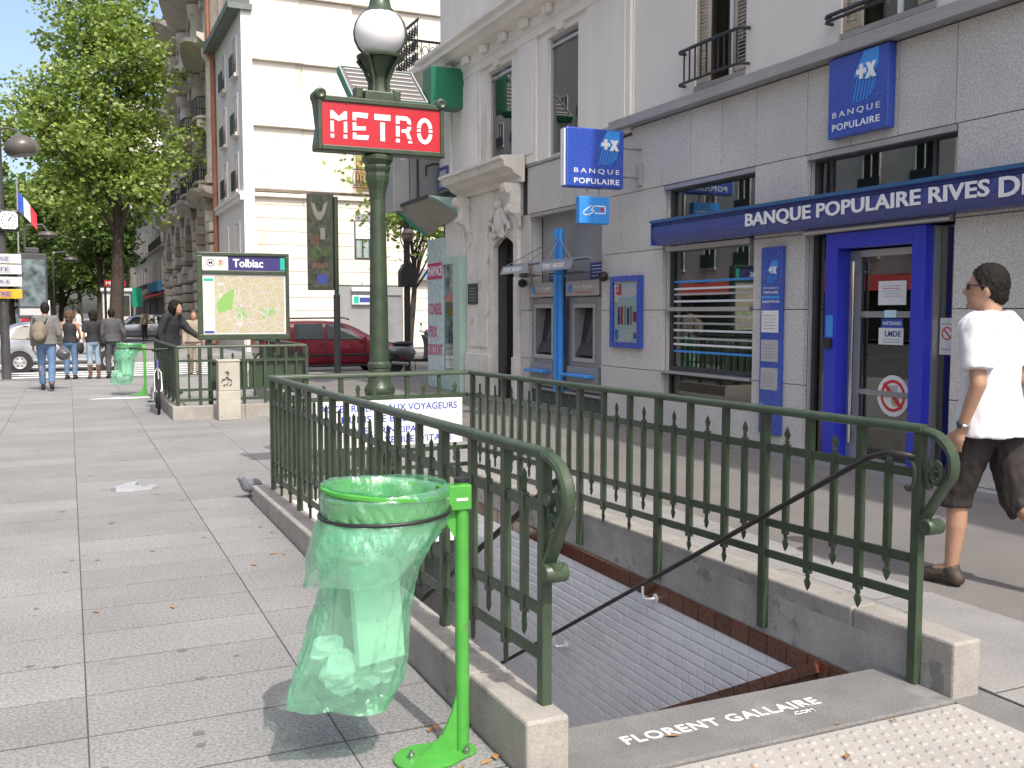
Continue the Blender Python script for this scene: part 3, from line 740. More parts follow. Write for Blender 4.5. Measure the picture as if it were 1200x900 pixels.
def sheet(y0, y1, z0, z1, mat, name, x=7.189, par=None, label=None, cat='notice'):
    o = MB().box(x-.002, x, y0, y1, z0, z1).obj(name, MT[mat], par)
    if label: tag(o, label, cat)
    return o
nt1 = thing('paper_notice', 'white paper notice taped to the bank door glass', 'notice', (7.185, 7.09, 1.62))
sheet(6.92, 7.27, 1.62, 1.85, 'paper', 'sheet', par=nt1)
for k in range(5): sheet(6.97+(.03*(k % 2)), 7.22, 1.80-k*.025, 1.806-k*.025, 'paper_grey' if k != 1 else 'magenta', 'print_line', x=7.1868, par=nt1)
sheet(7.02, 7.17, 1.50, 1.57, 'pale_cyan', 'sticker', x=7.172, label='small pale blue sticker under the paper notice on the bank door', cat='sticker')
nt2 = thing('partner_sticker', 'blue and white partner sticker on the bank door glass', 'sticker', (7.185, 7.08, 1.24))
sheet(6.95, 7.22, 1.37, 1.49, 'bank_blue', 'blue_panel', par=nt2); sheet(6.94, 7.25, 1.24, 1.40, 'paper', 'white_panel', x=7.1868, par=nt2)
text('PARTENAIRE', FX(7.1868, 7.085, 1.445), .23, .035, MT['letter_white'], nt2, 'lettering', .001, .01)
text('LMDE', FX(7.1845, 7.07, 1.345), .20, .055, MT['bank_navy'], nt2, 'lettering', .001, .03)
sheet(6.98, 7.20, 1.285, 1.297, 'mint', 'print_line', x=7.1845, par=nt2); sheet(6.98, 7.20, 1.26, 1.27, 'paper_grey', 'print_line', x=7.1845, par=nt2)
def disc(T, r, mat, name, par, h=.0015, r0=0, n=28):
    if r0:
        mb = MB(); vs = []; fs = []
        for k in range(n):
            a = 2*pi*k/n
            for rr_ in (r0, r):
                for hh in (0, h): vs.append(T @ Vector((rr_*cos(a), rr_*sin(a), hh)))
        for k in range(n):
            l = (k+1) % n
            for i, j in ((0,1),(1,3),(3,2),(2,0)): fs.append((4*k+i, 4*k+j, 4*l+j, 4*l+i))
        return mb.add(vs, fs).obj(name, MT[mat], par)
    return MB().prism([(r*cos(2*pi*k/n), r*sin(2*pi*k/n)) for k in range(n)], T, h).obj(name, MT[mat], par)
nt3 = thing('round_sticker', 'round white sticker with a red crossed ring low on the bank door', 'sticker', (7.185, 7.05, .56))
disc(FX(7.189, 7.05, .75), .20, 'paper', 'disc', nt3); disc(FX(7.1874, 7.05, .75), .155, 'red', 'ring', nt3, r0=.125)
MB().prism([(-.13,.10),(-.10,.13),(.13,-.10),(.10,-.13)], FX(7.186, 7.05, .75), .001).obj('slash', MT['red'], nt3)
disc(FX(7.1874, 7.02, .70), .05, 'yellow_board', 'drink_print', nt3, .0008); MB().prism([(-.03,.0),(.05,.0),(.07,.11),(-.05,.11)], FX(7.1874, 7.06, .74), .0008).obj('cup_print', MT['paper_grey'], nt3)
nt4 = thing('no_entry_sticker', 'white sticker with a red crossed ring right of the blue portal', 'sticker', (7.18, 6.43, 1.17))
sheet(6.35, 6.51, 1.17, 1.50, 'paper', 'sheet', x=7.184, par=nt4); disc(FX(7.182, 6.43, 1.36), .06, 'red', 'ring', nt4, r0=.048); MB().prism([(-.045,.035),(-.035,.045),(.045,-.035),(.035,-.045)], FX(7.182, 6.43, 1.36), .001).obj('slash', MT['red'], nt4)
sheet(6.37, 6.49, 1.21, 1.225, 'paper_grey', 'print_line', x=7.182, par=nt4); sheet(6.37, 6.49, 1.44, 1.452, 'paper_grey', 'print_line', x=7.182, par=nt4)
ks = thing('key_reader', 'small sky blue label above a black card reader on the blue portal', 'card reader', (7.0, 7.76, 1.19))
MB().box(7.003, 7.0095, 7.69, 7.785, 1.30, 1.52).obj('label_plate', MT['sky_blue'], ks); MB().box(6.98, 7.0095, 7.70, 7.78, 1.19, 1.285).obj('reader', MT['plastic_black'], ks, bev=.004)
# ------------------------------------------------------------------ bank signs
def logo(T, s, par, h=.003):
    """plus-X emblem on a pale blue folded hexagon whose lower half is striped; s = height of the emblem"""
    MB().prism([(-.33*s,.05*s),(-.05*s,.5*s),(.36*s,.5*s),(.36*s,.18*s),(.22*s,.0*s),(-.33*s,.0*s)], T, h).obj('emblem_top', MT['sky_blue'], par)
    for k in range(7):
        x = -.33*s+k*.092*s
        y0 = -.5*s if k < 5 else -.5*s+(k-4)*.07*s
        MB().prism([(x-.02*s, y0), (x+.015*s, y0), (x+.13*s+.0*s, -.015*s), (x+.095*s, -.015*s)] if k < 6 else [(x-.02*s,-.33*s),(x+.015*s,-.33*s),(x+.10*s,-.015*s),(x+.06*s,-.015*s)], T, h).obj('emblem_stripe', MT['sky_blue'], par)
    T2 = T @ Matrix.Translation((0, 0, h+.0004))
    MB().prism([(-.26*s,.05*s),(-.17*s,.05*s),(-.17*s,-.05*s),(-.07*s,-.05*s),(-.07*s,.05*s),(.02*s,.05*s),(.02*s,.15*s),(-.07*s,.15*s),(-.07*s,.25*s),(-.17*s,.25*s),(-.17*s,.15*s),(-.26*s,.15*s)], T2, h).obj('emblem_plus', MT['letter_white'], par)
    T3 = T @ Matrix.Translation((0, 0, 2*h+.0012))
    MB().prism([(.0,-.08*s),(.12*s,-.08*s),(.31*s,.24*s),(.20*s,.24*s)], T3, h).obj('emblem_cross', MT['letter_white'], par)
    MB().prism([(.02*s,.24*s),(.13*s,.24*s),(.32*s,-.08*s),(.20*s,-.08*s)], T3 @ Matrix.Translation((0,0,h+.0006)), h).obj('emblem_cross', MT['letter_white'], par)
def bank_words(T, w, par, k=1.0):
    text('BANQUE', T @ Matrix.Translation((0, .075*w, 0)), w*.80, .085*w*k, MT['letter_white'], par, 'lettering', .002, 0, lz=.45)
    text('POPULAIRE', T @ Matrix.Translation((0, -.075*w, 0)), w*.80, .085*w*k, MT['letter_white'], par, 'lettering', .002, .02, lz=.12)
# flat square sign on the granite
sq = thing('bank_wall_sign', 'square blue bank sign mounted flat on the granite above the entrance', 'sign', (6.98, 7.37, 3.25))
MB().box(6.945, 7.045, 6.98, 7.76, 3.26, 4.035).obj('sign_box', MT['bank_blue'], sq, bev=.012)
logo(FX(6.944, 7.26, 3.79), .46, sq); bank_words(FX(6.944, 7.38, 3.42), .78, sq)
# projecting sign
YS = 11.35
a_ = PY(664, 147, YS); c_ = PY(731, 221, YS); xl, xr, zt1, zb1 = a_.x, c_.x, 3.93, 3.17
ps = thing('bank_projecting_sign', 'large square blue bank sign projecting from the wall on brackets', 'sign', (6.9, YS, 3.1))
MB().box(xl, xr, YS, YS+.16, zb1, zt1).obj('sign_box', MT['bank_blue'], ps, bev=.02)
MB().box(xl-.02, xl+.0, YS+.03, YS+.13, zb1+.02, zt1-.02).obj('edge_strip', MT['letter_white'], ps)
xm = (xl+xr)/2; logo(FY(xm+.20, YS-.001, 3.69), .44, ps); bank_words(FY(xm+.02, YS-.001, 3.315), .84, ps)
for z in (3.72, 3.35): MB().tube([(xr-.01, YS+.08, z), (7.04, YS+.08, z)], .02, 8).obj('bracket', MT['grey_metal'], ps)
MB().box(6.99, 7.044, YS+.02, YS+.14, 3.24, 3.54).obj('wall_plate', MT['alu'], ps)
# small card sign hanging below
b0 = PY(680, 229, YS); b1 = PY(715, 263, YS)
cs = thing('cash_card_sign', 'small bright blue sign with a hand and card pictogram under the projecting bank sign', 'sign', (b0.x+.2, YS, b1.z))
MB().box(b0.x, b1.x, YS+.02, YS+.13, b1.z, b0.z).obj('sign_box', MT['sky_blue'], cs, bev=.012)
for x in (b0.x+.14, b1.x-.13): MB().tube([(x, YS+.075, b0.z-.005), (x, YS+.075, zb1+.01)], .013, 8).obj('hanger', MT['grey_metal'], cs)
T = FY((b0.x+b1.x)/2, YS+.019, (b0.z+b1.z)/2); w_ = b1.x-b0.x
def outline(pts, T, wd, par, name, mat, h=.002):
    mb = MB()
    for p, q in zip(pts[:-1], pts[1:]):
        d = Vector(q)-Vector(p); nn = Vector((-d.y, d.x)).normalized()*wd/2; e = d.normalized()*wd*.4
        mb.prism([tuple(Vector(p)-e+nn), tuple(Vector(p)-e-nn), tuple(Vector(q)+e-nn), tuple(Vector(q)+e+nn)], T, h)
    o = mb.obj(name, MT[mat], par); struct(o, 'stuff'); return o
outline([(-.05*w_,.12*w_),(.36*w_,.12*w_),(.36*w_,-.09*w_),(.02*w_,-.09*w_)], T, .03*w_, cs, 'card_print', 'letter_white')
outline([(-.36*w_,-.14*w_),(-.36*w_,-.04*w_),(-.14*w_,.12*w_),(-.02*w_,.12*w_),(-.12*w_,-.02*w_),(.0,-.02*w_)], T, .03*w_, cs, 'hand_print', 'letter_white')
outline([(-.36*w_,-.14*w_),(-.20*w_,-.14*w_),(-.06*w_,-.06*w_)], T, .03*w_, cs, 'hand_print', 'letter_white')
rect(T, .2*w_, .31*w_, -.03*w_, .08*w_, .002).obj('red_chip', MT['red'], cs)
# long fascia band
fb = thing('bank_fascia', 'long blue fascia band with raised white bank lettering over the windows', 'sign', (6.9, 5.0, 2.4))
pf = [(7.045,2.40),(6.87,2.405),(6.825,2.47),(6.815,2.55),(6.83,2.63),(6.845,2.645),(6.845,2.66),(6.80,2.675),(6.80,2.70),(7.045,2.72)]
n = len(pf); ya, yb = -2.0, 10.78
mb = MB(); mb.add([(x, ya, z) for x, z in pf]+[(x, yb, z) for x, z in pf], [tuple(range(n)), tuple(range(n, 2*n))]+[(k,(k+1)%n,n+(k+1)%n,n+k) for k in range(n)]); mb.obj('band', MT['bank_navy'], fb, smooth=30)
MB().box(6.79, 6.846, ya, yb+.012, 2.676, 2.712).obj('top_trim', MT['band_teal'], fb)
MB().box(6.81, 7.04, yb+.001, yb+.016, 2.40, 2.665).obj('end_cap', MT['bank_blue'], fb)
Tt = Matrix(((0,0,-1,6.812),(-1,0,0,(8.86+5.72)/2),(0,1,0,2.545),(0,0,0,1)))
text('BANQUE POPULAIRE RIVES', Tt, 8.86-5.72, .165, MT['letter_white'], fb, 'lettering', .012, .022, lz=.02)
text('DE PARIS', Matrix(((0,0,-1,6.812),(-1,0,0,5.63-.56),(0,1,0,2.545),(0,0,0,1))), 1.12, .165, MT['letter_white'], fb, 'lettering', .012, .022)
# totem panel
tp = thing('bank_totem_panel', 'tall narrow blue information panel with three pale notices on the granite pier', 'sign', (7.0, 8.64, .21))
MB().box(7.0, 7.044, 8.47, 8.82, .21, 2.26).obj('panel', MT['bank_blue'], tp, bev=.006)
logo(FX(6.999, 8.62, 1.99), .24, tp, .002); bank_words(FX(6.999, 8.645, 1.79), .30, tp)
rect(FX(6.999, 8.645, 1.70), -.15, .15, 0, .03, .002).obj('blue_line', MT['sky_blue'], tp)
text('BANQUE POPULAIRE', FX(6.999, 8.645, 1.665), .28, .028, MT['letter_white'], tp, 'lettering', .001, .02)
for z0 in (1.33, 1.01, .70):
    o = rect(FX(6.999, 8.645, z0), -.145, .135, 0, .24, .004).obj('notice', MT['paper_grey'] if z0 != 1.33 else MT['paper'], tp)
    for k in range(5): rect(FX(6.9948, 8.645, z0+.04+k*.035), -.11, .08+.02*(k % 2), 0, .006, .001).obj('print_line', MT['grey_metal'], o)
rect(FX(6.999, 8.645, .50), -.15, -.08, 0, .05, .002).obj('blue_pictogram', MT['sky_blue'], tp); rect(FX(6.999, 8.645, .34), -.15, -.06, 0, .035, .002).obj('red_pictogram', MT['red'], tp)
# poster case
pc = thing('poster_case', 'blue framed poster case on the granite between the cash machines and the window', 'poster case', (7.0, 11.73, 1.06))
framew(6.985, 7.044, 11.33, 12.13, 1.06, 2.05, .075, 'bank_blue', 'frame', pc)
MB().box(7.02, 7.043, 11.40, 12.06, 1.13, 1.98).obj('poster', MT['paper'], pc)
def T_(y, z): return FX(7.0195, y, z)
rect(T_(11.70, 1.62), -.28, .3, 0, .33, .001).obj('poster_sky', MT['pale_cyan'], pc); rect(T_(11.86, 1.79), -.16, .0, 0, .15, .0018).obj('poster_block', MT['magenta'], pc)
for k, (y, c) in enumerate(((11.93,'bank_blue'),(11.85,'red'),(11.76,'paper_grey'),(11.68,'bank_navy'),(11.6,'shutter'))): rect(T_(y, 1.38), -.03, .03, 0, .26, .0022).obj('printed_figure', MT[c], pc)
for k in range(7): disc(T_(11.55+.07*k, 1.68+.02*sin(k*2.3)), .05, 'paper', 'printed_cloud', pc, .002+.0002*k)
rect(T_(11.98, 1.17), -.05, .04, 0, .14, .0015).obj('printed_logo', MT['sky_blue'], pc); rect(T_(11.50, 1.19), -.04, .04, 0, .09, .0015).obj('printed_logo', MT['bank_blue'], pc); rect(T_(11.5, 1.42), -.05, .06, 0, .14, .0015).obj('poster_block', MT['magenta'], pc)
MB().box(7.0, 7.004, 11.405, 12.055, 1.135, 1.975).obj('glass_cover', MT['glass_clear'], pc)
# cash machines in the niche
reveal(12.48, 14.93, .28, 3.15)
MB().box(7.30, 7.49, 12.49, 14.92, .28, 3.15).obj('niche_back', MT['coping'], bank); MB().box(7.06, 7.3, 12.49, 14.92, 3.12, 3.175).obj('lintel', MT['alu'], bank)
MB().box(7.06, 7.3, 12.495, 14.915, .281, .32).obj('niche_sill', MT['coping'], bank)
def atm(y0, y1, label):
    t = thing('cash_machine', label, 'cash machine', (7.2, (y0+y1)/2, .32), 'cash machines in the granite niche')
    w = y1-y0; ym = (y0+y1)/2; s0, s1 = ym-.29, ym+.29
    b_ = MB(); b_.box(7.12, 7.29, y0, s0, .34, 1.78); b_.box(7.12, 7.29, s1, y1, .34, 1.78); b_.box(7.12, 7.29, s0, s1, 1.62, 1.78); b_.box(7.12, 7.29, s0, s1, .34, .86)
    b_.obj('cabinet', MT['grey_metal'], t, bev=.004)
    framew(7.085, 7.119, s0-.06, s1+.06, .80, 1.68, .06, 'alu', 'bezel', t)
    MB().add([(7.28,s0,1.62),(7.28,s1,1.62),(7.20,s1,1.08),(7.20,s0,1.08)], [(0,1,2,3)]).obj('screen', MT['win_dark'], t)
    MB().add([(7.199,s0,1.08),(7.199,s1,1.08),(7.10,s1,.90),(7.10,s0,.90)], [(0,1,2,3)]).obj('keypad_shelf', MT['dark'], t)
    MB().box(7.05, 7.119, y0+.04, y1-.04, .42, .72).obj('lower_panel', MT['grey_metal'], t, bev=.004)
    MB().box(6.88, 7.05, y0+.10, y1-.10, .575, .625).obj('shelf', MT['sky_blue'], t, bev=.015)
    MB().box(7.04, 7.119, y0, y1, 1.80, 2.03).obj('header', MT['alu'], t, bev=.01)
    disc(FX(7.039, y1-.16, 1.915), .07, 'sky_blue', 'header_logo', t, .002); text('Point Argent', FX(7.039, ym-.06, 1.93), .58, .085, MT['letter_white'], t, 'lettering', .002, .01)
    rect(FX(7.039, ym-.06, 1.845), -.28, .3, 0, .012, .002).obj('red_line', MT['red'], t)
atm(14.02, 14.90, 'grey cash machine beside the building door'); atm(12.57, 13.60, 'grey cash machine nearest the poster case')
for y in (13.86, 13.71): 
    o = MB().tube([(7.02, y, .3), (7.02, y, 2.85)], .05, 12).obj('blue_pole', MT['sky_blue'], None, smooth=50)
    tag(o, 'bright blue pole between the cash machines, '+('the one nearer the door' if y > 13.8 else 'the one nearer the poster'), 'pole')
o = MB().prism([(0,0),(.10,0),(.10,1.25),(-.12,1.25),(-.20,1.0),(-.20,.75),(-.12,.35)], FX(7.10, 13.80, .85), .02).obj('blue_sail_panel', MT['bank_navy']); tag(o, 'dark blue curved divider panel between the cash machines', 'panel')
cn = thing('cash_machine_canopy', 'small grey metal and glass canopy over the cash machines', 'canopy', (6.8, 13.7, 2.1))
for i, (y0, y1) in enumerate(((13.98, 14.95), (12.45, 13.55))):
    MB().add([(6.52,y0,2.17),(6.52,y1,2.17),(6.58,y1,2.30),(6.58,y0,2.30),(7.05,y1,2.36),(7.05,y0,2.36)], [(0,1,2,3),(3,2,4,5)]).obj('hood', MT['grey_metal'], cn)
    MB().add([(6.52,y0,2.165),(6.52,y1,2.165),(6.90,y1,2.12),(6.90,y0,2.12)], [(0,1,2,3)]).obj('glass_blade', MT['glass_dark'], cn)
    text('POINT ARGENT', Matrix(((0,0,-1,6.535),(-1,0,0,(y0+y1)/2),(0,1,0,2.235),(0,0,0,1))), .7, .07, MT['letter_white'], cn, 'lettering', .004, .02)
MB().tube([(6.80, 12.35, 2.33), (6.80, 15.0, 2.33)], .025, 8).obj('cross_tube', MT['grey_metal'], cn, smooth=50)
for y in (12.6, 13.4, 14.1, 14.9): MB().tube([(6.62, y, 2.31), (7.02, 13.78, 2.72)], .009, 6).obj('stay', MT['grey_metal'], cn)
for y, l in ((13.05, 'nearer the poster'), (14.45, 'nearer the door')):
    p_ = thing('instruction_plate', 'small blue plate with white print over the cash machine '+l, 'plate', (7.29, y, 2.06)); MB().box(7.285, 7.299, y-.22, y+.2, 2.06, 2.30).obj('plate', MT['bank_navy'], p_)
    for k in range(4): rect(FX(7.2848, y, 2.10+k*.05), -.15, .15, 0, .012, .001).obj('print_line', MT['letter_white'], p_)
for p, l in ((PX(709, 324, 7.0), 'beside the poster case'), (PX(614, 332, 7.0), 'on the pier by the building door')):
    t = thing('wall_camera', 'round black wall camera '+l, 'camera', p); MB().sphere((6.97, p.y, p.z), .075, 14, 10).obj('dome', MT['plastic_black'], t, smooth=60); MB().lathe([(.05,0),(.05,.03)], (7.046, p.y, p.z), 14, R=Matrix.Rotation(-pi/2, 3, 'Y')).obj('mount', MT['grey_metal'], t)
# ------------------------------------------------------------------ carved doorway
dw = thing('carved_doorway', 'carved white stone doorway with moulded cornice and dark iron door', 'doorway', (7.0, 15.9, 0))
SW = MT['stone_white']
m_ = MB(); m_.box(6.99, 7.109, 15.28, 15.46, 0, 3.95); m_.box(6.99, 7.109, 16.36, 17.62, 0, 3.95); m_.obj('jamb', SW, dw, bev=.008)
# segmental head
pl = [(-.45,0)]+[(-.45+.9*k/12, .16*sin(pi*k/12)) for k in range(13)]+[(.45,0),(.45,1.18),(-.45,1.18)]
pl = [(-.45+.9*k/12, .16*sin(pi*k/12)) for k in range(13)]+[(.45,1.23),(-.45,1.23)]
MB().prism(pl, FX(7.108, 15.91, 2.72), .10).obj('door_head', SW, dw)
MB().box(7.0, 7.05, 16.50, 16.95, .75, 2.9).obj('jamb_panel', SW, dw, bev=.01) if False else None
MB().box(6.965, 6.989, 16.55, 17.45, .9, 3.0).obj('jamb_panel', SW, dw, bev=.012); MB().box(6.93, 6.989, 16.42, 17.6, .0, .78).obj('jamb_base', SW, dw, bev=.01); MB().box(6.95, 6.989, 15.285, 15.455, .0, .78).obj('jamb_base', SW, dw, bev=.01)
prof = [(6.988,3.72),(6.93,3.72),(6.92,3.80),(6.80,3.86),(6.74,3.93),(6.62,3.96),(6.60,4.05),(6.54,4.08),(6.54,4.13),(6.988,4.17)]
n = len(prof); mb = MB(); mb.add([(x, 14.98, z) for x, z in prof]+[(x, 17.95, z) for x, z in prof], [tuple(range(n)), tuple(range(n, 2*n))]+[(k,(k+1)%n,n+(k+1)%n,n+k) for k in range(n)]).obj('cornice', SW, dw)
def console(y, z1, z0):
    mb = MB(); pr = [(0,0),(.30,0),(.32,-.08),(.27,-.16),(.20,-.22),(.20,-.34),(.24,-.42),(.20,-.50),(.12,-.53),(.06,-.62),(0,-.74)]
    T = Matrix(((-1,0,0,6.989),(0,0,1,y-.09),(0,1,0,z1),(0,0,0,1)))
    mb.prism(pr, T, .18).obj('console', SW, dw, bev=.02)
    for (a, c, r) in ((.24,-.10,.075),(.18,-.44,.06)): MB().lathe([(r*.3,-.105),(r,-.105),(r,.105),(r*.3,.105)], (6.989-a, y, z1+c), 14, R=Matrix.Rotation(pi/2, 3, 'X')).obj('console_scroll', SW, dw, smooth=40)
console(15.2, 3.71, 3.0); console(17.5, 3.71, 3.0)
# cartouche
ca = MB(); ca.sphere((6.97, 16.0, 3.15), .18, 14, 10, (.5,1,1.35)); oc = ca.obj('cartouche', SW, dw, smooth=60)
rc = random.Random(8)
for s in (-1, 1):
    sp = []
    for k in range(18):
        a = k/17*pi*2.1; r = .17*(1-k/24); sp.append((6.95, 16.0+s*(.30+r*cos(a)), 2.98+r*sin(a)))
    MB().tube(sp, [.045*(1-k/30) for k in range(18)], 8).obj('scroll_ornament', SW, dw, smooth=60)
    MB().tube([(6.95, 16.0+s*.12, 3.36), (6.93, 16.0+s*.22, 3.30), (6.93, 16.0+s*.33, 3.18), (6.95, 16.0+s*.36, 3.08)], [.03,.05,.05,.03], 8).obj('leaf_ornament', SW, dw, smooth=60)
    MB().tube([(6.96, 16.0+s*.05, 2.92), (6.94, 16.0+s*.14, 2.88), (6.95, 16.0+s*.24, 2.86)], [.04,.045,.02], 8).obj('leaf_ornament', SW, dw, smooth=60)
MB().sphere((6.96, 16.0, 3.44), .09, 12, 8).obj('shell_ornament', SW, dw, smooth=60)
# iron door
gd = MB().box(7.30, 7.34, 15.42, 16.40, -.03, 2.9).obj('door', MT['iron'], dw)
MB().box(7.5, 7.501, 15.42, 16.4, 0, 2.9).obj('hall_dark', MT['room'], dw)
for k in range(9): MB().box(7.27, 7.298, 15.47+k*.105, 15.50+k*.105, .55, 2.55).obj('door_bar', MT['black'], gd)
MB().box(7.262, 7.298, 15.43, 16.39, 2.46, 2.54).obj('door_rail', MT['iron'], gd); MB().box(7.262, 7.298, 15.43, 16.39, .48, .56).obj('door_rail', MT['iron'], gd)
pq = thing('brass_plaque', 'dark plaque with small print on the stone jamb left of the iron door', 'plaque', (6.96, 17.2, 1.69)); MB().box(6.945, 6.964, 16.98, 17.46, 1.70, 2.09).obj('plate', MT['dark'], pq, bev=.004)
for k in range(5): rect(FX(6.944, 17.22, 1.77+k*.055), -.16, .16, 0, .012, .001).obj('print_line', MT['grey_metal'], pq)
sp_ = thing('street_name_plate', 'dark blue street name plate high on the corner of the bank building', 'street sign', (7.0, 18.95, 4.15)); 
q0 = PX(514, 201, 7.0); q1 = PX(525, 218, 7.0)
MB().box(6.99, 7.018, q1.y, q0.y, q1.z-.05, q0.z+.06).obj('plate', MT['bank_navy'], sp_, bev=.004)
zc = (q1.z+q0.z)/2; yc = (q0.y+q1.y)/2
text("AVENUE", FX(6.989, yc, zc+.11), .38, .11, MT['letter_white'], sp_, 'lettering', .002, .02); text("D'ITALIE", FX(6.989, yc, zc-.11), .38, .11, MT['letter_white'], sp_, 'lettering', .002, .02)
# ------------------------------------------------------------------ pharmacy on the corner
ph = thing('pharmacy', 'pale turquoise pharmacy shopfront on the corner with magenta lettering', 'shopfront', (6.9, 18.6, 0))
MB().box(6.90, 7.055, 18.70, 19.62, 0, 3.05).obj('corner_panel', MT['mint_glass'], ph, bev=.004)
MB().box(7.056, 8.6, 19.36, 19.62, 0, 3.05).obj('side_panel', MT['mint_glass'], ph)
MB().box(6.86, 7.055, 17.66, 18.03, 0, 2.62).obj('mint_post', MT['mint'], ph, bev=.006); MB().box(6.88, 7.055, 18.032, 18.698, 2.50, 2.62).obj('mint_head', MT['mint'], ph); MB().box(6.88, 7.055, 18.032, 18.698, 0, .35).obj('stall_riser', MT['mint'], ph)
MB().box(7.04, 7.059, 18.032, 18.698, .35, 2.50).obj('display_back', MT['render_pale'], ph)
MB().box(6.955, 7.055, 17.66, 18.698, 2.625, 3.6).obj('wall_patch', MT['stone_white'], ph)
MB().box(6.925, 6.931, 18.035, 18.695, .352, 2.498).obj('pane', MT['glass_clear'], ph)
p_ = thing('window_poster', 'tall advert poster with a pale portrait in the pharmacy window', 'poster', (7.0, 18.36, .8))
MB().box(7.0, 7.01, 18.08, 18.65, 1.66, 2.46).obj('upper_sheet', M('poster_grey', (.38,.40,.34), .6, var=.4, vs=6), p_); MB().box(6.997, 7.01, 18.08, 18.65, 1.46, 1.658).obj('yellow_band', M('yellow', (.62,.38,.02), .5), p_); MB().box(7.0, 7.01, 18.08, 18.65, .42, 1.458).obj('lower_sheet', M('poster_dark', (.13,.15,.17), .5, var=.8, vs=7), p_)
mb = MB(); mb.sphere((6.998, 18.36, 2.14), .14, 14, 10, (.03,.8,1.3)); mb.obj('portrait_print', M('poster_skin', (.60,.47,.38), .7), p_)
MB().box(6.894, 6.899, 18.705, 19.61, 1.98+.25, 2.31+.25).obj('name_band', MT['magenta'], ph)
text('PHARMACIE', FX(6.893, 19.14, 2.395), .86, .20, MT['letter_white'], ph, 'lettering', .002, .02)
for s, z, w in (('CONSEIL', 1.62, .82), ('PRIX', 1.15, .5), ('DISCOUNT', .78, .86)): text(s, FX(6.899, 19.16 if w > .6 else 19.28, z), w, .24, MT['magenta'], ph, 'lettering', .002, .02)
# curved canopy
cp = thing('pharmacy_canopy', 'curved mint green canopy with beige underside over the pharmacy corner', 'canopy', (6.9, 18.5, 3.0))
A = PY(460, 244, 19.9); E_ = PX(501, 276, 6.9); B = PY(501, 230, 18.2); C_ = PX(530, 231, 6.93); D = PX(537, 252, 6.93)
def bez(p, c, q, u): return p*(1-u)**2+c*(2*u*(1-u))+q*u*u
top = []; N_ = 10
vs = []
for i in range(N_+1):                    # far profile (A->E) to near profile (B->D)
    u = i/N_
    pa = bez(A, (A+E_)/2+Vector((.12,0,-.10)), E_, u); pb = bez(B, (B+D)/2+Vector((-.10,0,.10)), D, u)
    for j in range(7):
        w = j/6; p = pa.lerp(pb, w); vs.append(p)
fs = [(i*7+j, i*7+j+1, (i+1)*7+j+1, (i+1)*7+j) for i in range(N_) for j in range(6)]
o = MB().add(vs, fs).obj('underside', MT['underside'], cp, smooth=60)
o = MB().add([v+Vector((0,0,.035)) for v in vs], fs).obj('top_skin', MT['mint'], cp, smooth=60)
MB().bar(A, E_, .05, .09).obj('front_edge', MT['awn_green'], cp); MB().bar(A, B, .04, .06).obj('upper_edge', MT['dark'], cp)
MB().add([B, C_, D, B+Vector((.02,.1,.04)), C_+Vector((.02,.1,.0)), D+Vector((.02,.1,0))], [(0,1,2),(3,5,4),(0,3,4,1),(1,4,5,2),(2,5,3,0)]).obj('cheek', MT['mint'], cp)
gb = thing('grey_shutter_box', 'grey metal box above the pharmacy canopy', 'box', (6.8, 19.6, 3.7))
MB().box(6.47, 7.45, 19.40, 20.1, 3.60, 4.74).obj('cabinet', MT['grey_metal'], gb, bev=.006); MB().box(6.12, 6.465, 19.46, 20.05, 3.62, 4.70).obj('side_duct', MT['alu'], gb, bev=.006); MB().tube([(6.62,19.38,3.75),(6.62,19.38,4.7)], .025, 8).obj('pipe', MT['dark'], gb)
MB().tube([(6.80,19.38,4.35),(6.80,19.36,4.55),(6.95,19.36,4.6),(7.05,19.3,4.6)], .02, 8).obj('bracket', MT['dark'], gb)
# green cross sign, its face leaning outwards overhead
gc = thing('pharmacy_cross', 'large dark green pharmacy cross sign on a wall arm high over the corner', 'sign', (7.0, 17.95, 5.5))
O = Vector((4.85, 17.9, 5.48)); ux = Vector((1,0,0)); uy = Vector((0,.99,.78)).normalized(); uz = ux.cross(uy)   # faces down towards the street
Tc = Matrix(((ux.x,uy.x,uz.x,O.x),(ux.y,uy.y,uz.y,O.y),(ux.z,uy.z,uz.z,O.z),(0,0,0,1)))
Wc, Hc = 1.50, 1.27; e = .36
cross = [(0,0),(.57,0),(.57,-e),(.93,-e),(.93,0),(Wc,0),(Wc,Hc),(.93,Hc),(.93,Hc+e),(.57,Hc+e),(.57,Hc),(0,Hc)]
MB().prism(cross, Tc @ Matrix.Translation((0,0,-.14)), .14).obj('body', MT['pharm_green'], gc)
inset = [(x+(.05 if x < .7 else -.05), y+(.05 if y < .6 else -.05)) for x, y in cross]
MB().prism(inset, Tc @ Matrix.Translation((0,0,.001)), .004).obj('face', MT['neon_panel'], gc)
for k in range(7):
    y = .12+k*.17; MB().tube([Tc @ Vector((.10, y, .02)), Tc @ Vector((Wc-.10, y, .02))], .016, 6).obj('neon_tube', MT['neon_tube'], gc)
for k in range(3):
    for y0, y1 in ((-e+.08, .04), (Hc-.02, Hc+e-.08)): MB().tube([Tc @ Vector((.65+k*.1, y0, .02)), Tc @ Vector((.65+k*.1, y1, .02))], .016, 6).obj('neon_tube', MT['neon_tube'], gc)
outl = [Tc @ Vector((x, y, .02)) for x, y in [(x+(.025 if x < .7 else -.025), y+(.025 if y < .6 else -.025)) for x, y in cross]]
MB().tube(outl, .014, 6, closed=True).obj('outline_tube', MT['neon_tube'], gc)
MB().box(6.36, 7.05, 17.80, 18.3, 5.45, 6.18).obj('arm_box', MT['pharm_green'], gc, bev=.01)
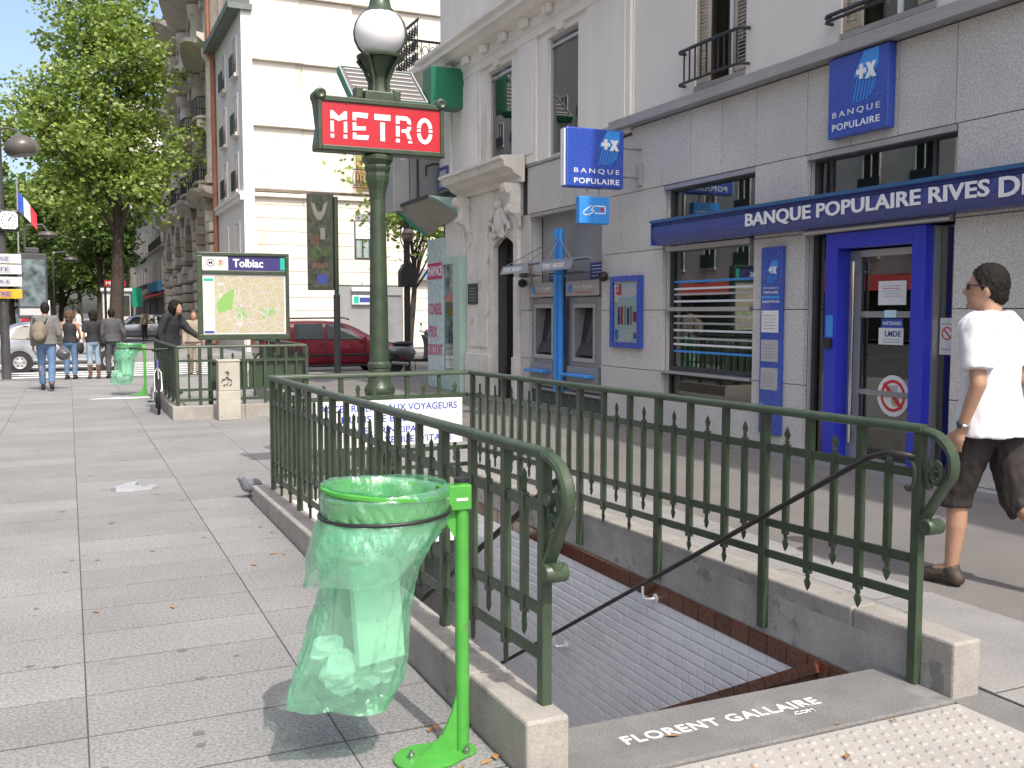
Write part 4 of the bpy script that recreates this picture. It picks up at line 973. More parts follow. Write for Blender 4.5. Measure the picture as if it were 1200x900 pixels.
# ------------------------------------------------------------------ METRO lamp standard
ML = thing('metro_lamp_post', 'green cast iron metro lamp post with red METRO sign and white globe', 'lamp post', (2.47, 8.32, 0))
cx, cy = 2.475, 8.32
MB().lathe([(.15,0),(.15,.12),(.125,.16),(.115,.62),(.125,.66),(.13,.72),(.112,.76),(.112,.80),(.128,.83),(.135,.87),(.125,.90),(.105,.93),(.098,.97),(.094,1.06),(.102,1.07),(.102,1.10),(.085,1.12)], (cx,cy,0), 24).obj('base', GI, ML, smooth=30)
for k in range(12):
    a = k*pi/6; MB().sphere((cx+.098*cos(a), cy+.098*sin(a), 1.015), .009, 6, 5).obj('rivet', GI, ML, smooth=60)
MB().lathe([(.084,1.121),(.079,1.6),(.068,2.3),(.064,2.52)], (cx,cy,0), 20).obj('shaft', GI, ML, smooth=40)
MB().lathe([(.066,2.521),(.075,2.60),(.098,2.68),(.102,2.72),(.098,2.75),(.112,2.78),(.116,2.80),(.105,2.815),(.115,2.83),(.135,2.86),(.135,2.885),(.10,2.905)], (cx,cy,0), 8, R=Matrix.Rotation(pi/8,3,'Z')).obj('capital', GI, ML)
sx0, sx1, sz0, sz1 = 1.925, 3.07, 2.905, 3.365; sy = 8.24
w2 = (sx1-sx0)/2; h2 = (sz1-sz0)/2; Ts = FY((sx0+sx1)/2, sy+.16, (sz0+sz1)/2)
outl = [(-w2+.01,-h2),(w2-.01,-h2),(w2-.0,-h2+.02)]+[(w2-.045+.02*cos(2*pi*t), -h2+.03+(2*h2-.06)*t) for t in (0.02,.2,.4,.6,.8)]+[(w2+.005,h2-.02),(w2+.012,h2+.01),(w2-.02,h2+.035),(w2-.07,h2+.035),(w2-.095,h2+.0)]
outl += [(-x, y) for x, y in reversed(outl)]
fr = MB(); fr.prism([(-w2,-h2),(w2,-h2),(w2+.0,-h2+.05),(w2-.025,-.03),(w2-.005,h2-.07),(w2+.012,h2-.01),(w2-.0,h2+.03),(w2-.06,h2+.035),(w2-.09,h2-.01),(-w2+.09,h2-.01),(-w2+.06,h2+.035),(-w2+.0,h2+.03),(-w2-.012,h2-.01),(-w2+.005,h2-.07),(-w2+.025,-.03),(-w2,-h2+.05)], Ts, .16)
fr.obj('sign_case', GI, ML, bev=.012)
fm = MB(); d_ = .045
fx0, fx1, fz0, fz1 = -w2+.05, w2-.05, -h2+.045, h2-.055
for (a, c, e_, g) in ((fx0, fx1, fz1, fz1+d_), (fx0, fx1, fz0-d_+.005, fz0), (fx0-d_+.01, fx0, fz0-d_+.005, fz1+d_), (fx1, fx1+d_-.01, fz0-d_+.005, fz1+d_)): rect(Ts @ Matrix.Translation((0,0,.16)), a, c, e_, g, .022, fm)
struct(fm.obj('sign_moulding', GI, ML, bev=.006), 'stuff')
for s in (-1, 1):
    MB().lathe([(.012,-.02),(.046,-.02),(.05,-.01),(.05,.16),(.046,.19),(.03,.20),(.012,.19)], Ts @ Vector((s*(w2-.04), h2-.0, 0)), 16, R=Matrix.Rotation(pi/2,3,'X')).obj('corner_scroll', GI, ML, smooth=40)
rect(Ts @ Matrix.Translation((0,0,.1605)), fx0+.002, fx1-.002, fz0+.002, fz1-.002, .006).obj('red_panel', MT['sign_red'], ML)
# stencil letters: x 0..1, y 0..1 in each cell, white pieces with a break
def ring(cx_, cy_, rx, ry, tx, ty, a0, a1, n=10):
    o_ = [(cx_+rx*cos(a0+(a1-a0)*k/n), cy_+ry*sin(a0+(a1-a0)*k/n)) for k in range(n+1)]
    return o_+[(cx_+(rx-tx)*cos(a1-(a1-a0)*k/n), cy_+(ry-ty)*sin(a1-(a1-a0)*k/n)) for k in range(n+1)]
LET = [
 [[(0,.0),(.22,.0),(.22,.14),(0,.14)],[(.0,.22),(.20,.22),(.20,.62),(.0,.62)],[(0,.70),(.20,.70),(.5,.62),(.80,.70),(1,.70),(1,1),(.84,1),(.5,.80),(.16,1),(0,1)],[(.80,.22),(1,.22),(1,.62),(.80,.62)],[(.78,0),(1,0),(1,.14),(.78,.14)]],
 [[(0,.0),(.92,.0),(1,.18),(.22,.16),(.22,.24),(0,.24)],[(0,.32),(.8,.36),(.8,.50),(.22,.48),(.22,.62),(0,.62)],[(0,.70),(.22,.70),(.22,.82),(.9,.80),(.96,1),(0,1)]],
 [[(0,.78),(1,.78),(1,1),(0,1)],[(.36,.0),(.64,.0),(.64,.70),(.36,.70)]],
 [[(0,0),(.24,0),(.24,.14),(0,.14)],[(0,.22),(.24,.22),(.24,.62),(0,.62)],[(0,.70),(.24,.70),(.24,.84),(.66,.84),(.74,.72),(.98,.70),(.92,.9),(.7,1),(0,1)],[(.98,.62),(.74,.62),(.66,.52),(.36,.50),(.36,.38),(.62,.38),(.74,.16),(1,.14),(.86,.36),(.82,.42),(.95,.52)],[(.76,.0),(1.06,.0),(1.0,.08),(.78,.08)]],
 [ring(.5,.56,.5,.44,.24,.16,.12,pi-.12), ring(.5,.44,.5,.44,.24,.16,pi+.12,2*pi-.12), [(0,.46),(.24,.46),(.24,.56),(0,.56)] , [(.76,.46),(1,.46),(1,.56),(.76,.56)]],
]
lw_ = .142; gap_ = .048; tot = 5*lw_+4*gap_; x_ = -tot/2; lh = .225
for ch, pieces in zip('METRO', LET):
    mb = MB()
    for pc_ in pieces: mb.prism([(x_+lw_*a, -.012-lh/2+lh*c) for a, c in pc_], Ts @ Matrix.Translation((0,0,.167)), .003)
    struct(mb.obj('letter', MT['letter_white'], ML), 'stuff'); x_ += lw_+gap_
# lantern over the sign
MB().box(cx-.13, cx+.13, cy-.10, cy+.10, 3.345, 3.43).obj('lantern_foot', GI, ML, bev=.012); MB().box(cx-.20, cx-.135, cy-.06, cy+.06, 3.36, 3.46).obj('lantern_foot', GI, ML, bev=.012); MB().box(cx+.135, cx+.20, cy-.06, cy+.06, 3.36, 3.46).obj('lantern_foot', GI, ML, bev=.012)
MB().lathe([(.085,3.431),(.075,3.48),(.072,3.53),(.085,3.58),(.115,3.64),(.15,3.69),(.165,3.72),(.14,3.735)], (cx+.02,cy,0), 10).obj('lantern_stem', GI, ML, smooth=30)
for k in range(4):
    a = k*pi/2+pi/4; dx, dy = cos(a), sin(a)
    MB().tube([(cx+.02+dx*.09, cy+dy*.09, 3.43), (cx+.02+dx*.085, cy+dy*.085, 3.52), (cx+.02+dx*.14, cy+dy*.14, 3.64), (cx+.02+dx*.20, cy+dy*.20, 3.72)], [.02,.018,.018,.022], 8).obj('lantern_rib', GI, ML, smooth=50)
gx = cx+.035; gz_ = 3.935
MB().sphere((gx, cy, gz_), .215, 32, 20).obj('globe', MT['globe'], ML, smooth=60)
MB().lathe([(.20,3.715),(.205,3.735),(.17,3.755),(.12,3.76)], (gx,cy,0), 20).obj('gallery', GI, ML, smooth=40)
for k in range(2):
    a = k*pi-YAW; pts = [(gx+cos(a)*.222*sin(t), cy+sin(a)*.222*sin(t), gz_-.222*cos(t)) for t in [i*pi*.86/8+.28 for i in range(9)]]
    MB().tube(pts, .012, 6).obj('globe_arm', GI, ML, smooth=50)
MB().lathe([(.15,4.085),(.13,4.12),(.10,4.15),(.085,4.22),(.07,4.32),(.03,4.42),(.012,4.5)], (gx,cy,0), 12).obj('crown', GI, ML, smooth=40)
# ------------------------------------------------------------------ litter bag stand
def bagmat():
    m = bpy.data.materials.new('bag_film'); m.use_nodes = True; n = m.node_tree.nodes; L = m.node_tree.links
    for x in list(n): n.remove(x)
    out = n.new('ShaderNodeOutputMaterial'); tr = n.new('ShaderNodeBsdfTransparent'); tl = n.new('ShaderNodeBsdfTranslucent'); df = n.new('ShaderNodeBsdfDiffuse'); gl = n.new('ShaderNodeBsdfGlossy')
    tr.inputs[0].default_value = (.64,.95,.79,1); tl.inputs[0].default_value = (.34,.80,.55,1); df.inputs[0].default_value = (.42,.78,.58,1); gl.inputs['Roughness'].default_value = .07; gl.inputs[0].default_value = (1,1,1,1)
    g = n.new('ShaderNodeNewGeometry'); nz = n.new('ShaderNodeTexNoise'); nz.inputs['Scale'].default_value = 16; nz.inputs['Detail'].default_value = 5
    mp = n.new('ShaderNodeMapping'); mp.inputs['Scale'].default_value = (1,1,.55); L.new(g.outputs['Position'], mp.inputs[0]); L.new(mp.outputs[0], nz.inputs[0])
    bp = n.new('ShaderNodeBump'); bp.inputs['Strength'].default_value = .9; bp.inputs['Distance'].default_value = .02; L.new(nz.outputs[0], bp.inputs['Height'])
    for s_ in (tl, df, gl): L.new(bp.outputs[0], s_.inputs['Normal'])
    m1 = n.new('ShaderNodeMixShader'); m1.inputs[0].default_value = .5; L.new(tl.outputs[0], m1.inputs[1]); L.new(df.outputs[0], m1.inputs[2])
    m2 = n.new('ShaderNodeMixShader'); m2.inputs[0].default_value = .36; L.new(tr.outputs[0], m2.inputs[1]); L.new(m1.outputs[0], m2.inputs[2])
    lw = n.new('ShaderNodeLayerWeight'); lw.inputs[0].default_value = .25; L.new(bp.outputs[0], lw.inputs['Normal'])
    mr = n.new('ShaderNodeMapRange'); L.new(lw.outputs['Facing'], mr.inputs[0]); mr.inputs[3].default_value = .10; mr.inputs[4].default_value = .5
    m3 = n.new('ShaderNodeMixShader'); L.new(mr.outputs[0], m3.inputs[0]); L.new(m2.outputs[0], m3.inputs[1]); L.new(gl.outputs[0], m3.inputs[2]); L.new(m3.outputs[0], out.inputs[0])
    MT['bag'] = m
bagmat()
def litter_stand():
    BG = MT['bin_green']
    t = thing('litter_bag_stand', 'green litter stand with a filled translucent green bag next to the near railing', 'litter bin', (0,0,0), 'green litter bag stands')
    MB().tube([(0,0,0.01),(0,0,.965)], .0245, 18).obj('pole', BG, t, smooth=50)
    MB().lathe([(.022,.965),(.0265,.966),(.0265,.978),(.015,.982)], (0,0,0), 14).obj('pole_cap', MT['plastic_black'], t, smooth=40)
    pts = [(.05*cos(a), .05*sin(a)) for a in [-pi/2+pi*k/10 for k in range(11)]]+[(-.07+.0, .09)]+[(-.14+.11*cos(a), .0+.10*sin(a)) for a in [pi*.5+pi*k/14 for k in range(15)]]+[(-.07,-.09)]
    MB().prism(pts, Matrix.Translation((0,0,.002)), .012).obj('foot_plate', BG, t, bev=.003)
    MB().prism([(-.02,.012),(-.16,.012),(-.13,.03),(-.075,.075),(-.04,.15),(-.024,.21)], Matrix(((1,0,0,0),(0,0,1,-.006),(0,1,0,.002),(0,0,0,1))), .012).obj('gusset', BG, t)
    for p in ((-.19,0),(0,-.04)): MB().lathe([(.012,.013),(.012,.03),(.006,.031),(.006,.042)], (p[0],p[1],0), 6).obj('bolt', MT['steel'], t)
    # bracket box
    MB().box(-.085, .027, -.030, .030, .872, .958).obj('bracket', BG, t, bev=.004)
    MB().prism([(-.085,.872),(-.022,.872),(-.022,.77),(-.03,.78),(-.06,.83)], Matrix(((1,0,0,0),(0,0,1,-.004),(0,1,0,0),(0,0,0,1))), .008).obj('bracket_gusset', BG, t)
    MB().box(-.030, .012, -.0316, -.0303, .905, .914).obj('maker_label', MT['paper'], t)
    cxr = -.275; r = .202
    prof = [(r,.85),(r+.004,.85),(r+.004,.945),(r+.012,.952),(r+.012,.962),(r+.002,.966),(r-.004,.958),(r-.002,.85)]
    mb = MB(); n = 40; vs = []; fs = []
    for k in range(n):
        a = 2*pi*k/n
        for rr_, z in prof: vs.append((cxr+rr_*cos(a), rr_*sin(a), z+.015*cos(a)*-1))
    q = len(prof)
    for k in range(n):
        l = (k+1) % n
        for j in range(q): fs.append((k*q+j, k*q+(j+1)%q, l*q+(j+1)%q, l*q+j))
    mb.add(vs, fs).obj('ring', BG, t, smooth=40)
    el = [(cxr+(r+.0165)*cos(2*pi*k/48), (r+.0165)*sin(2*pi*k/48), .885+.006*cos(2*pi*k/48)) for k in range(48)]
    MB().tube(el, .0065, 8, closed=True).obj('elastic_cord', MT['plastic_black'], t, smooth=60)
    # bag: levels (z, xmin, xmax, half depth)
    LV = [(.972,-.478,-.072,.206),(.955,-.492,-.058,.214),(.905,-.488,-.062,.212),(.885,-.487,-.062,.212),(.862,-.498,-.070,.214),(.82,-.515,-.095,.205),(.77,-.512,-.13,.195),(.72,-.508,-.155,.17),(.66,-.495,-.175,.145),(.58,-.51,-.19,.13),(.50,-.535,-.20,.12),(.42,-.555,-.205,.105),(.35,-.585,-.215,.085),(.30,-.605,-.235,.055),(.25,-.615,-.265,.022)]
    n = 168; vs = []; fs = []; rg = random.Random(2); ph = [rg.uniform(0, 6.28) for _ in range(8)]
    ZS = []
    for i in range(len(LV)-1):
        for s_ in range(7): ZS.append(i+s_/7)
    ZS.append(len(LV)-1)
    for f_ in ZS:
        i = int(f_); u = f_-i; A_ = LV[i]; B_ = LV[min(i+1, len(LV)-1)]
        z, xa, xb, dp = [A_[k]*(1-u)+B_[k]*u for k in range(4)]
        down = max(0, min(1, (.88-z)/.45))
        for k in range(n):
            a = 2*pi*k/n
            fold = .020*sin(7*a+ph[0]+3*z)+.014*sin(13*a+ph[1]-7*z)+.008*sin(23*a+ph[2]+11*z)
            tight = noise.noise(Vector((cos(a)*4, sin(a)*4, z*14)))*.012
            loose = noise.noise(Vector((cos(a)*2.2+5, sin(a)*2.2, z*5)))*.045*down
            q1 = Vector((cos(a)*5+z*6, sin(a)*5, z*17+cos(a)*5)); q2_ = Vector((cos(a)*9-z*9, sin(a)*9+3, z*26-a*1.5 if a < pi else z*26-(2*pi-a)*1.5)); crk = (abs(noise.noise(q1))-.25)*.055+(abs(noise.noise(q2_))-.25)*.03
            rr_ = 1+(fold*(.35+down*1.6))+tight+loose+crk*(1 if z < .945 else .2)
            sagz = .03*sin(2*a+.6)*down-.02*(1-cos(a))*down*.5 + (.010*cos(a)*(1 if z > .84 else .4))
            vs.append(((xa+xb)/2+(xb-xa)/2*cos(a)*rr_, dp*sin(a)*rr_, z+sagz-.035*down*cos(a)))
    m_ = len(ZS)
    for i in range(m_-1):
        for k in range(n): fs.append((i*n+k, i*n+(k+1)%n, (i+1)*n+(k+1)%n, (i+1)*n+k))
    for k in range(n//2-1): fs.append(((m_-1)*n+k+0, (m_-1)*n+k+1, (m_-1)*n+n-2-k, (m_-1)*n+n-1-k))
    MB().add(vs, fs).obj('bag', MT['bag'], t, smooth=70)
    # loose outer fold of the bag sagging below the cord
    vs = []; fs = []; nn = 120; mm = 14
    for i in range(mm+1):
        for k in range(nn):
            a = 2*pi*k/nn; zl = .735+.075*cos(a-.2)-.02*sin(3*a); u = i/mm; z = .882*(1-u)+zl*u
            cc = -.278-.03*u; rx = .217+.012*sin(pi*u)+.006*u; ry = .217+.010*sin(pi*u)-.01*u
            w = 1+.016*sin(11*a+5*u)+(abs(noise.noise(Vector((cos(a)*5+z*8, sin(a)*5, z*22))))-.2)*.07*u
            vs.append((cc+rx*w*cos(a)-.012*u, ry*w*sin(a), z+.006*cos(a)))
    for i in range(mm):
        for k in range(nn): fs.append((i*nn+k, i*nn+(k+1)%nn, (i+1)*nn+(k+1)%nn, (i+1)*nn+k))
    MB().add(vs, fs).obj('bag_fold', MT['bag'], t, smooth=70)
    # turned-in lip of the bag inside the ring
    vs = []; fs = []
    for j, (z, rr_) in enumerate(((.974,.208),(.968,.196),(.945,.192),(.91,.189),(.88,.186),(.85,.182))):
        for k in range(60):
            a = 2*pi*k/60; q2 = rr_*(1+.03*sin(9*a+j)+.02*sin(17*a)); vs.append((cxr+q2*cos(a), q2*sin(a), z-.015*cos(a)))
    for j in range(5):
        for k in range(60): fs.append((j*60+k, j*60+(k+1)%60, (j+1)*60+(k+1)%60, (j+1)*60+k))
    MB().add(vs, fs).obj('bag_lining', MT['bag'], t, smooth=70)
    # loose overlap flap that sags on the left, drawn as a second skin
    Rb = Matrix.Rotation(R_(8), 3, 'Z') @ Matrix.Rotation(R_(-4), 3, 'Y')
    # rubbish inside
    MB().cbox((-.325, -.06, .565), (.165, .04, .33), Rb).obj('white_carton', MT['white_paint'], t, bev=.004)
    MB().cbox((-.36, .03, .57), (.17, .035, .32), Matrix.Rotation(R_(4), 3, 'Y')).obj('paper_bag', MT['underside'], t, bev=.004)
    for i, (x, y, z, r2) in enumerate(((-.43,-.01,.36,.07),(-.35,.0,.34,.06),(-.30,-.01,.36,.05),(-.47,.01,.44,.05))):
        mb = MB(); mb.sphere((x,y,z), r2, 22, 16, (1,.6,1))
        mb.v = [tuple(Vector(v)+Vector((noise.noise(Vector(v)*30), noise.noise(Vector(v)*30+Vector((9,0,0))), noise.noise(Vector(v)*30+Vector((0,9,0)))))*.025) for v in mb.v]
        mb.obj('crumpled_paper', MT['paper'], t)
    return t
st = litter_stand(); st.location = (1.224, 3.14, -.001)
dup(st, (1.28, 19.6, 0), 0, 'green litter bag stand beside the bicycle near the crossing')
# ------------------------------------------------------------------ second metro entrance with the map
e2 = thing('metro_stairwell', 'second metro stairwell with pale kerb wall in front of the crossing', 'stairwell', (2.35, 17, 0))
for (x0, x1, y0, y1) in ((1.33,2.35,14.86,15.06),(2.354,3.36,14.86,15.06),(1.33,1.52,15.064,19.0),(3.17,3.36,15.064,19.0)): MB().box(x0, x1, y0, y1, -.04, .19).obj('kerb_block', MT['plinth'], e2, bev=.012)
MB().box(1.52, 3.17, 15.064, 19.0, -.034, -.005).obj('dark_stair_sheet', MT['room'], e2)  # flat near-black sheet: shade of the stair opening put in as colour
for k in range(4): MB().box(1.53, 3.16, 18.9-.3*k-.3, 18.9-.3*k, -.004, .002+.001*k).obj('step_edge', MT['landing'], e2)
r2 = thing('metro_railing', 'green iron railing of the second metro entrance beneath the map', 'railing', (2.35, 14.95, .19), 'green iron railings of the metro stairs')
def simple_rail(root, p, q, zb, n, posts):
    p = Vector(p); q = Vector(q)
    moulded_rail(root, p+Vector((0,0,1.05)), q+Vector((0,0,1.05)))
    for z, nm in ((.84,'middle_rail'),(.42,'lower_rail'),(.27,'bottom_rail')): MB().bar(p+Vector((0,0,z)), q+Vector((0,0,z)), .015, .036).obj(nm, GI, root)
    ax = 'y' if abs((q-p).x) > abs((q-p).y) else 'x'
    for i in range(n+1):
        c = p.lerp(q, i/n)
        if i % posts == 0: MB().box(c.x-.022, c.x+.022, c.y-.022, c.y+.022, zb, 1.03).obj('post', GI, root)
        elif i % 2: 
            mb = MB().box(c.x-.013, c.x+.013, c.y-.013, c.y+.013, .37, .87); spear(mb, c.x, c.y, .87, 1, ax); spear(mb, c.x, c.y, .37, -1, ax); mb.obj('short_bar', GI, root)
        else: MB().box(c.x-.013, c.x+.013, c.y-.013, c.y+.013, .25, 1.03).obj('long_bar', GI, root)
simple_rail(r2, (1.42, 14.96, 0), (3.30, 14.96, 0), .19, 12, 2)
r3 = thing('metro_railing', 'green iron side railing behind the leaning bicycle', 'railing', (1.42, 17, .19), 'green iron railings of the metro stairs'); simple_rail(r3, (1.42, 15.10, 0), (1.42, 18.9, 0), .19, 24, 4)
r4 = thing('metro_railing', 'green iron far side railing of the second metro entrance', 'railing', (3.30, 17, .19), 'green iron railings of the metro stairs'); simple_rail(r4, (3.30, 15.10, 0), (3.30, 18.9, 0), .19, 24, 4)
pb = thing('steel_screen', 'dark green steel screen plates behind the second entrance railing', 'screen', (2.5, 15.02, .45))
for x0, x1 in ((1.86, 2.42), (2.44, 3.24)): MB().box(x0, x1, 15.0, 15.015, .42, .83).obj('plate', MT['green_iron'], pb)
mp_ = thing('metro_map_board', 'green framed metro map board headed Tolbiac above the second entrance', 'map board', (2.4, 15.1, .19))
X0, X1, Z0, Z1 = 1.735, 3.075, 1.14, 2.435; YM = 15.08
MB().box(X0+.02, X1-.02, YM+.012, YM+.14, Z0+.02, Z1-.02).obj('back_case', GI, mp_)
for (a, c, e_, g) in ((X0,X1,Z1-.05,Z1),(X0,X1,Z0,Z0+.085),(X0,X0+.075,Z0+.085,Z1-.05),(X1-.055,X1,Z0+.085,Z1-.05),(X0+.075,X1-.055,2.11,2.17)): MB().box(a, c, YM-.03, YM+.05, e_, g).obj('frame_bar', GI, mp_, bev=.008)
for x in (1.90, 2.90): MB().box(x-.03, x+.03, YM+.02, YM+.10, -.004, Z0+.02).obj('post', GI, mp_)
MB().box(X0+.076, 2.18, YM-.008, YM+.01, 2.175, 2.38).obj('logo_plate', MT['paper'], mp_); MB().box(2.182, X1-.056, YM-.008, YM+.01, 2.175, 2.38).obj('title_plate', M('title_purple', (.045,.035,.16), .4), mp_); MB().box(X1-.13, X1-.062, YM-.013, YM-.0085, 2.185, 2.37).obj('green_tab', M('tab_green', (.02,.42,.30), .4), mp_)
text('Tolbiac', FY(2.47, YM-.009, 2.28), .44, .125, MT['letter_white'], mp_, 'title_lettering', .002, .025)
disc(FY(1.93, YM-.009, 2.28), .058, 'black', 'logo_ring', mp_, .002, r0=.047); text('M', FY(1.93, YM-.009, 2.28), .055, .055, MT['black'], mp_, 'logo_letter', .002, .01)
disc(FY(2.07, YM-.009, 2.28), .055, 'poster_skin', 'line_disc', mp_, .002); text('7', FY(2.07, YM-.0115, 2.28), .045, .07, MT['red'], mp_, 'line_number', .002, .02)
def mapmat():
    m = bpy.data.materials.new('street_map'); m.use_nodes = True; n = m.node_tree.nodes; L = m.node_tree.links; p = n['Principled BSDF']; p.inputs['Roughness'].default_value = .35
    g = n.new('ShaderNodeNewGeometry'); mp = n.new('ShaderNodeMapping'); mp.inputs['Scale'].default_value = (1,0,1); L.new(g.outputs['Position'], mp.inputs[0])
    def vor(sc, a, b):
        v = n.new('ShaderNodeTexVoronoi'); v.feature = 'DISTANCE_TO_EDGE'; v.inputs['Scale'].default_value = sc; L.new(mp.outputs[0], v.inputs['Vector']); r = n.new('ShaderNodeMapRange'); L.new(v.outputs['Distance'], r.inputs[0]); r.inputs[1].default_value = a; r.inputs[2].default_value = b; r.inputs[3].default_value = 1; r.inputs[4].default_value = 0; return r.outputs[0]
    def mix(a, b, f):
        x = n.new('ShaderNodeMix'); x.data_type = 'RGBA'
        for s_, v in ((x.inputs[0], f), (x.inputs[6], a), (x.inputs[7], b)):
            if isinstance(v, tuple): s_.default_value = (*v, 1)
            else: L.new(v, s_)
        return x.outputs[2]
    nz = n.new('ShaderNodeTexNoise'); nz.inputs['Scale'].default_value = 3.5; L.new(mp.outputs[0], nz.inputs[0])
    r = n.new('ShaderNodeMapRange'); L.new(nz.outputs[0], r.inputs[0]); r.inputs[1].default_value = .62; r.inputs[2].default_value = .65
    nz2 = n.new('ShaderNodeTexNoise'); nz2.inputs['Scale'].default_value = 9; L.new(mp.outputs[0], nz2.inputs[0]); r2_ = n.new('ShaderNodeMapRange'); L.new(nz2.outputs[0], r2_.inputs[0]); r2_.inputs[1].default_value = .35; r2_.inputs[2].default_value = .65
    c = mix((.42,.40,.21), (.44,.37,.29), r2_.outputs[0]); c = mix(c, (.25,.40,.14), r.outputs[0]); c = mix(c, (.50,.49,.44), vor(22, .02, .05)); c = mix(c, (.52,.52,.50), vor(7, .015, .03)); c = mix(c, (.45,.42,.45), vor(3.2, .004, .012))
    L.new(c, p.inputs['Base Color']); MT['map'] = m
mapmat()
MB().box(X0+.076, X1-.056, YM-.006, YM+.01, Z0+.088, 2.108).obj('map_margin', MT['paper'], mp_)
MB().box(X0+.24, X1-.075, YM-.0085, YM-.0062, Z0+.105, 2.09).obj('map_sheet', MT['map'], mp_)
MB().box(X0+.09, X0+.23, YM-.0085, YM-.0062, 2.01, 2.05).obj('legend_tab', MT['tab_green'], mp_); MB().box(X0+.09, X0+.23, YM-.0085, YM-.0062, 1.50, 1.99).obj('legend_list', MT['render_pale'], mp_); MB().box(X0+.09, X0+.23, YM-.0085, YM-.0062, Z0+.14, 1.48).obj('legend_list', MT['pale_cyan'], mp_); MB().box(X0+.09, X0+.23, YM-.0085, YM-.0062, Z0+.10, Z0+.135).obj('legend_logo', MT['bank_navy'], mp_)
MB().add([PY(x, y, YM-.0088) for x, y in ((262,345),(275,338),(272,362),(256,367),(254,355))], [(0,1,2,3,4)]).obj('park_print', M('park', (.22,.42,.12), .5), mp_)
# white roadside cabinet
wc = thing('utility_cabinet', 'scuffed white utility cabinet with graffiti in front of the second entrance', 'cabinet', (2.08, 14.6, 0))
MB().box(1.925, 2.235, 14.48, 14.74, 0, .42).obj('lower_door', M('cab_white', (.42,.395,.34), .6, var=.12, vs=5, wear=((.25,.22,.18), 14, .70)), wc, bev=.01); MB().box(1.93, 2.23, 14.485, 14.735, .422, .84).obj('upper_door', MT['cab_white'], wc, bev=.01); MB().box(1.92, 2.24, 14.475, 14.745, .842, .87).obj('lid', MT['cab_white'], wc, bev=.008)
rg = random.Random(4)
for k in range(9):
    x, z = 2.08+rg.uniform(-.1,.1), .63+rg.uniform(-.15,.15); pts = [(x+rg.uniform(-.04,.04), 14.482, z+rg.uniform(-.03,.03)) for _ in range(4)]
    MB().tube(pts, .005, 5).obj('graffiti', MT['dark'], wc)
for x in (1.96, 2.20): MB().lathe([(.008,0),(.008,.006)], (x, 14.479, .055), 8, R=Matrix.Rotation(pi/2,3,'X')).obj('bolt', MT['dark'], wc)
# ------------------------------------------------------------------ far side of the side street
struct(MB().box(-3.0, 7.0, 36.6, 260, -.14, -.002).obj('far_pavement', MT['slab']))
struct(MB().box(7.0, 60, 36.6, 40.2, -.14, -.003).obj('side_pavement', MT['slab']))
kerbline((-3.0, 36.45, -.123), (40, 36.45, -.123), 30, 'kerb_far')
# zebra crossing
zc_ = struct(MB().box(-2.4, 5.4, 26.0, 26.5, -.139, -.136).obj('crossing_marking', MT['white_paint']))
for k in range(1, 10): MB().box(-2.4, 5.4, 26.0+k*1.02, 26.5+k*1.02, -.139, -.136).obj('stripe', MT['white_paint'], zc_)
# ------------------------------------------------------------------ cream corner building
YC = 40.0
cr = thing('cream_building', 'tall cream corner building with banded stone base across the side street', 'building', (12, 46, 0))
MB().box(6.82, 26, YC+.12, 60, 0, 26).obj('wall', MT['cream'], cr)
MB().box(6.80, 8.75, YC-.05, YC+.118, 6.3, 26).obj('corner_pier', MT['cream'], cr); MB().box(8.752, 9.1, YC+.04, YC+.119, 6.3, 26).obj('pier_return', MT['cream'], cr)
zz_ = .05; k = 0
while zz_ < 6.0:
    zt_ = zz_+.525
    for (x0, x1, yf) in ((6.80, 8.75, YC-.05), (8.755, 10.15, YC), (12.95, 26, YC)) if zt_ < 2.9 else (((6.80,8.75,YC-.05),(8.755,10.88,YC),(11.62,26,YC)) if zz_ > 3.6 and zt_ < 5.8 else ((6.80,8.75,YC-.05),(8.755,26,YC))):
        MB().box(x0, x1, yf, YC+.119, zz_+.007, zt_-.007).obj('stone_course', MT['cream'], cr, bev=.008)
    zz_ = zt_; k += 1
for z, h in ((6.12, .16), (6.42,.07), (8.87, .14), (11.42, .14), (14.0,.14)):
    MB().box(6.62, 8.85, YC-.22, YC+.118, z, z+h).obj('ledge', MT['cream'], cr, bev=.02); MB().box(8.852, 26, YC-.14, YC+.118, z, z+h).obj('ledge', MT['cream'], cr, bev=.02)
# upper plain panels
for a, c in ((6.50, 8.86), (9.03, 11.41), (11.58, 13.98), (14.16, 25.9)):
    MB().box(8.755, 10.9, YC+.02, YC+.1185, a, c).obj('wall_panel', MT['cream'], cr)
    MB().box(12.3, 26, YC+.02, YC+.1185, a, c).obj('wall_panel', MT['cream'], cr)
def far_window(root, T, w, h, mat='win_dark', frame='white_paint', sill=True, name='window'):
    """window in the plane of T: frame pieces proud, pane set back between them"""
    f_ = MB(); d = .07
    for a, c, e_, g in ((-w/2,-w/2+d,0,h),(w/2-d,w/2,0,h),(-w/2+d,w/2-d,h-d,h),(-w/2+d,w/2-d,0,d),(-.03,.03,d,h-d)): rect(T, a, c, e_, g, .06, f_)
    wn = f_.obj(name, MT[frame], root); rect(T, -w/2+d, w/2-d, d, h-d, .02).obj('pane', MT[mat], wn)
    if sill: rect(T, -w/2-.1, w/2+.1, -.14, -.002, .16).obj('sill', MT['render_pale'], wn)
    return wn
far_window(cr, FY(11.25, YC+.1, 3.75), .68, 1.9, 'curtain', 'dark', False); MB().box(10.92, 11.58, YC-.03, YC+.1, 5.35, 5.62).obj('blind_box', MT['grey_metal'], cr)
MB().box(10.95, 11.55, YC+.02, YC+.06, 4.6, 5.34).obj('roller_blind', MT['paper'], cr)
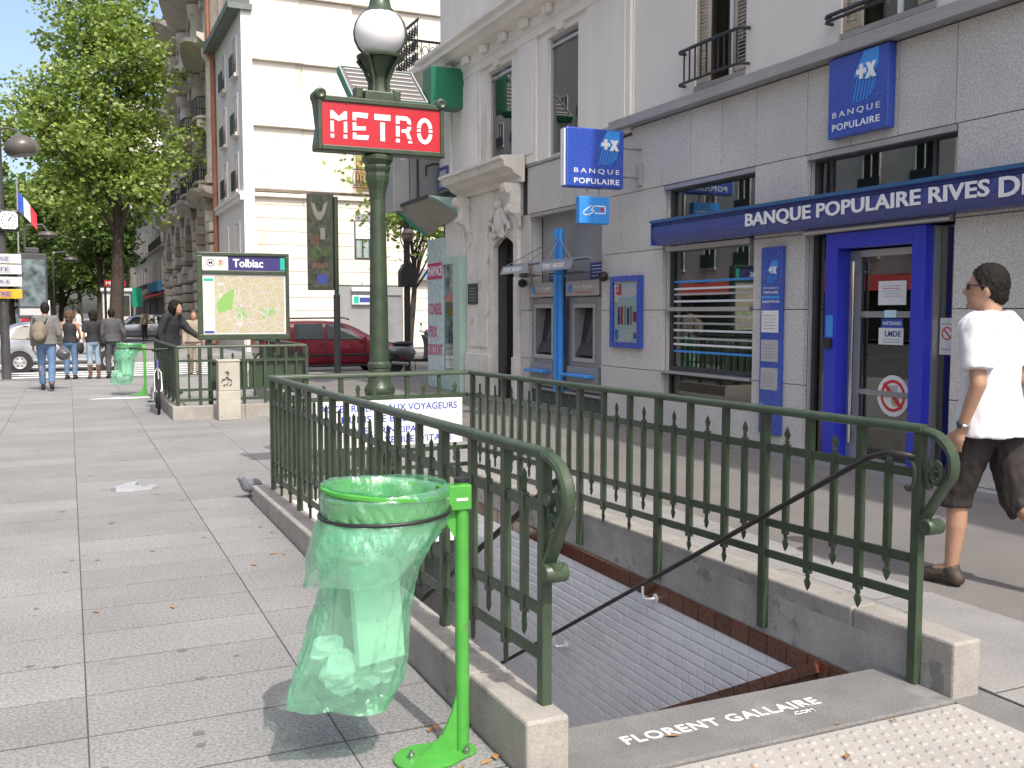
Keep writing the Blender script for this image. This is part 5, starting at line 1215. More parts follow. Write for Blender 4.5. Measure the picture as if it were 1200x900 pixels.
MB().box(11.02, 11.78, YC+.0, YC+.1, 6.62, 8.5).obj('shutter', M('orange_wood', (.42,.22,.09), .6, var=.15, vs=4), cr)
ib = MB().box(10.75, 12.1, YC-.35, YC-.31, 7.35, 7.40).box(10.75, 12.1, YC-.35, YC-.31, 6.62, 6.66).obj('balcony_railing', MT['iron'], cr)
mbb = MB()
for k in range(10): mbb.tube([(10.82+k*.14+.06*cos(a), YC-.33, 7.0+.32*sin(a)) for a in [i*pi/5 for i in range(10)]], .014, 5, closed=True)
struct(mbb.obj('ironwork', MT['iron'], ib), 'stuff')
# dark service door bay
MB().box(10.16, 12.94, YC+.05, YC+.118, 0, 2.85).obj('service_bay', MT['grey_metal'], cr)
for a, c in ((11.75, 12.90),): MB().box(a, c, YC+.02, YC+.049, 0, 2.2).obj('service_door', M('door_grey', (.20,.205,.215), .5, var=.2, vs=2), cr)
MB().box(11.75, 12.90, YC+.015, YC+.049, 2.21, 2.27).obj('door_head', MT['dark'], cr); MB().lathe([(.06,0),(.06,.06)], (11.95, YC+.02, 1.0), 10, R=Matrix.Rotation(pi/2,3,'X')).obj('door_knob', MT['dark'], cr)
ls = thing('lit_sign_box', 'small white and green sign box on the grey service wall', 'sign', (11.2, YC, 1.9)); MB().box(10.75, 11.62, YC-.10, YC+.045, 1.88, 2.25).obj('box', MT['paper'], ls); MB().box(10.80, 11.02, YC-.105, YC-.1005, 1.92, 2.21).obj('green_panel', MT['tab_green'], ls); MB().box(11.05, 11.58, YC-.105, YC-.1005, 1.96, 2.17).obj('grey_print', MT['bank_navy'], ls)
sl_ = thing('strip_light', 'white strip light over the service wall sign', 'light', (11.2, YC, 2.5)); MB().box(10.72, 11.66, YC-.14, YC-.02, 2.42, 2.58).obj('tube_cover', MT['paper'], sl_, bev=.02); MB().box(11.15, 11.2, YC-.1, YC-.06, 2.58, 2.78).obj('bracket', MT['grey_metal'], sl_)
bx = thing('blue_sign_box', 'pale box with a blue panel on the cream wall behind the dark pole', 'sign', (14.0, YC, 3.0)); MB().box(13.2, 14.8, YC-.3, YC-.001, 2.92, 3.4).obj('box', MT['grey_metal'], bx); MB().box(13.9, 14.7, YC-.305, YC-.3005, 2.98, 3.34).obj('blue_panel', MT['sky_blue'], bx)
# avenue wing
wg = thing('grey_white_wing', 'narrow grey-white wing with small balcony windows and dark eaves beside the cream wall', 'building', (6.6, 43, 0))
MB().box(6.40, 6.815, YC-.3, 47.0, 0, 13.2).obj('wall', MT['cream_side'], wg)
MB().box(5.95, 6.83, YC-.45, 47.1, 13.2, 13.42).obj('eaves', MT['zinc'], wg); MB().box(5.90, 5.948, YC-.45, 47.1, 13.22, 13.5).obj('gutter', MT['zinc'], wg)
MB().box(6.25, 6.398, YC-.35, 47.0, 5.95, 6.15).obj('ledge', MT['cream_side'], wg); MB().box(6.2, 6.398, YC-.35, 47.0, 6.152, 6.28).obj('ledge', MT['cream_side'], wg)
for yw in (41.1, 44.2):
    for z0, h in ((11.0,1.5),(8.7,1.55),(6.45,1.5)):
        w_ = far_window(wg, FX(6.399, yw, z0), .95, h, 'win_dark', 'cream_side', True); MB().box(6.20, 6.235, yw-.5, yw+.5, z0, z0+.75).obj('balcony_panel', MT['iron'], w_)
    far_window(wg, FX(6.399, yw, 3.0), .95, 2.2, 'shop_dark', 'cream_side', False)
MB().box(6.32, 6.3985, YC-.2, 46.9, 0, 2.7).obj('shop_base', MT['render_grey'], wg)
pp = tag(MB().tube([(6.28, 46.9, 0), (6.28, 46.9, 12.9), (6.1, 46.9, 13.1), (6.1,46.9,20)], .11, 10).obj('drain_pipe', MT['copper'], None, smooth=50), 'copper coloured drain pipe between the wing and the ornate building', 'pipe')
# ------------------------------------------------------------------ ornate building
ob = thing('ornate_building', 'ornate brown stone building with arches, columns and curved balconies', 'building', (7.5, 57, 0))
OX = 6.35
MB().box(OX+.25, 20, 47.05, 72, 0, 21).obj('wall', MT['ornate'], ob)
bays = [(48.6, 52.6), (54.2, 58.2), (59.8, 63.8), (65.4, 69.4)]
piers_ = [47.7, 53.4, 59.0, 64.6, 70.4]
for yp in piers_:          # banded piers of the arcade
    z = 0.05
    while z < 5.6:
        MB().box(OX-.35, OX+.249, yp-.62, yp+.62, z, z+.46).obj('banded_stone', MT['ornate'] if rnd.random() < .6 else MT['ornate_band'], ob, bev=.09); z += .52
def arch(yc, w, zs, rise, x0, x1, nvs, name, mats):
    # voussoirs around an arch: wedge blocks
    for k in range(nvs):
        a0 = pi*k/nvs+.012; a1 = pi*(k+1)/nvs-.012; r0 = w/2; r1 = w/2+.62; mb = MB()
        pts = [(r0*cos(a0), r0*sin(a0)*rise), (r1*cos(a0), r1*sin(a0)*rise), (r1*cos(a1), r1*sin(a1)*rise), (r0*cos(a1), r0*sin(a1)*rise)]
        T = FX(x1, yc, zs); mb.prism(pts, T, x1-x0).obj(name, MT[mats[k % 2]], ob, bev=.03)
for i, (a, c) in enumerate(bays):
    yc = (a+c)/2; w = (c-a)-.35
    MB().box(OX+.18, OX+.249, yc-w/2, yc+w/2, 0, 6.6).obj('arch_recess', MT['shop_dark'], ob)
    arch(yc, w, 4.4, 1.25, OX-.3, OX+.24, 13, 'voussoir', ('ornate', 'ornate_band'))
    far_window(ob, FX(OX+.17, yc, 3.6), w*.55, 2.1, 'win_dark', 'ornate_band', True)
    MB().box(OX-.25, OX+.17, yc-w*.34, yc+w*.34, 3.25, 3.9).obj('arch_balcony', MT['ornate'], ob, bev=.05)
    MB().box(OX+.05, OX+.178, yc-w*.45, yc+w*.45, 0, 2.5).obj('shop_window', MT['awn_red'] if i == 0 else MT['shop_dark'], ob)
prof = [(OX+.24,6.9),(OX-.35,6.9),(OX-.42,7.05),(OX-.6,7.1),(OX-.62,7.3),(OX+.24,7.35)]
n = len(prof)
def band(z, d, h, nm='cornice', wav=0.0):
    mb = MB(); vs = []; N = 60
    for k in range(N+1):
        y = 47.1+24.8*k/N; off = wav*abs(sin((y-47.7)/5.7*pi)); dz = wav*1.2*abs(sin((y-47.7)/5.7*pi))
        for x, z_ in ((OX+.249, z), (OX-d*.5-off, z+dz), (OX-d-off, z+h*.5+dz), (OX-d-off, z+h+dz), (OX+.249, z+h+.05)): vs.append((x, y, z_))
    fs = [(k*5+j, k*5+(j+1)%5, (k+1)*5+(j+1)%5, (k+1)*5+j) for k in range(N) for j in range(5)]+[(0,1,2,3,4), tuple(range(N*5, N*5+5))]
    mb.add(vs, fs).obj(nm, MT['ornate'], ob)
band(6.9, .55, .35, wav=.25); band(13.6, .55, .4, wav=.5); band(17.2, .8, .5, wav=.7)
for yp in piers_:
    MB().lathe([(.52,7.5),(.52,7.8),(.42,7.9),(.38,12.6),(.36,13.0),(.5,13.15),(.56,13.35),(.56,13.6)], (OX+.1, yp, 0), 14).obj('column', MT['ornate'], ob, smooth=40)
    MB().lathe([(.48,14.1),(.42,14.3),(.36,16.4),(.48,16.6),(.52,17.1)], (OX+.1, yp, 0), 14).obj('column', MT['ornate'], ob, smooth=40)
    for k in range(8): MB().box(OX+.06, OX+.249, yp+.62, yp+.95, 8.0+k*.62, 8.36+k*.62).obj('quoin', MT['ornate_band'], ob, bev=.04)
for i, (a, c) in enumerate(bays):
    yc = (a+c)/2
    for z0 in (8.0, 11.0, 14.4):
        far_window(ob, FX(OX+.248, yc, z0), 1.5, 2.1, 'win_dark', 'ornate_band', True)
        arch(yc, 1.5, z0+2.1, .8, OX-.02, OX+.24, 7, 'voussoir', ('ornate', 'ornate_band'))
    for z0 in (7.7, 10.75):      # bowed balconies on brackets
        pts = [(.0,-1.5),(.45,-1.45),(.75,-1.15),(.85,-.5),(.85,.5),(.75,1.15),(.45,1.45),(0,1.5)]
        bal = MB().prism(pts, Matrix(((-1,0,0,OX+.249),(0,1,0,yc),(0,0,1,z0),(0,0,0,1))), .16).obj('balcony', MT['ornate'], ob, bev=.03)
        MB().tube([(OX+.249-x*.96, yc+y, z0+1.0) for x, y in pts], .035, 6).obj('balcony_handrail', MT['iron'], bal)
        br = MB()
        for (p, q) in zip(pts[:-1], pts[1:]):
            for s in range(3):
                u = s/3; x = p[0]*(1-u)+q[0]*u; y = p[1]*(1-u)+q[1]*u
                br.box(OX+.249-x*.96-.02, OX+.249-x*.96+.02, yc+y-.05, yc+y+.05, z0+.16, z0+1.0)
        struct(br.obj('balcony_ironwork', MT['iron'], bal), 'stuff')
        for s in (-1, 1):
            MB().prism([(0,0),(.72,0),(.74,-.16),(.5,-.34),(.36,-.6),(.16,-.9),(0,-1.05)], Matrix(((-1,0,0,OX+.249),(0,0,1,yc+s*1.05-.15),(0,1,0,z0-.003),(0,0,0,1))), .3).obj('bracket', MT['ornate'], bal, bev=.04)
            MB().lathe([(.08,-.17),(.2,-.17),(.2,.17),(.08,.17)], (OX-.32, yc+s*1.05, z0-.22), 14, R=Matrix.Rotation(pi/2,3,'X')).obj('bracket_scroll', MT['ornate'], bal, smooth=40)
MB().box(OX+.0, 20, 47.05, 72, 21.001, 21.4).obj('roof', MT['zinc'], ob)
# ------------------------------------------------------------------ further buildings along the avenue
def plain_building(name, label, y0, y1, x, top, mat, rows, ncol, awn=None, roof='zinc'):
    t = thing(name, label, 'building', (x+3, (y0+y1)/2, 0))
    MB().box(x, x+14, y0, y1, 0, top).obj('wall', MT[mat], t)
    MB().box(x-.35, x+14, y0, y1, top+.001, top+.3).obj('eaves', MT[roof], t)
    for i in range(ncol):
        yc = y0+(i+.5)*(y1-y0)/ncol
        for z0, h in rows:
            far_window(t, FX(x-.001, yc, z0), 1.15, h, 'win_dark', 'render_pale', True)
    for z0, h in rows: MB().box(x-.18, x-.002, y0+.1, y1-.1, z0-.45, z0-.25).obj('string_course', MT[mat], t)
    for i in range(max(2, int((y1-y0)/6))):
        a = y0+i*(y1-y0)/max(2, int((y1-y0)/6)); MB().box(x-.12, x-.002, a+.5, a+(y1-y0)/max(2, int((y1-y0)/6))-.5, .1, 2.6).obj('shop_window', MT['shop_dark'], t)
    return t
g3 = plain_building('grey_terrace', 'low pale grey terrace with railed windows and blue shop sign past the ornate building', 72.2, 104, 6.2, 10.0, 'render_grey', ((3.6,1.9),(6.6,2.0)), 9)
o = MB().box(5.75, 6.0, 73.0, 83.0, 3.05, 3.75).obj('blue_shop_sign', MT['awn_blue']); tag(o, 'long blue shop sign on the grey terrace beyond the arches', 'sign')
o = MB().add([(4.9,73,2.6),(4.9,92,2.6),(6.19,92,3.0),(6.19,73,3.0),(4.9,73,2.5),(4.9,92,2.5),(6.19,92,2.9),(6.19,73,2.9)], [(0,1,2,3),(7,6,5,4),(0,4,5,1),(1,5,6,2),(2,6,7,3),(3,7,4,0)]).obj('shop_awning', MT['awn_red']); tag(o, 'dull red shop awning under the blue shop sign', 'awning')
for k in range(34): MB().box(5.98, 6.02, 73+.9*k, 73.5+.9*k, 3.5, 3.9).obj('window_rail', MT['iron'], g3) if 73+.9*k > 84 else MB().box(5.98, 6.02, 73+.9*k, 73.5+.9*k, 6.3, 6.9).obj('window_rail', MT['iron'], g3)
plain_building('pale_block', 'tall pale pink block rising behind the low grey terrace', 104.2, 135, 5.9, 22, 'render_pale', ((4,2),(7.2,2),(10.4,2),(13.6,2),(16.8,2)), 8)
plain_building('distant_block', 'distant pale block closing the row behind the tree', 135.3, 180, 5.7, 20, 'render_grey', ((4,2),(7.2,2),(10.4,2),(13.6,2),(16.8,2)), 9)
b4 = thing('chimney_house', 'house with a red brick chimney above the grey terrace roof', 'building', (12, 85, 0)); MB().box(9, 18, 74, 100, 0, 17.5).obj('wall', MT['render_pale'], b4); MB().box(8.8, 18.2, 73.8, 100.2, 17.501, 18.2).obj('roof', MT['zinc'], b4); MB().box(9.3, 10.9, 76, 80, 18.202, 22.4).obj('chimney', MT['brick'], b4)
# opposite side of the avenue (shows in the bank windows)
def opposite(y0, y1, label, top, mat, aw):
    t = thing('opposite_building', label, 'building', (-26, (y0+y1)/2, 0))
    MB().box(-40, -26, y0, y1, 0, top).obj('wall', MT[mat], t)
    TT = lambda y, z: Matrix(((0,0,1,-26.0),(1,0,0,y),(0,1,0,z),(0,0,0,1)))
    nb = int((y1-y0)/3.4)
    for i in range(nb):
        yc = y0+(i+.5)*(y1-y0)/nb
        for z0 in (4.6, 8.0, 11.4, 14.8, 18.2):
            if z0+2.4 < top: 
                w_ = far_window(t, TT(yc, z0), 1.3, 2.3, 'win_dark', 'white_paint', True); MB().box(-25.8, -25.75, yc-.8, yc+.8, z0, z0+.9).obj('balcony_panel', MT['iron'], w_)
    MB().box(-25.99, -25.9, y0+.5, y1-.5, .1, 2.9).obj('shop_window', MT['shop_dark'], t); MB().add([(-24.4,y0+1,2.7),(-24.4,y1-1,2.7),(-25.99,y1-1,3.6),(-25.99,y0+1,3.6)], [(0,1,2,3)]).obj('awning', MT[aw], t)
opposite(-14, 8, 'cream building with a red awning mirrored in the bank door glass', 24, 'cream', 'awn_red')
opposite(8.3, 30, 'pale building mirrored in the striped bank window', 25, 'render_pale', 'awn_green')
opposite(36, 62, 'grey building across the avenue mirrored in the upper bank windows', 24, 'render_grey', 'awn_red')
opposite(62.5, 125, 'long pale building mirrored in the tall upper windows by the corner', 30, 'render_pale', 'awn_red')
# ------------------------------------------------------------------ trees
import numpy as np
def leafmat(name, c0, c1):
    m = bpy.data.materials.new(name); m.use_nodes = True; n = m.node_tree.nodes; L = m.node_tree.links
    for x in list(n): n.remove(x)
    out = n.new('ShaderNodeOutputMaterial'); g = n.new('ShaderNodeNewGeometry'); mx = n.new('ShaderNodeMix'); mx.data_type = 'RGBA'
    mx.inputs[6].default_value = (*c0, 1); mx.inputs[7].default_value = (*c1, 1); L.new(g.outputs['Random Per Island'], mx.inputs[0])
    df = n.new('ShaderNodeBsdfDiffuse'); tl = n.new('ShaderNodeBsdfTranslucent'); gl = n.new('ShaderNodeBsdfGlossy'); gl.inputs['Roughness'].default_value = .45
    L.new(mx.outputs[2], df.inputs[0]); L.new(mx.outputs[2], tl.inputs[0])
    a = n.new('ShaderNodeMixShader'); a.inputs[0].default_value = .45; L.new(df.outputs[0], a.inputs[1]); L.new(tl.outputs[0], a.inputs[2])
    b_ = n.new('ShaderNodeMixShader'); b_.inputs[0].default_value = .05; L.new(a.outputs[0], b_.inputs[1]); L.new(gl.outputs[0], b_.inputs[2]); L.new(b_.outputs[0], out.inputs[0]); MT[name] = m
leafmat('leaf', (.16,.25,.035), (.36,.47,.11)); leafmat('leaf_far', (.09,.17,.03), (.21,.31,.075))
def tree(name, label, loc, H, crown, nl, seed, trunk_r, leaf=.2, group='avenue trees', mat='leaf', lean=0.0, first=.32):
    """crown = list of (dx, dy, z, rx, ry, rz) ellipsoids"""
    r = np.random.RandomState(seed); rp = random.Random(seed)
    t = thing(name, label, 'tree', loc, group); x0, y0, z0 = loc
    pts = [(x0+lean*u*u+.12*sin(u*7+seed), y0+.1*sin(u*5+seed), z0-.05+H*.78*u) for u in [i/10 for i in range(11)]]
    MB().tube(pts, [trunk_r*(1.25 if i == 0 else 1)*(1-.085*i) for i in range(11)], 10).obj('trunk', MT['bark'], t, smooth=60)
    ends = []; lm = MB(); nb = 26
    for k in range(nb):
        u = first+(1-first)*(k/nb); i0 = min(9, int(u*10)); p = Vector(pts[i0]).lerp(Vector(pts[i0+1]), u*10-i0)
        c = crown[rp.randrange(len(crown))]; a = rp.uniform(0, 2*pi); q = Vector((x0+c[0]+c[3]*.8*cos(a), y0+c[1]+c[4]*.8*sin(a), z0+c[2]+c[5]*rp.uniform(-.5,.75)))
        if q.z < p.z+.3: q.z = p.z+rp.uniform(.4, 1.5)
        mid = p.lerp(q, .5)+Vector((rp.uniform(-.4,.4), rp.uniform(-.4,.4), rp.uniform(.1,.6))); rr_ = trunk_r*.38*(1-u*.55)
        lm.tube([p, mid, q], [rr_, rr_*.55, rr_*.15], 6)
        for s in range(5):
            b0 = mid.lerp(q, rp.random()); e = b0+Vector((rp.uniform(-1,1), rp.uniform(-1,1), rp.uniform(-.2,1)))*rp.uniform(.8,1.8); lm.tube([b0, b0.lerp(e,.5)+Vector((0,0,.1)), e], [rr_*.25, rr_*.16, .008], 4)
            ends.append(e)
        ends.append(q)
    struct(lm.obj('limbs', MT['bark'], t, smooth=60), 'stuff')
    # leaf clusters spread through the crown volume, gaps left between clusters
    cl = [np.array(e) for e in ends]
    vol = np.array([c[3]*c[4]*c[5] for c in crown]); vol = vol/vol.sum()
    while len(cl) < max(120, nl//70):
        c = crown[r.choice(len(crown), p=vol)]; d = r.normal(size=3); d /= np.linalg.norm(d); q = r.rand()**(1/2.2)
        cl.append(np.array([x0+c[0]+c[3]*d[0]*q, y0+c[1]+c[4]*d[1]*q, z0+c[2]+c[5]*d[2]*q]))
    cl = np.array(cl); idx = r.randint(len(cl), size=nl); sg = r.uniform(.22, .5, size=len(cl))
    P = cl[idx]+r.normal(size=(nl,3))*sg[idx][:,None]*np.array([1,1,.75])
    n1 = r.normal(size=(nl,3)); n1[:,2] *= .55; n1 /= np.linalg.norm(n1, axis=1)[:,None]; n2 = np.cross(n1, r.normal(size=(nl,3))); n2 /= np.linalg.norm(n2, axis=1)[:,None]
    s_ = leaf*r.uniform(.55,1.25,size=nl)[:,None]
    V = np.stack([P-n1*s_*.5, P+n2*s_*.36+n1*s_*.05, P+n1*s_*.55, P-n2*s_*.36+n1*s_*.05], axis=1).reshape(-1,3)
    me = bpy.data.meshes.new('crown'); me.vertices.add(nl*4); me.vertices.foreach_set('co', V.ravel()); me.loops.add(nl*4); me.loops.foreach_set('vertex_index', np.arange(nl*4)); me.polygons.add(nl); me.polygons.foreach_set('loop_start', np.arange(nl)*4); me.polygons.foreach_set('loop_total', np.full(nl,4)); me.materials.append(MT[mat]); me.update(); me.validate()
    struct(link('crown', me, t), 'stuff')
    return t
tree('avenue_tree', 'tall leafy green tree standing nearest on the left, dark trunk past the crossing', (2.15, 50, 0), 17, [(-.6,0,12.8,3.0,3.0,3.4),(-1.6,-.3,9.4,3.0,3.2,2.6),(.6,.2,9.2,2.6,3.0,2.4),(-1.0,0,6.8,3.0,3.0,1.5),(-.3,0,15.8,2.0,2.0,1.8),(1.9,0,7.2,1.3,1.4,1.1)], 30000, 11, .36, .235, first=.36)
tree('avenue_tree', 'second avenue tree just behind the tall leafy one, thin trunk by the kiosk', (2.0, 74, 0), 14, [(0,0,9,4.2,4.2,3.6),(-1.5,0,6,4,4,1.8)], 16000, 12, .3, .34, mat='leaf_far')
tree('avenue_tree', 'tree at the left picture edge behind the clock pole', (-5.6, 66, 0), 8, [(0,0,4.9,3.0,3,2.0)], 7000, 13, .3, .32, mat='leaf_far')
tree('avenue_tree', 'tree standing behind the flag pole on the left', (-4.3, 84, 0), 13, [(0,0,8.4,4.6,4.6,3.8),(1,0,5.5,3.6,3.6,1.6)], 13000, 14, .3, .36, mat='leaf_far')
tree('avenue_tree', 'distant avenue tree left of the dark trunk, over the white panel', (-1.5, 108, 0), 15, [(0,0,9.5,5.5,5,5.0),(0,0,5,5,4,2)], 14000, 15, .35, .42, mat='leaf_far')
tree('avenue_tree', 'farthest tree closing the avenue view at the horizon', (1.5, 140, 0), 16, [(0,0,9,7.5,6,6.0),(-5,0,7,6,5,5),(-12,0,8,7,5,6)], 16000, 16, .35, .55, mat='leaf_far')
tree('avenue_tree', 'low bushy tree between the second trunk and the left lamp', (-.6, 92, 0), 10, [(0,0,5.6,3.6,3.6,3.6),(1.2,0,3.6,2.6,2.6,2.0)], 10000, 18, .25, .38, mat='leaf_far', first=.15)
tree('avenue_tree', 'low dark tree filling the view right of the second trunk', (4.4, 112, 0), 11, [(0,0,5.0,2.2,4,4.2),(-3,0,4.2,3.0,3,3.0)], 10000, 19, .25, .42, mat='leaf_far', first=.12)
tree('avenue_tree', 'low tree at the far left behind the poster column', (-5.5, 118, 0), 12, [(0,0,6.0,4.2,4,4.6),(2.5,0,3.8,3.4,3,2.6)], 11000, 20, .25, .42, mat='leaf_far', first=.12)
tree('side_street_tree', 'small leafy tree in the side street left of the pharmacy', (10.35, 31.0, 0), 7.5, [(.25,0,5.2,1.0,1.3,1.2),(.35,-.3,4.2,.9,1.2,.9)], 4000, 17, .13, .22, group='side street trees')
# ------------------------------------------------------------------ street furniture in the middle distance
def lathe_h(mb, p, q, prof, n=12):
    pass
M('print_brown', (.10,.06,.04), .5, var=.5, vs=9); M('print_green', (.05,.08,.025), .5, var=.6, vs=9)
hp = thing('hanging_sign_post', 'dark pole carrying a tall dark illustrated panel near the side street kerb', 'sign post', (6.22, 24.6, 0))
MB().tube([(6.22,24.6,0),(6.22,24.6,2.0)], .085, 12).obj('lower_pole', MT['dark'], hp, smooth=50); MB().tube([(6.22,24.6,2.0),(6.22,24.6,4.45)], .06, 12).obj('upper_pole', MT['green_iron'], hp, smooth=50)
Rp = Matrix.Rotation(R_(-28), 3, 'Z'); pc0 = Vector((5.86, 24.75, 3.32))
MB().cbox(pc0, (.66, .16, 2.42), Rp).obj('panel_case', MT['dark'], hp, bev=.02)
Tp = Matrix.Translation(pc0) @ Rp.to_4x4() @ Matrix.Rotation(pi/2, 4, 'X') @ Matrix.Translation((0,0,.081))
rect(Tp, -.29, .29, -1.15, 1.15, .004).obj('panel_print', M('print_dark', (.055,.06,.04), .4, var=.8, vs=5), hp)
MB().prism([(-.22,1.0),(-.14,.7),(-.05,.55),(.05,.55),(.14,.7),(.22,1.0),(.12,.95),(.05,.75),(-.05,.75),(-.12,.95)], Tp @ Matrix.Translation((0,0,.0045)), .002).obj('printed_emblem', M('print_grey', (.20,.20,.17), .5), hp)
for (a, c, e_, g, m_) in ((-.24,-.02,-.05,.16,'print_brown'),(.02,.14,.06,.34,'print_grey'),(-.24,.0,-.4,-.2,'print_green'),(.04,.24,-.35,-.12,'print_green'),(-.22,.2,-.66,-.52,'print_brown'),(-.08,.18,-1.05,-.82,'bank_navy')): rect(Tp @ Matrix.Translation((0,0,.0045)), a, c, e_, g, .0015).obj('printed_block', MT[m_], hp)
lp = thing('dark_lamp_pole', 'black pole with round lamp and black signal box behind the scooter', 'lamp post', (8.22, 25.0, 0))
MB().tube([(8.22,25.0,-.01),(8.22,25.0,4.1)], .085, 12).obj('pole', MT['black'], lp, smooth=50); MB().sphere((8.22, 24.9, 3.58), .17, 18, 12).obj('round_lamp', M('lamp_tan', (.20,.16,.11), .25), lp, smooth=60)
MB().lathe([(.02,.10),(.10,.09),(.16,.03),(.178,.0),(.178,-.01)][::-1], (8.22, 24.9, 3.60), 18).obj('lamp_cap', MT['black'], lp, smooth=40)
MB().box(8.0, 8.44, 24.86, 25.12, 2.22, 2.62).obj('signal_box', MT['black'], lp, bev=.02); MB().prism([(-.22,0),(.22,0),(.08,.22),(-.08,.22)], FY(8.22, 25.12, 2.621), .24).obj('box_hood', MT['black'], lp)
# left-hand mast with lantern, clock and direction signs
mt = thing('traffic_mast', 'dark mast at the left edge carrying clock, round lantern and direction signs', 'mast', (-1.44, 27.3, 0))
MB().tube([(-1.44,27.3,-.14),(-1.44,27.3,7.7)], [.11,.06], 12).obj('pole', MT['dark'], mt, smooth=50)
MB().tube([(-1.44,27.3,6.0),(-1.2,27.3,6.05),(-1.0,27.3,5.98)], .03, 8).obj('lantern_arm', MT['dark'], mt); MB().lathe([(.05,.28),(.16,.25),(.34,.12),(.40,-.02),(.36,-.16),(.30,-.22)][::-1], (-.93, 27.3, 5.62), 20, R=Matrix.Rotation(R_(-10),3,'Y')).obj('lantern', M('lantern_grey', (.10,.09,.08), .35), mt, smooth=40)
ck = MB().cbox((-1.26, 27.15, 3.79), (.50,.12,.54), None).obj('clock_case', MT['black'], mt, bev=.10); 
Tk = FY(-1.26, 27.088, 3.79); MB().prism([(-.20,-.14),(-.14,-.21),(.14,-.21),(.20,-.14),(.20,.14),(.14,.21),(-.14,.21),(-.20,.14)], Tk, .004).obj('clock_face', MT['paper'], ck)
for k in range(12): a = k*pi/6; rect(Tk @ Matrix.Translation((.155*sin(a), .165*cos(a), .0045)), -.012, .012, -.018, .018, .002).obj('clock_mark', MT['dark'], ck)
for ang, L_, w_ in ((R_(33), .10, .014), (R_(38), .16, .010)): MB().prism([(-w_,-.03),(w_,-.03),(w_*.6,L_),(-w_*.6,L_)], Tk @ Matrix.Translation((0,0,.008 if L_ > .12 else .0045)) @ Matrix.Rotation(-ang, 4, 'Z'), .002).obj('clock_hand', MT['black'], ck)
for z, c in ((2.86,'paper'),(2.60,'paper'),(2.30,'paper'),(2.0,'yellow')):
    s_ = MB().box(-1.95, -1.02, 27.14, 27.18, z-.115, z+.115).obj('direction_sign', MT[c], mt, bev=.01)
    MB().box(-1.95, -1.25, 27.134, 27.1395, z-.085, z+.085).obj('sign_field', MT['paper_grey'] if c == 'paper' else MT['orange_wood'], s_)
    text({2.86:'PL. D ITALIE', 2.60:'PORTE', 2.30:'VERS A 6', 2.0:'CENTRE'}[z], FY(-1.6, 27.1335, z), .6, .09, MT['bank_navy'], s_, 'lettering', .002, .01)
fl = thing('flag_pole', 'thin pole with a blue white and red flag hanging behind the clock', 'flag pole', (-1.62, 40, -.0))
MB().tube([(-1.62,40,0),(-1.55,40,6.4)], .03, 8).obj('pole', MT['grey_metal'], fl)
for i, c in enumerate(('bank_blue', 'paper', 'red')):
    vs = []
    for j in range(7):
        for k in range(3):
            u = (i+k/2)/3*1.0; v = j/6; vs.append((-1.56+u*.62, 40+.06*sin(u*9+v*3), 5.95-v*.62-u*.85+.05*sin(v*5+u*3)))
    MB().add(vs, [(j*3+k, j*3+k+1, (j+1)*3+k+1, (j+1)*3+k) for j in range(6) for k in range(2)]).obj('flag_stripe', MT[c], fl, smooth=60)
ac = thing('poster_column', 'advertising column with a dark film poster behind the direction signs', 'advert panel', (-.95, 37.5, 0))
MB().box(-1.55, -.62, 37.3, 37.6, 1.35, 3.55).obj('case', MT['dark'], ac, bev=.03); rect(FY(-1.085, 37.298, 1.75), -.40, .40, 0, 1.6, .004).obj('poster', M('poster_film', (.10,.13,.14), .4, var=.9, vs=3), ac); MB().box(-1.50, -.68, 37.29, 37.2985, 1.45, 1.68).obj('footer', MT['paper_grey'], ac); MB().box(-1.2, -.95, 37.38, 37.52, -.002, 1.35).obj('leg', MT['dark'], ac); MB().box(-1.3,-.85,37.35,37.55,3.551,3.75).obj('crown', MT['dark'], ac, bev=.03)
for i, (x, y, z, s, lab) in enumerate(((-1.0,47,4.5,1,'dark street lamp on a curved arm above the poster column'),(-.1,62,4.2,-1,'smaller dark street lamp on a curved arm farther along the avenue'))):
    t = thing('street_lamp', lab, 'street lamp', (x, y, 0), 'avenue street lamps'); MB().tube([(x-.6,y,0),(x-.6,y,z+.5),(x-.45,y,z+.75),(x+.1,y,z+.8),(x+.3,y,z+.5)], .06, 8).obj('pole', MT['dark'], t, smooth=50); MB().lathe([(.05,.2),(.32,.12),(.40,0),(.30,-.1)][::-1], (x+.32, y, z+.35), 14).obj('lantern', MT['lantern_grey'], t, smooth=40)
wp = thing('white_notice_panel', 'white upright panel on a post behind the silver car roof', 'panel', (-.75, 41, 0)); MB().box(-1.15, -.62, 41, 41.06, 1.35, 2.0).obj('panel', MT['paper'], wp); MB().box(-.93,-.85,41.02,41.05,0,1.35).obj('post', MT['grey_metal'], wp)
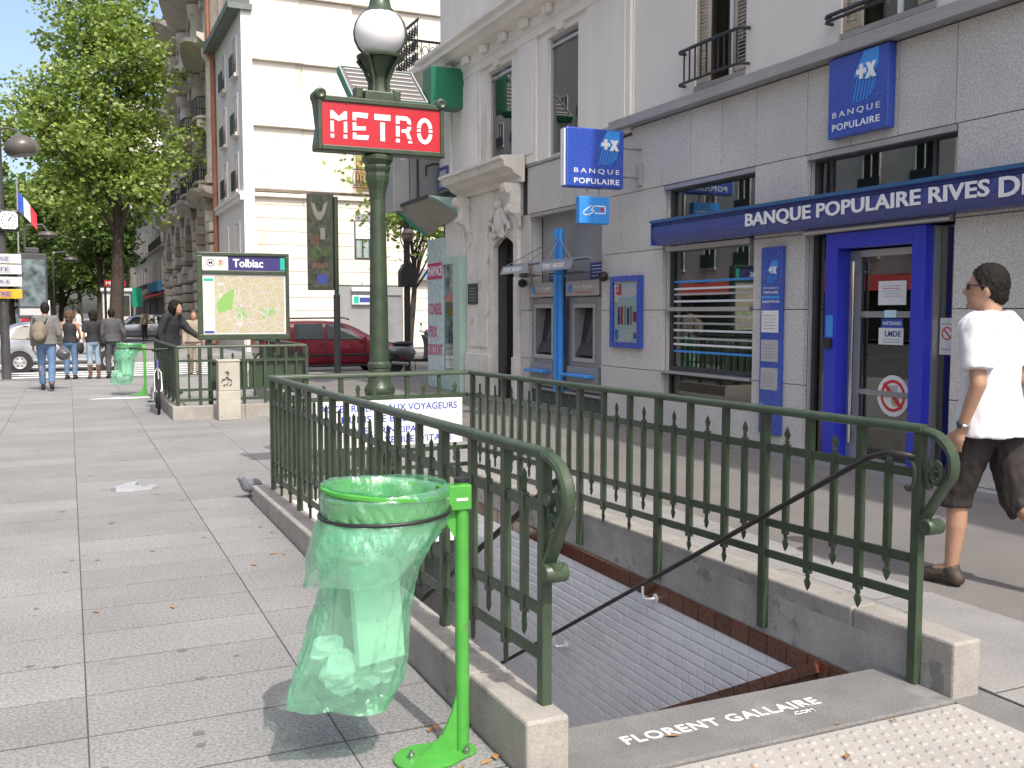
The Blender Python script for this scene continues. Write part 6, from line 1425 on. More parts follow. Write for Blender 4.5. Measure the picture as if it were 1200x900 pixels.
# kiosk, far metro sign
ki = thing('news_kiosk', 'white news kiosk with a dark screen behind the avenue tree trunk', 'kiosk', (2.9, 66, 0))
MB().box(1.95, 3.55, 65.6, 67, 0, 2.85).obj('cabin', MT['paper'], ki, bev=.03); MB().box(1.85, 3.65, 65.45, 67.1, 2.851, 3.05).obj('roof', MT['paper'], ki); MB().box(2.75, 3.5, 65.55, 65.599, 1.35, 2.6).obj('screen', MT['dark'], ki); MB().box(2.8, 3.45, 65.54, 65.549, 1.55, 2.15).obj('screen_picture', MT['print_dark'], ki)
o = MB().box(3.66, 4.3, 66.5, 66.6, 1.9, 3.1).obj('green_banner', MT['awn_green']); tag(o, 'green banner hanging beside the white kiosk', 'banner')
m2 = thing('far_metro_sign', 'small distant red metro sign above the kiosk', 'sign', (2.55, 62, 0)); MB().box(1.95, 3.1, 62, 62.12, 3.05, 3.42).obj('sign_case', MT['sign_red'], m2); text('METRO', FY(2.52, 61.999, 3.235), .95, .22, MT['letter_white'], m2, 'lettering', .003, .02); MB().tube([(2.0,62.06,0),(2.0,62.06,3.06)], .07, 8).obj('pole', MT['green_iron'], m2)
# litter and marks on the ground
o = MB().prism([(0,0),(.12,-.03),(.30,.02),(.36,.12),(.30,.22),(.24,.14),(.16,.20),(.20,.34),(.08,.36),(.02,.26),(-.04,.12)], Matrix.Translation((.33, 9.05, .001)), .012).obj('plastic_scrap', M('film_white', (.40,.41,.44), .35, var=.1, vs=12)); tag(o, 'crumpled pale plastic scrap lying on the open pavement', 'litter')
me_ = o.data
for v in me_.vertices: v.co.z += max(0, noise.noise(v.co*9)*.05) if v.co.z > .008 else 0
o = MB().prism([(.9+.55*cos(a)+.1*sin(3*a), .15*sin(a)+.03*sin(5*a)) for a in [k*pi/12 for k in range(24)]], Matrix.Translation((0, 19.05, .0015)), .0015).obj('white_patch', MT['white_paint']); tag(o, 'flat white patch on the pavement by the far litter bag', 'stain')  # thin white patch with a wavy outline, laid on the slabs
gum = MB(); rg = random.Random(21)
for k in range(120):
    y = 2.4+21*rg.random()**1.6; x = rg.uniform(-1.6, 1.28); r = rg.uniform(.008,.026)
    if y > 8.5 and rg.random() < .3: x = rg.uniform(1.3, 4.2) if y < 14.4 else x
    gum.prism([(r*cos(a)*rg.uniform(.8,1.2), r*sin(a)*rg.uniform(.8,1.2)) for a in [i*pi/4 for i in range(8)]], Matrix.Translation((x, y, .0012)), .0012)
struct(gum.obj('gum_spots', MT['gum']), 'stuff')
M('dry_leaf', (.38,.20,.08), .8, var=.3, vs=20); lf = MB()
for k in range(44):
    near = rg.random()
    if near < .45: x = 1.30-abs(rg.gauss(0,.10)); y = rg.uniform(2.6, 8)
    elif near < .6: x = rg.uniform(1.15,1.33); y = rg.uniform(3.0,3.4)
    elif near < .8: x = rg.uniform(1.6,3.4); y = rg.uniform(2.3,2.95)
    else: x = rg.uniform(-.8,1.2); y = rg.uniform(3,14)
    a = rg.uniform(0,6.28); s = rg.uniform(.012,.032); d = Vector((cos(a),sin(a),0)); n_ = Vector((-sin(a),cos(a),0)); c = Vector((x,y,.004 if y > 2.76 or x < 1.3 else .002))
    lf.add([c-d*s, c+n_*s*.45+Vector((0,0,rg.uniform(.002,.010))), c+d*s+Vector((0,0,rg.uniform(0,.006))), c-n_*s*.45+Vector((0,0,rg.uniform(.0,.006)))], [(0,1,2,3)])
struct(lf.obj('fallen_leaves', MT['dry_leaf']), 'stuff')
def pigeon(p, rz, label):
    t = thing('pigeon', label, 'pigeon', (0,0,0)); pg = M('pigeon_grey', (.16,.165,.19), .6, var=.3, vs=30)
    mb = MB(); mb.sphere((0,0,.10), .062, 14, 10, (.85,1.7,.95)); mb.tube([(0,.06,.115),(0,.09,.145),(0,.10,.165)], [.045,.034,.028], 10); mb.sphere((0,.11,.172), .029, 10, 8); mb.tube([(0,-.07,.09),(0,-.11,.075),(0,-.15,.06)], [.035,.026,.016], 8)
    remeshed(mb, .009, 3, 'body', pg, t); MB().lathe([(.007,0),(.001,.022)], (0,.136,.170), 6, R=Matrix.Rotation(-pi/2,3,'X')).obj('beak', MT['dark'], t)
    for s in (-1,1): MB().tube([(s*.018,.0,.055),(s*.02,.005,.0)], .004, 5).obj('leg', MT['awn_red'], t)
    t.location = p; t.rotation_euler = (0,0,rz); return t
def remeshed(mb, voxel, smooth, name, mat, parent, fold=0.0, fs=14.0, clip=None, label=None):
    me = mb.mesh('tmp', mat); o = bpy.data.objects.new('tmp', me); COL.objects.link(o)
    m = o.modifiers.new('r', 'REMESH'); m.mode = 'VOXEL'; m.voxel_size = voxel
    if smooth: s_ = o.modifiers.new('s', 'SMOOTH'); s_.iterations = smooth; s_.factor = .5
    dg = bpy.context.evaluated_depsgraph_get(); me2 = bpy.data.meshes.new_from_object(o.evaluated_get(dg)); bpy.data.objects.remove(o); bpy.data.meshes.remove(me)
    me2.materials.clear(); me2.materials.append(mat); me2.name = name
    if fold:
        nr = [v.normal.copy() for v in me2.vertices]
        for v, nn in zip(me2.vertices, nr):
            q = Vector((v.co.x*fs, v.co.y*fs, v.co.z*fs*.45)); f_ = noise.noise(q)+.5*noise.noise(q*2.3)
            v.co += nn*(f_*fold)
    if clip:
        bm = bmesh.new(); bm.from_mesh(me2)
        for co, no in clip:
            bmesh.ops.bisect_plane(bm, geom=bm.verts[:]+bm.edges[:]+bm.faces[:], plane_co=co, plane_no=no, clear_outer=True)
        bm.to_mesh(me2); bm.free()
    me2.polygons.foreach_set('use_smooth', [True]*len(me2.polygons)); me2.update()
    return link(name, me2, parent, label=label)
pigeon((1.36, 8.34, 0.0), R_(120), 'grey pigeon standing at the far corner of the kerb wall')
# ------------------------------------------------------------------ vehicles
def car(name, label, st, glass, paint, wheels, wr, details, cat='car', rail=False):
    """st: stations (x, zlow, zbelt, ztop, wlow, wbelt, wtop) from rear to front; local x forward, side seen = -y"""
    t = thing(name, label, cat, (0,0,0))
    ring = []
    for (x, zl, zb, zt_, wl, wb, wt) in st:
        h = [(0,zl),(wl*.86,zl),(wl,zl+.10),(wb+.015,zl+(zb-zl)*.55),(wb,zb),(wt+(wb-wt)*.12,zb+(zt_-zb)*.86),(wt*.9,zt_-.012),(wt*.5,zt_),(0,zt_+.004)]
        ring.append([(x, -y, z) for y, z in h]+[(x, y, z) for y, z in h[-2:0:-1]])
    n = len(ring[0]); vs = [p for r in ring for p in r]; fs = []
    for i in range(len(ring)-1):
        for k in range(n): fs.append((i*n+k, i*n+(k+1)%n, (i+1)*n+(k+1)%n, (i+1)*n+k))
    fs.append(tuple(range(n))); fs.append(tuple(range((len(ring)-1)*n, len(ring)*n)))
    b = MB().add(vs, fs).obj('body', paint, t, smooth=35)
    sm = b.modifiers.new('sub', 'SUBSURF'); sm.levels = 2; sm.render_levels = 2
    def side(x, z):
        for a, c in zip(st[:-1], st[1:]):
            if a[0] <= x <= c[0]:
                u = (x-a[0])/(c[0]-a[0]); v = [a[k]*(1-u)+c[k]*u for k in range(7)]
                zb, zt_, wb, wt = v[2], v[3], v[5], v[6]
                if z > zb: return wb+(wt+(wb-wt)*.12-wb)*min(1, (z-zb)/max(.01, (zt_-zb)*.86))
                return wb+.012
        return .8
    for poly in glass:
        for s in (-1, 1):
            N = len(poly); pts = [Vector((x, s*(side(x, z)+.010), z)) for x, z in poly]; mb = MB()
            mb.add(pts+[p+Vector((0,-s*.03,0)) for p in pts], [tuple(range(N)), tuple(range(2*N-1, N-1, -1))]); mb.obj('side_window', MT['car_glass'], t)
    for wx in wheels:
        for s in (-1, 1):
            yo = s*(side(wx, .4)+.002); Rw = Matrix.Rotation(s*-pi/2, 3, 'X') if s < 0 else Matrix.Rotation(-pi/2, 3, 'X')
            MB().lathe([(.02,-.25),(wr+.05,-.25),(wr+.055,.006),(.02,.006)], (wx, yo, wr+.0), 28, R=Matrix.Rotation(-s*pi/2, 3, 'X')).obj('wheel_arch', MT['plastic_black'], t, smooth=40)
            w = MB().lathe([(wr*.62,-.17),(wr-.03,-.17),(wr,-.15),(wr,-.02),(wr-.03,.014),(wr*.64,.016),(wr*.62,.0)], (wx, yo, wr), 28, R=Matrix.Rotation(-s*pi/2, 3, 'X')).obj('wheel', MT['tyre'], t, smooth=40)
            MB().lathe([(.01,.020),(wr*.15,.022),(wr*.2,.012),(wr*.5,.006),(wr*.62,.016),(wr*.63,-.1),(.01,-.1)], (wx, yo, wr), 24, R=Matrix.Rotation(-s*pi/2, 3, 'X')).obj('rim', MT['alu'], w, smooth=40)
            for k in range(6):
                a = k*pi/3; MB().cbox((wx+cos(a)*wr*.40, yo+s*.0125, wr+sin(a)*wr*.40), (wr*.16, .006, wr*.10), Matrix.Rotation(-a, 3, 'Y')).obj('rim_slot', MT['tyre'], w)
    for (nm, mat, x0, x1, z0, z1, out) in details:
        for s in (-1, 1):
            ys_ = side((x0+x1)/2, (z0+z1)/2); MB().box(x0, x1, s*ys_-.02 if s > 0 else -ys_-out, s*ys_+out if s > 0 else -ys_+.02, z0, z1).obj(nm, MT[mat] if isinstance(mat, str) else mat, t, bev=min(.01, (z1-z0)*.3))
    if rail:
        for s in (-1, 1): MB().tube([(-1.5,s*.56,1.47),(-1.4,s*.56,1.52),(.2,s*.56,1.535),(.35,s*.56,1.49)], .018, 8).obj('roof_rail', MT['plastic_black'], t, smooth=50)
    return t, side
silver = M('paint_silver', (.42,.44,.47), .25, metal=.55, coat=.6); redp = M('paint_red', (.21,.012,.028), .22, metal=.2, coat=.8)
stS = [(-1.78,.36,.80,.86,.66,.70,.60),(-1.70,.24,.86,.98,.76,.78,.66),(-1.45,.20,.90,1.32,.78,.80,.58),(-1.10,.19,.91,1.42,.785,.81,.575),(-.3,.19,.90,1.45,.79,.815,.58),(.35,.19,.89,1.40,.79,.815,.56),(.62,.19,.885,1.25,.79,.81,.58),(.98,.19,.88,.97,.78,.80,.66),(1.45,.20,.80,.86,.76,.77,.62),(1.74,.26,.68,.74,.70,.71,.56),(1.82,.34,.58,.62,.60,.60,.5)]
gS = [[(-1.36,.95),(-.86,.93),(-.80,1.30),(-1.02,1.31),(-1.22,1.22)],[(-.74,.93),(.72,.92),(.42,1.26),(.20,1.32),(-.70,1.33)]]
cS, sS = car('silver_hatchback', 'silver three door hatchback waiting across the zebra crossing', stS, gS, silver, (-1.13, 1.20), .28, [('tail_lamp','lamp_red',-1.76,-1.66,.56,.80,.012),('door_handle','plastic_black',-.62,-.46,.80,.83,.012),('side_trim','plastic_black',-.75,.80,.50,.535,.010),('rear_bumper','grey_metal',-1.78,-1.45,.30,.44,.010),('indicator','orange_wood',1.50,1.60,.60,.66,.012),('headlamp','lamp_clear',1.52,1.70,.62,.72,.010)])
MB().add([(-1.50,-.52,1.26),(-1.50,.52,1.26),(-1.72,.58,.96),(-1.72,-.58,.96)], [(0,1,2,3)]).obj('rear_window', MT['car_glass'], cS); MB().tube([(-1.55,-.3,1.33),(-1.62,-.15,1.42)], .006, 5).obj('aerial', MT['plastic_black'], cS)
MB().cbox((.62,-.90,.95), (.12,.14,.12)).obj('door_mirror', MT['plastic_black'], cS, bev=.03)
cS.location = (-.15, 31.6, -.14)
stR = [(-2.15,.40,.78,.84,.70,.74,.64),(-2.08,.28,.88,1.05,.82,.84,.68),(-1.90,.22,.92,1.38,.84,.85,.60),(-1.5,.20,.93,1.47,.85,.86,.59),(-.5,.20,.92,1.49,.85,.865,.60),(.15,.20,.91,1.45,.85,.865,.59),(.55,.20,.90,1.30,.85,.86,.60),(1.05,.20,.88,.97,.84,.85,.70),(1.6,.21,.80,.86,.82,.83,.68),(2.0,.26,.68,.74,.76,.77,.62),(2.14,.36,.56,.60,.64,.64,.54)]
gR = [[(-1.82,.98),(-1.32,.97),(-1.30,1.36),(-1.50,1.36),(-1.70,1.26)],[(-1.22,.97),(-.42,.96),(-.42,1.385),(-1.20,1.375)],[(-.34,.96),(.62,.945),(.36,1.20),(.12,1.34),(-.34,1.385)],[(.68,.945),(.86,.94),(.62,1.08)]]
cR, sR = car('red_estate_car', 'dark red estate car with roof rails stopped beyond the metro lamp post', stR, gR, redp, (-1.32, 1.33), .31, [('tail_lamp','lamp_red',-2.12,-1.95,.78,1.02,.012),('door_handle','paint_red',-.60,-.45,.80,.83,.02),('door_handle','paint_red',.28,.43,.79,.82,.02),('side_trim','plastic_black',-.95,.98,.50,.56,.014),('sill_trim','plastic_black',-.95,1.0,.20,.27,.012),('headlamp','lamp_clear',1.78,1.98,.62,.74,.008)], rail=True)
MB().cbox((.66,-.97,.97), (.13,.16,.13)).obj('door_mirror', redp, cR, bev=.03); MB().cbox((-.38,-.88,.55), (.012,.01,.68)).obj('door_gap', MT['plastic_black'], cR); MB().cbox((.72,-.885,.55), (.012,.01,.62)).obj('door_gap', MT['plastic_black'], cR)
cR.location = (6.75, 27.3, -.14)
far = dup(cS, (3.4, 62.5, -.14), 0, 'small distant grey car parked past the far litter bag'); far['category'] = 'car'; far.location = (3.6, 58.0, 0); far.rotation_euler = (0,0,R_(180))
for y_, x_, l_ in ((52, -6.2, 'distant silver car on the avenue behind the mast'),): dup(cS, (x_, y_, -.14), R_(90), l_)
# scooter (local x forward, side seen -y)
sc = thing('scooter', 'grey motor scooter parked beside the pharmacy corner', 'scooter', (0,0,0)); sg = M('scooter_grey', (.16,.165,.17), .28, metal=.5, coat=.4)
for wx, l in ((-.60,'rear'),(.62,'front')):
    w = MB().lathe([(.12,-.05),(.20,-.055),(.225,-.02),(.225,.02),(.20,.055),(.12,.05)], (wx,0,.225), 20, R=Matrix.Rotation(pi/2,3,'X')).obj('wheel', MT['tyre'], sc, smooth=40); MB().lathe([(.01,-.03),(.12,-.045),(.12,.045),(.01,.03)], (wx,0,.225), 16, R=Matrix.Rotation(pi/2,3,'X')).obj('rim', MT['alu'], w, smooth=40)
mb = MB(); mb.sphere((-.45,0,.58), .2, 16, 10, (1.9,.9,.75)); mb.sphere((-.62,0,.62), .15, 14, 10, (1.6,.85,.7)); mb.tube([(-.1,0,.45),(-.25,0,.55)], [.14,.18], 12); o = remeshed(mb, .03, 4, 'rear_body', sg, sc)
MB().prism([(-.15,.30),(.36,.28),(.40,.34),(.36,.36),(-.12,.37)], Matrix(((1,0,0,0),(0,0,1,-.14),(0,1,0,0),(0,0,0,1))), .28).obj('footboard', MT['plastic_black'], sc, bev=.02)
mb = MB(); vs = []
for k in range(9):
    u = k/8; x = .36+.10*sin(u*1.6)-.16*u*u; z = .30+.68*u
    for j in range(7):
        a = (j-3)/3; vs.append((x-.10*a*a, .19*a*(1-.25*u), z))
mb.add(vs, [(k*7+j, k*7+j+1, (k+1)*7+j+1, (k+1)*7+j) for k in range(8) for j in range(6)]); o = mb.obj('leg_shield', sg, sc, smooth=60); so = o.modifiers.new('s','SOLIDIFY'); so.thickness = .04
mb = MB(); mb.sphere((-.38,0,.76), .12, 14, 8, (2.5,1.0,.5)); mb.obj('seat', MT['plastic_black'], sc, smooth=60)
mb = MB(); mb.tube([(.62,0,.24),(.50,0,.5),(.36,0,.95),(.32,0,1.04)], .035, 8); mb.obj('fork', MT['plastic_black'], sc, smooth=50)
mb = MB(); mb.sphere((.64,0,.40), .2, 14, 8, (1,.4,.5)); mb.obj('mudguard', sg, sc, smooth=60)
mb = MB(); mb.sphere((.33,0,1.03), .10, 14, 8, (1.2,1.0,.9)); mb.obj('headset', sg, sc, smooth=60)
MB().tube([(.22,-.33,1.08),(.28,-.18,1.04),(.30,0,1.04),(.28,.18,1.04),(.22,.33,1.08)], .018, 8).obj('handlebar', MT['chrome'], sc, smooth=50)
for s in (-1, 1): MB().tube([(.26,s*.24,1.06),(.26,s*.30,1.22)], .008, 6).obj('mirror_stalk', MT['chrome'], sc); MB().sphere((.26,s*.31,1.25), .06, 12, 8, (.3,1.1,.8)).obj('mirror', MT['chrome'], sc, smooth=60)
MB().tube([(-.3,-.14,.24),(-.75,-.16,.28)], .05, 10).obj('exhaust', MT['steel'], sc, smooth=50); MB().tube([(-.05,.0,.28),(-.1,-.2,.0)], .012, 6).obj('stand', MT['dark'], sc)
sc.location = (8.15, 24.05, -.006); sc.rotation_euler = (0,0,R_(4))
# bicycle (local x forward)
def bicycle(label, col):
    t = thing('bicycle', label, 'bicycle', (0,0,0), 'bicycles left by the metro entrance')
    for wx in (-.52, .53):
        w = MB().tube([(wx+.325*cos(k*2*pi/32), 0, .345+.325*sin(k*2*pi/32)) for k in range(32)], .021, 8, closed=True).obj('tyre', MT['tyre'], t, smooth=60)
        MB().tube([(wx+.297*cos(k*2*pi/32), 0, .345+.297*sin(k*2*pi/32)) for k in range(32)], .010, 6, closed=True).obj('rim', MT['alu'], w, smooth=60)
        sp = MB()
        for k in range(18): a = k*2*pi/18; sp.tube([(wx, .02*(-1)**k, .345), (wx+.295*cos(a), 0, .345+.295*sin(a))], .0022, 4)
        struct(sp.obj('spokes', MT['steel'], w), 'stuff'); MB().lathe([(.02,-.04),(.02,.04)], (wx,0,.345), 10, R=Matrix.Rotation(pi/2,3,'X')).obj('hub', MT['alu'], w)
    BB = (-.08,0,.30); ST = (-.22,0,.80); HT = (.34,0,.82); HB = (.38,0,.70)
    f = MB(); 
    for p, q, r in ((BB,ST,.017),(BB,HB,.021),(ST,HT,.018),(HT,HB,.022),((-.52,.05,.345),BB,.011),((-.52,-.05,.345),BB,.011),((-.52,.05,.345),ST,.009),((-.52,-.05,.345),ST,.009)): f.tube([p,q], r, 8)
    o = f.obj('frame', col, t, smooth=50)
    MB().tube([HB,(.40,.05,.62),(.53,.055,.345)], .014, 8).tube([HB,(.40,-.05,.62),(.53,-.055,.345)], .014, 8).obj('fork', MT['alu'], t, smooth=50)
    MB().tube([ST,(-.245,0,.92)], .013, 8).obj('seat_post', MT['alu'], t); mb = MB(); mb.sphere((-.25,0,.945), .07, 12, 8, (1.9,1.0,.42)); mb.obj('saddle', MT['plastic_black'], t, smooth=60)
    MB().tube([HT,(.335,0,.95),(.38,0,.98)], .014, 8).obj('stem', MT['plastic_black'], t); MB().tube([(.34,-.30,1.0),(.38,-.12,.985),(.38,.12,.985),(.34,.30,1.0)], .012, 8).obj('handlebar', MT['plastic_black'], t, smooth=50)
    for s in (-1,1): MB().tube([(.34,s*.30,1.0),(.31,s*.40,1.005)], .017, 8).obj('grip', MT['tyre'], t)
    MB().lathe([(.10,-.004),(.10,.004)], (-.08,-.03,.30), 24, R=Matrix.Rotation(pi/2,3,'X')).obj('chainring', MT['steel'], t); MB().tube([(-.08,-.06,.30),(-.02,-.07,.15)], .010, 6).tube([(-.08,.06,.30),(-.14,.07,.45)], .010, 6).obj('cranks', MT['alu'], t)
    for p in ((-.02,-.11,.15),(-.14,.11,.45)): MB().cbox(p, (.08,.09,.02)).obj('pedal', MT['plastic_black'], t)
    for wx, a0 in ((-.52, .25), (.53, .6)): MB().tube([(wx+.36*cos(a), 0, .345+.36*sin(a)) for a in [a0+k*.25 for k in range(8)]], .012, 6).obj('mudguard', MT['grey_metal'], t)
    return t
bk = bicycle('blue framed bicycle leaning on the side railing of the second entrance', M('bike_blue', (.05,.06,.20), .3, coat=.4)); bk.location = (1.245, 16.35, .0); bk.rotation_euler = (R_(0), R_(0), R_(-93))
b2 = dup(bk, (3.75, 20.6, 0), R_(-80), 'dark bicycle standing behind the map board'); b3 = dup(bk, (4.1, 22.3, 0), R_(-95), 'bicycle behind the map board, the one nearer the red car')
# ------------------------------------------------------------------ people
M('skin', (.42,.24,.16), .5, var=.08, vs=12); M('skin_dark', (.17,.09,.055), .5); M('hair_dark', (.012,.009,.007), .6, spec=.25, bump=.8, bs=140, var=.4, vs=60); M('hair_brown', (.10,.05,.025), .55, bump=.8, bs=90, var=.4, vs=40)
M('shirt_white', (.70,.70,.73), .75, bump=.05, bs=20); M('shorts_brown', (.024,.018,.018), .75, var=.25, vs=9, bump=.2, bs=40); M('shoe_brown', (.055,.042,.030), .6, var=.4, vs=25, bump=.3, bs=80)
M('cloth_black', (.018,.018,.02), .8, var=.2, vs=8); M('cloth_grey', (.15,.145,.14), .85, var=.15, vs=8); M('jeans', (.10,.17,.29), .85, var=.2, vs=7, bump=.2, bs=60); M('jeans_pale', (.27,.36,.45), .85, var=.2, vs=7); M('charcoal', (.07,.07,.078), .85, var=.1); M('khaki', (.20,.17,.125), .85, var=.15, vs=9); M('boot_tan', (.16,.07,.035), .5); M('coat_beige', (.30,.25,.19), .85); M('shirt_yellow', (.68,.44,.16), .8); M('scarf_red', (.40,.03,.05), .8)
def cap(mb, p, q, r0, r1, n=12):
    p = Vector(p); q = Vector(q); mb.tube([p, q], [r0, r1], n); mb.sphere(p, r0*.995, n, 8); mb.sphere(q, r1*.995, n, 8)
BASE = dict(pel=(0,0,.94), che=(0,0,1.30), nec=(0,-.005,1.47), hea=(0,.025,1.625), shL=(-.185,0,1.41), shR=(.185,0,1.41), elL=(-.235,-.02,1.13), elR=(.235,-.02,1.13), wrL=(-.24,.04,.89), wrR=(.24,.04,.89), hipL=(-.09,0,.92), hipR=(.09,0,.92), knL=(-.10,.02,.50), knR=(.10,.02,.50), anL=(-.10,-.02,.085), anR=(.10,-.02,.085))
def person(label, loc, rz, h, J, st, vox=.016, group='people on the pavement', facing=0.0):
    k = h/1.75; j = dict(BASE); j.update(J); j = {a: Vector(v) for a, v in j.items()}
    t = thing('person', label, 'person', (0,0,0), group)
    sk = MT[st.get('skin','skin')]; fem = st.get('fem', False)
    near = vox < .012
    Rh = Matrix.Rotation(facing, 3, 'Z')
    b = MB()
    H = j['hea']
    b.sphere(H, .1, 20, 14, (.76,.95,1.12), Rh); b.sphere(H+Rh @ Vector((0,.03,-.055)), .07, 16, 10, (.86,1.0,.95), Rh)
    if near:
        b.tube([H+Rh @ Vector((0,.088,.015)), H+Rh @ Vector((0,.112,-.022)), H+Rh @ Vector((0,.092,-.034))], [.010,.015,.012], 8); b.sphere(H+Rh @ Vector((0,.088,-.06)), .018, 10, 8, (1.3,.7,.5), Rh); b.sphere(H+Rh @ Vector((0,.082,-.095)), .026, 10, 8, (1,.8,.8), Rh)
    else: b.sphere(H+Rh @ Vector((0,.098,-.015)), .018, 8, 6)
    for s in (-1,1): b.sphere(H+Rh @ Vector((s*.077,-.002,-.012)), .028, 10, 8, (.35,.7,1.15), Rh)
    cap(b, j['nec']+Vector((0,-.005,-.06)), H+Vector((0,-.015,-.06)), .062 if not fem else .05, .055 if not fem else .046)
    ch, pe = j['che'], j['pel']; sw = .9 if fem else 1.0
    b.sphere(ch, .2, 18, 12, (.86*sw,.56,1.05)); b.sphere((ch+pe)/2, .18, 18, 12, (.80*sw,.56,1.0)); b.sphere(pe, .17, 18, 12, (.98,.68,.75))
    cap(b, j['shL'].lerp(j['nec'], .25), j['shR'].lerp(j['nec'], .25), .07*sw, .07*sw)
    for s in 'LR':
        cap(b, j['sh'+s], j['el'+s], .050*sw, .040*sw); cap(b, j['el'+s], j['wr'+s], .041*sw, .027*sw)
        cap(b, j['hip'+s], j['kn'+s], .085, .056); cap(b, j['kn'+s]+Vector((0,-.012,-.03)), j['kn'+s].lerp(j['an'+s], .42)+Vector((0,-.015,0)), .055, .054); cap(b, j['kn'+s].lerp(j['an'+s], .42)+Vector((0,-.015,0)), j['an'+s], .053, .034)
        # hand: palm, four fingers, thumb
        d = (j['wr'+s]-j['el'+s]).normalized(); sd_ = 1 if s == 'R' else -1
        side = Vector((0,1,0)); side = (side-d*side.dot(d)).normalized(); nrm = d.cross(side)*sd_*-1; palm = j['wr'+s]+d*.055
        b.sphere(j['wr'+s]+d*.05, .042, 12, 8, (.5,.95,1.1)); cap(b, j['wr'+s], palm, .026, .028, 8)
        fr_ = .0095 if near else .012
        for i in range(4):
            o_ = side*(.030-.020*i); p0 = palm+d*.03+o_; L_ = (.062,.074,.070,.052)[i]; inn = Vector((-sd_,0,0)); p1 = p0+(d*.85+inn*.35).normalized()*L_*.55; p2 = p1+(d*.4+inn*.8).normalized()*L_*.5
            cap(b, p0-d*.02, p1, fr_, fr_*.95, 8); cap(b, p1, p2, fr_*.95, fr_*.8, 8)
        tp0 = j['wr'+s]+d*.03+side*.03; tp1 = tp0+(d*.6+side*.55).normalized()*.035; tp2 = tp1+(d*.9+side*.1).normalized()*.03
        cap(b, tp0, tp1, .012, .011, 8); cap(b, tp1, tp2, .011, .009, 8)
        if st.get('barefoot'): pass
        ft = j.get('toe'+s, None)
        cap(b, j['an'+s], j['an'+s]+(Vector(ft)-j['an'+s])*.4 if ft is not None else j['an'+s]+Vector((0,.06,-.04)), .036, .034)
    remeshed(b, vox, 3 if near else 2, 'body', sk, t)
    # top
    tp, ln = st['top']; g = .016 if not st.get('loose') else .020; c = MB(); hem = st.get('hem', .92)
    c.sphere(ch, .2, 18, 12, (.86*sw+g*5,.56+g*5,1.08)); 
    wl_ = Vector((0, 0, hem)); 
    lo = Vector((pe.x, pe.y, hem)); n = 20
    secs = [(ch+Vector((0,0,.10)), .175*sw+g, .105+g), (ch, .178*sw+g, .118+g), ((ch+pe)/2, .152*sw+g*1.2+(.02 if st.get('loose') else 0), .108+g*1.2), (pe+Vector((0,0,.03)), .178+g*1.4, .132+g*1.4)]+([(lo, .188+g*1.8, .142+g*1.8)] if hem < pe.z+.02 else [])
    vs = []; 
    for p, rx, ry in secs:
        for i in range(n): vs.append(p+Vector((rx*cos(2*pi*i/n), ry*sin(2*pi*i/n), 0)))
    fs = [(a*n+i, a*n+(i+1)%n, (a+1)*n+(i+1)%n, (a+1)*n+i) for a in range(len(secs)-1) for i in range(n)]+[tuple(range(n)), tuple(range((len(secs)-1)*n, len(secs)*n))]
    c.add(vs, fs)
    if ln != 'tank':
        cap(c, j['shL'].lerp(j['nec'], .12)+Vector((0,0,.002)), j['shR'].lerp(j['nec'], .12)+Vector((0,0,.002)), .074*sw+g*.6, .074*sw+g*.6)
        c.tube([j['nec']+Vector((0,-.004,-.07)), j['nec']+Vector((0,-.008,.012))], [.105, .072], 14)
        for s in 'LR':
            e_ = j['el'+s]
            if ln == 'short': q = j['sh'+s].lerp(e_, .76); c.sphere(j['sh'+s], .064*sw+g, 12, 8); c.tube([j['sh'+s], q], [.058*sw+g, .058+g*1.1], 14)
            else: cap(c, j['sh'+s], e_, .056*sw+g, .050+g); c.tube([e_, j['wr'+s]], [.049+g, .036+g*.6], 12); c.sphere(e_, .05+g, 12, 8)
    else:
        for s in 'LR': cap(c, j['sh'+s].lerp(j['nec'], .3), ch+Vector((0,0,.05)), .05, .08)
    remeshed(c, vox, 2, 'shirt' if ln != 'long' else 'jacket', MT[tp], t, fold=.010 if near else .006, fs=12)
    # bottoms
    bt, ln2 = st['bottom']; c = MB(); c.sphere(pe, .17, 18, 12, (1.0+.10,.70+.13,.80)); 
    for s in 'LR':
        hp_, kn, an = j['hip'+s], j['kn'+s], j['an'+s]
        c.sphere(hp_, .098, 12, 8)
        if ln2 == 'knee':
            e_ = kn.lerp(an, .16); c.tube([hp_, hp_.lerp(kn,.5), kn, e_], [.100,.098,.092,.090], 16)
        else:
            q = kn.lerp(an, .92); c.tube([hp_, hp_.lerp(kn,.5), kn, q], [.098,.086,.072,.062 if ln2 == 'ankle' else .05], 14)
    remeshed(c, vox, 2, 'trousers' if ln2 != 'knee' else 'shorts', MT[bt], t, fold=.012 if near else .006, fs=16)
    # shoes
    for s in 'LR':
        an = j['an'+s]; toe = Vector(j['toe'+s]) if 'toe'+s in j else an+Vector((0,.17,-.045)); d = (toe-an).normalized(); c = MB(); heel = an+Vector((0,-.03,-.04)) if 'heel'+s not in j else Vector(j['heel'+s])
        c.tube([heel+Vector((0,0,.0)), heel.lerp(toe,.35)+Vector((0,0,.018)), heel.lerp(toe,.7), toe], [.040,.044,.040,.028], 12); c.sphere(heel, .040, 12, 8); c.sphere(toe, .030, 12, 8, (1.2,1,.8)); c.tube([an+Vector((0,0,.02 if not st.get('boots') else .28)), heel+Vector((0,.02,.01))], [.046 if not st.get('boots') else .055,.044], 12)
        remeshed(c, max(.009, vox*.8), 2, 'shoe' if not st.get('boots') else 'boot', MT[st['shoe']], t, fold=.002, clip=None)
    # hair
    hr, kind = st['hair']; c = MB()
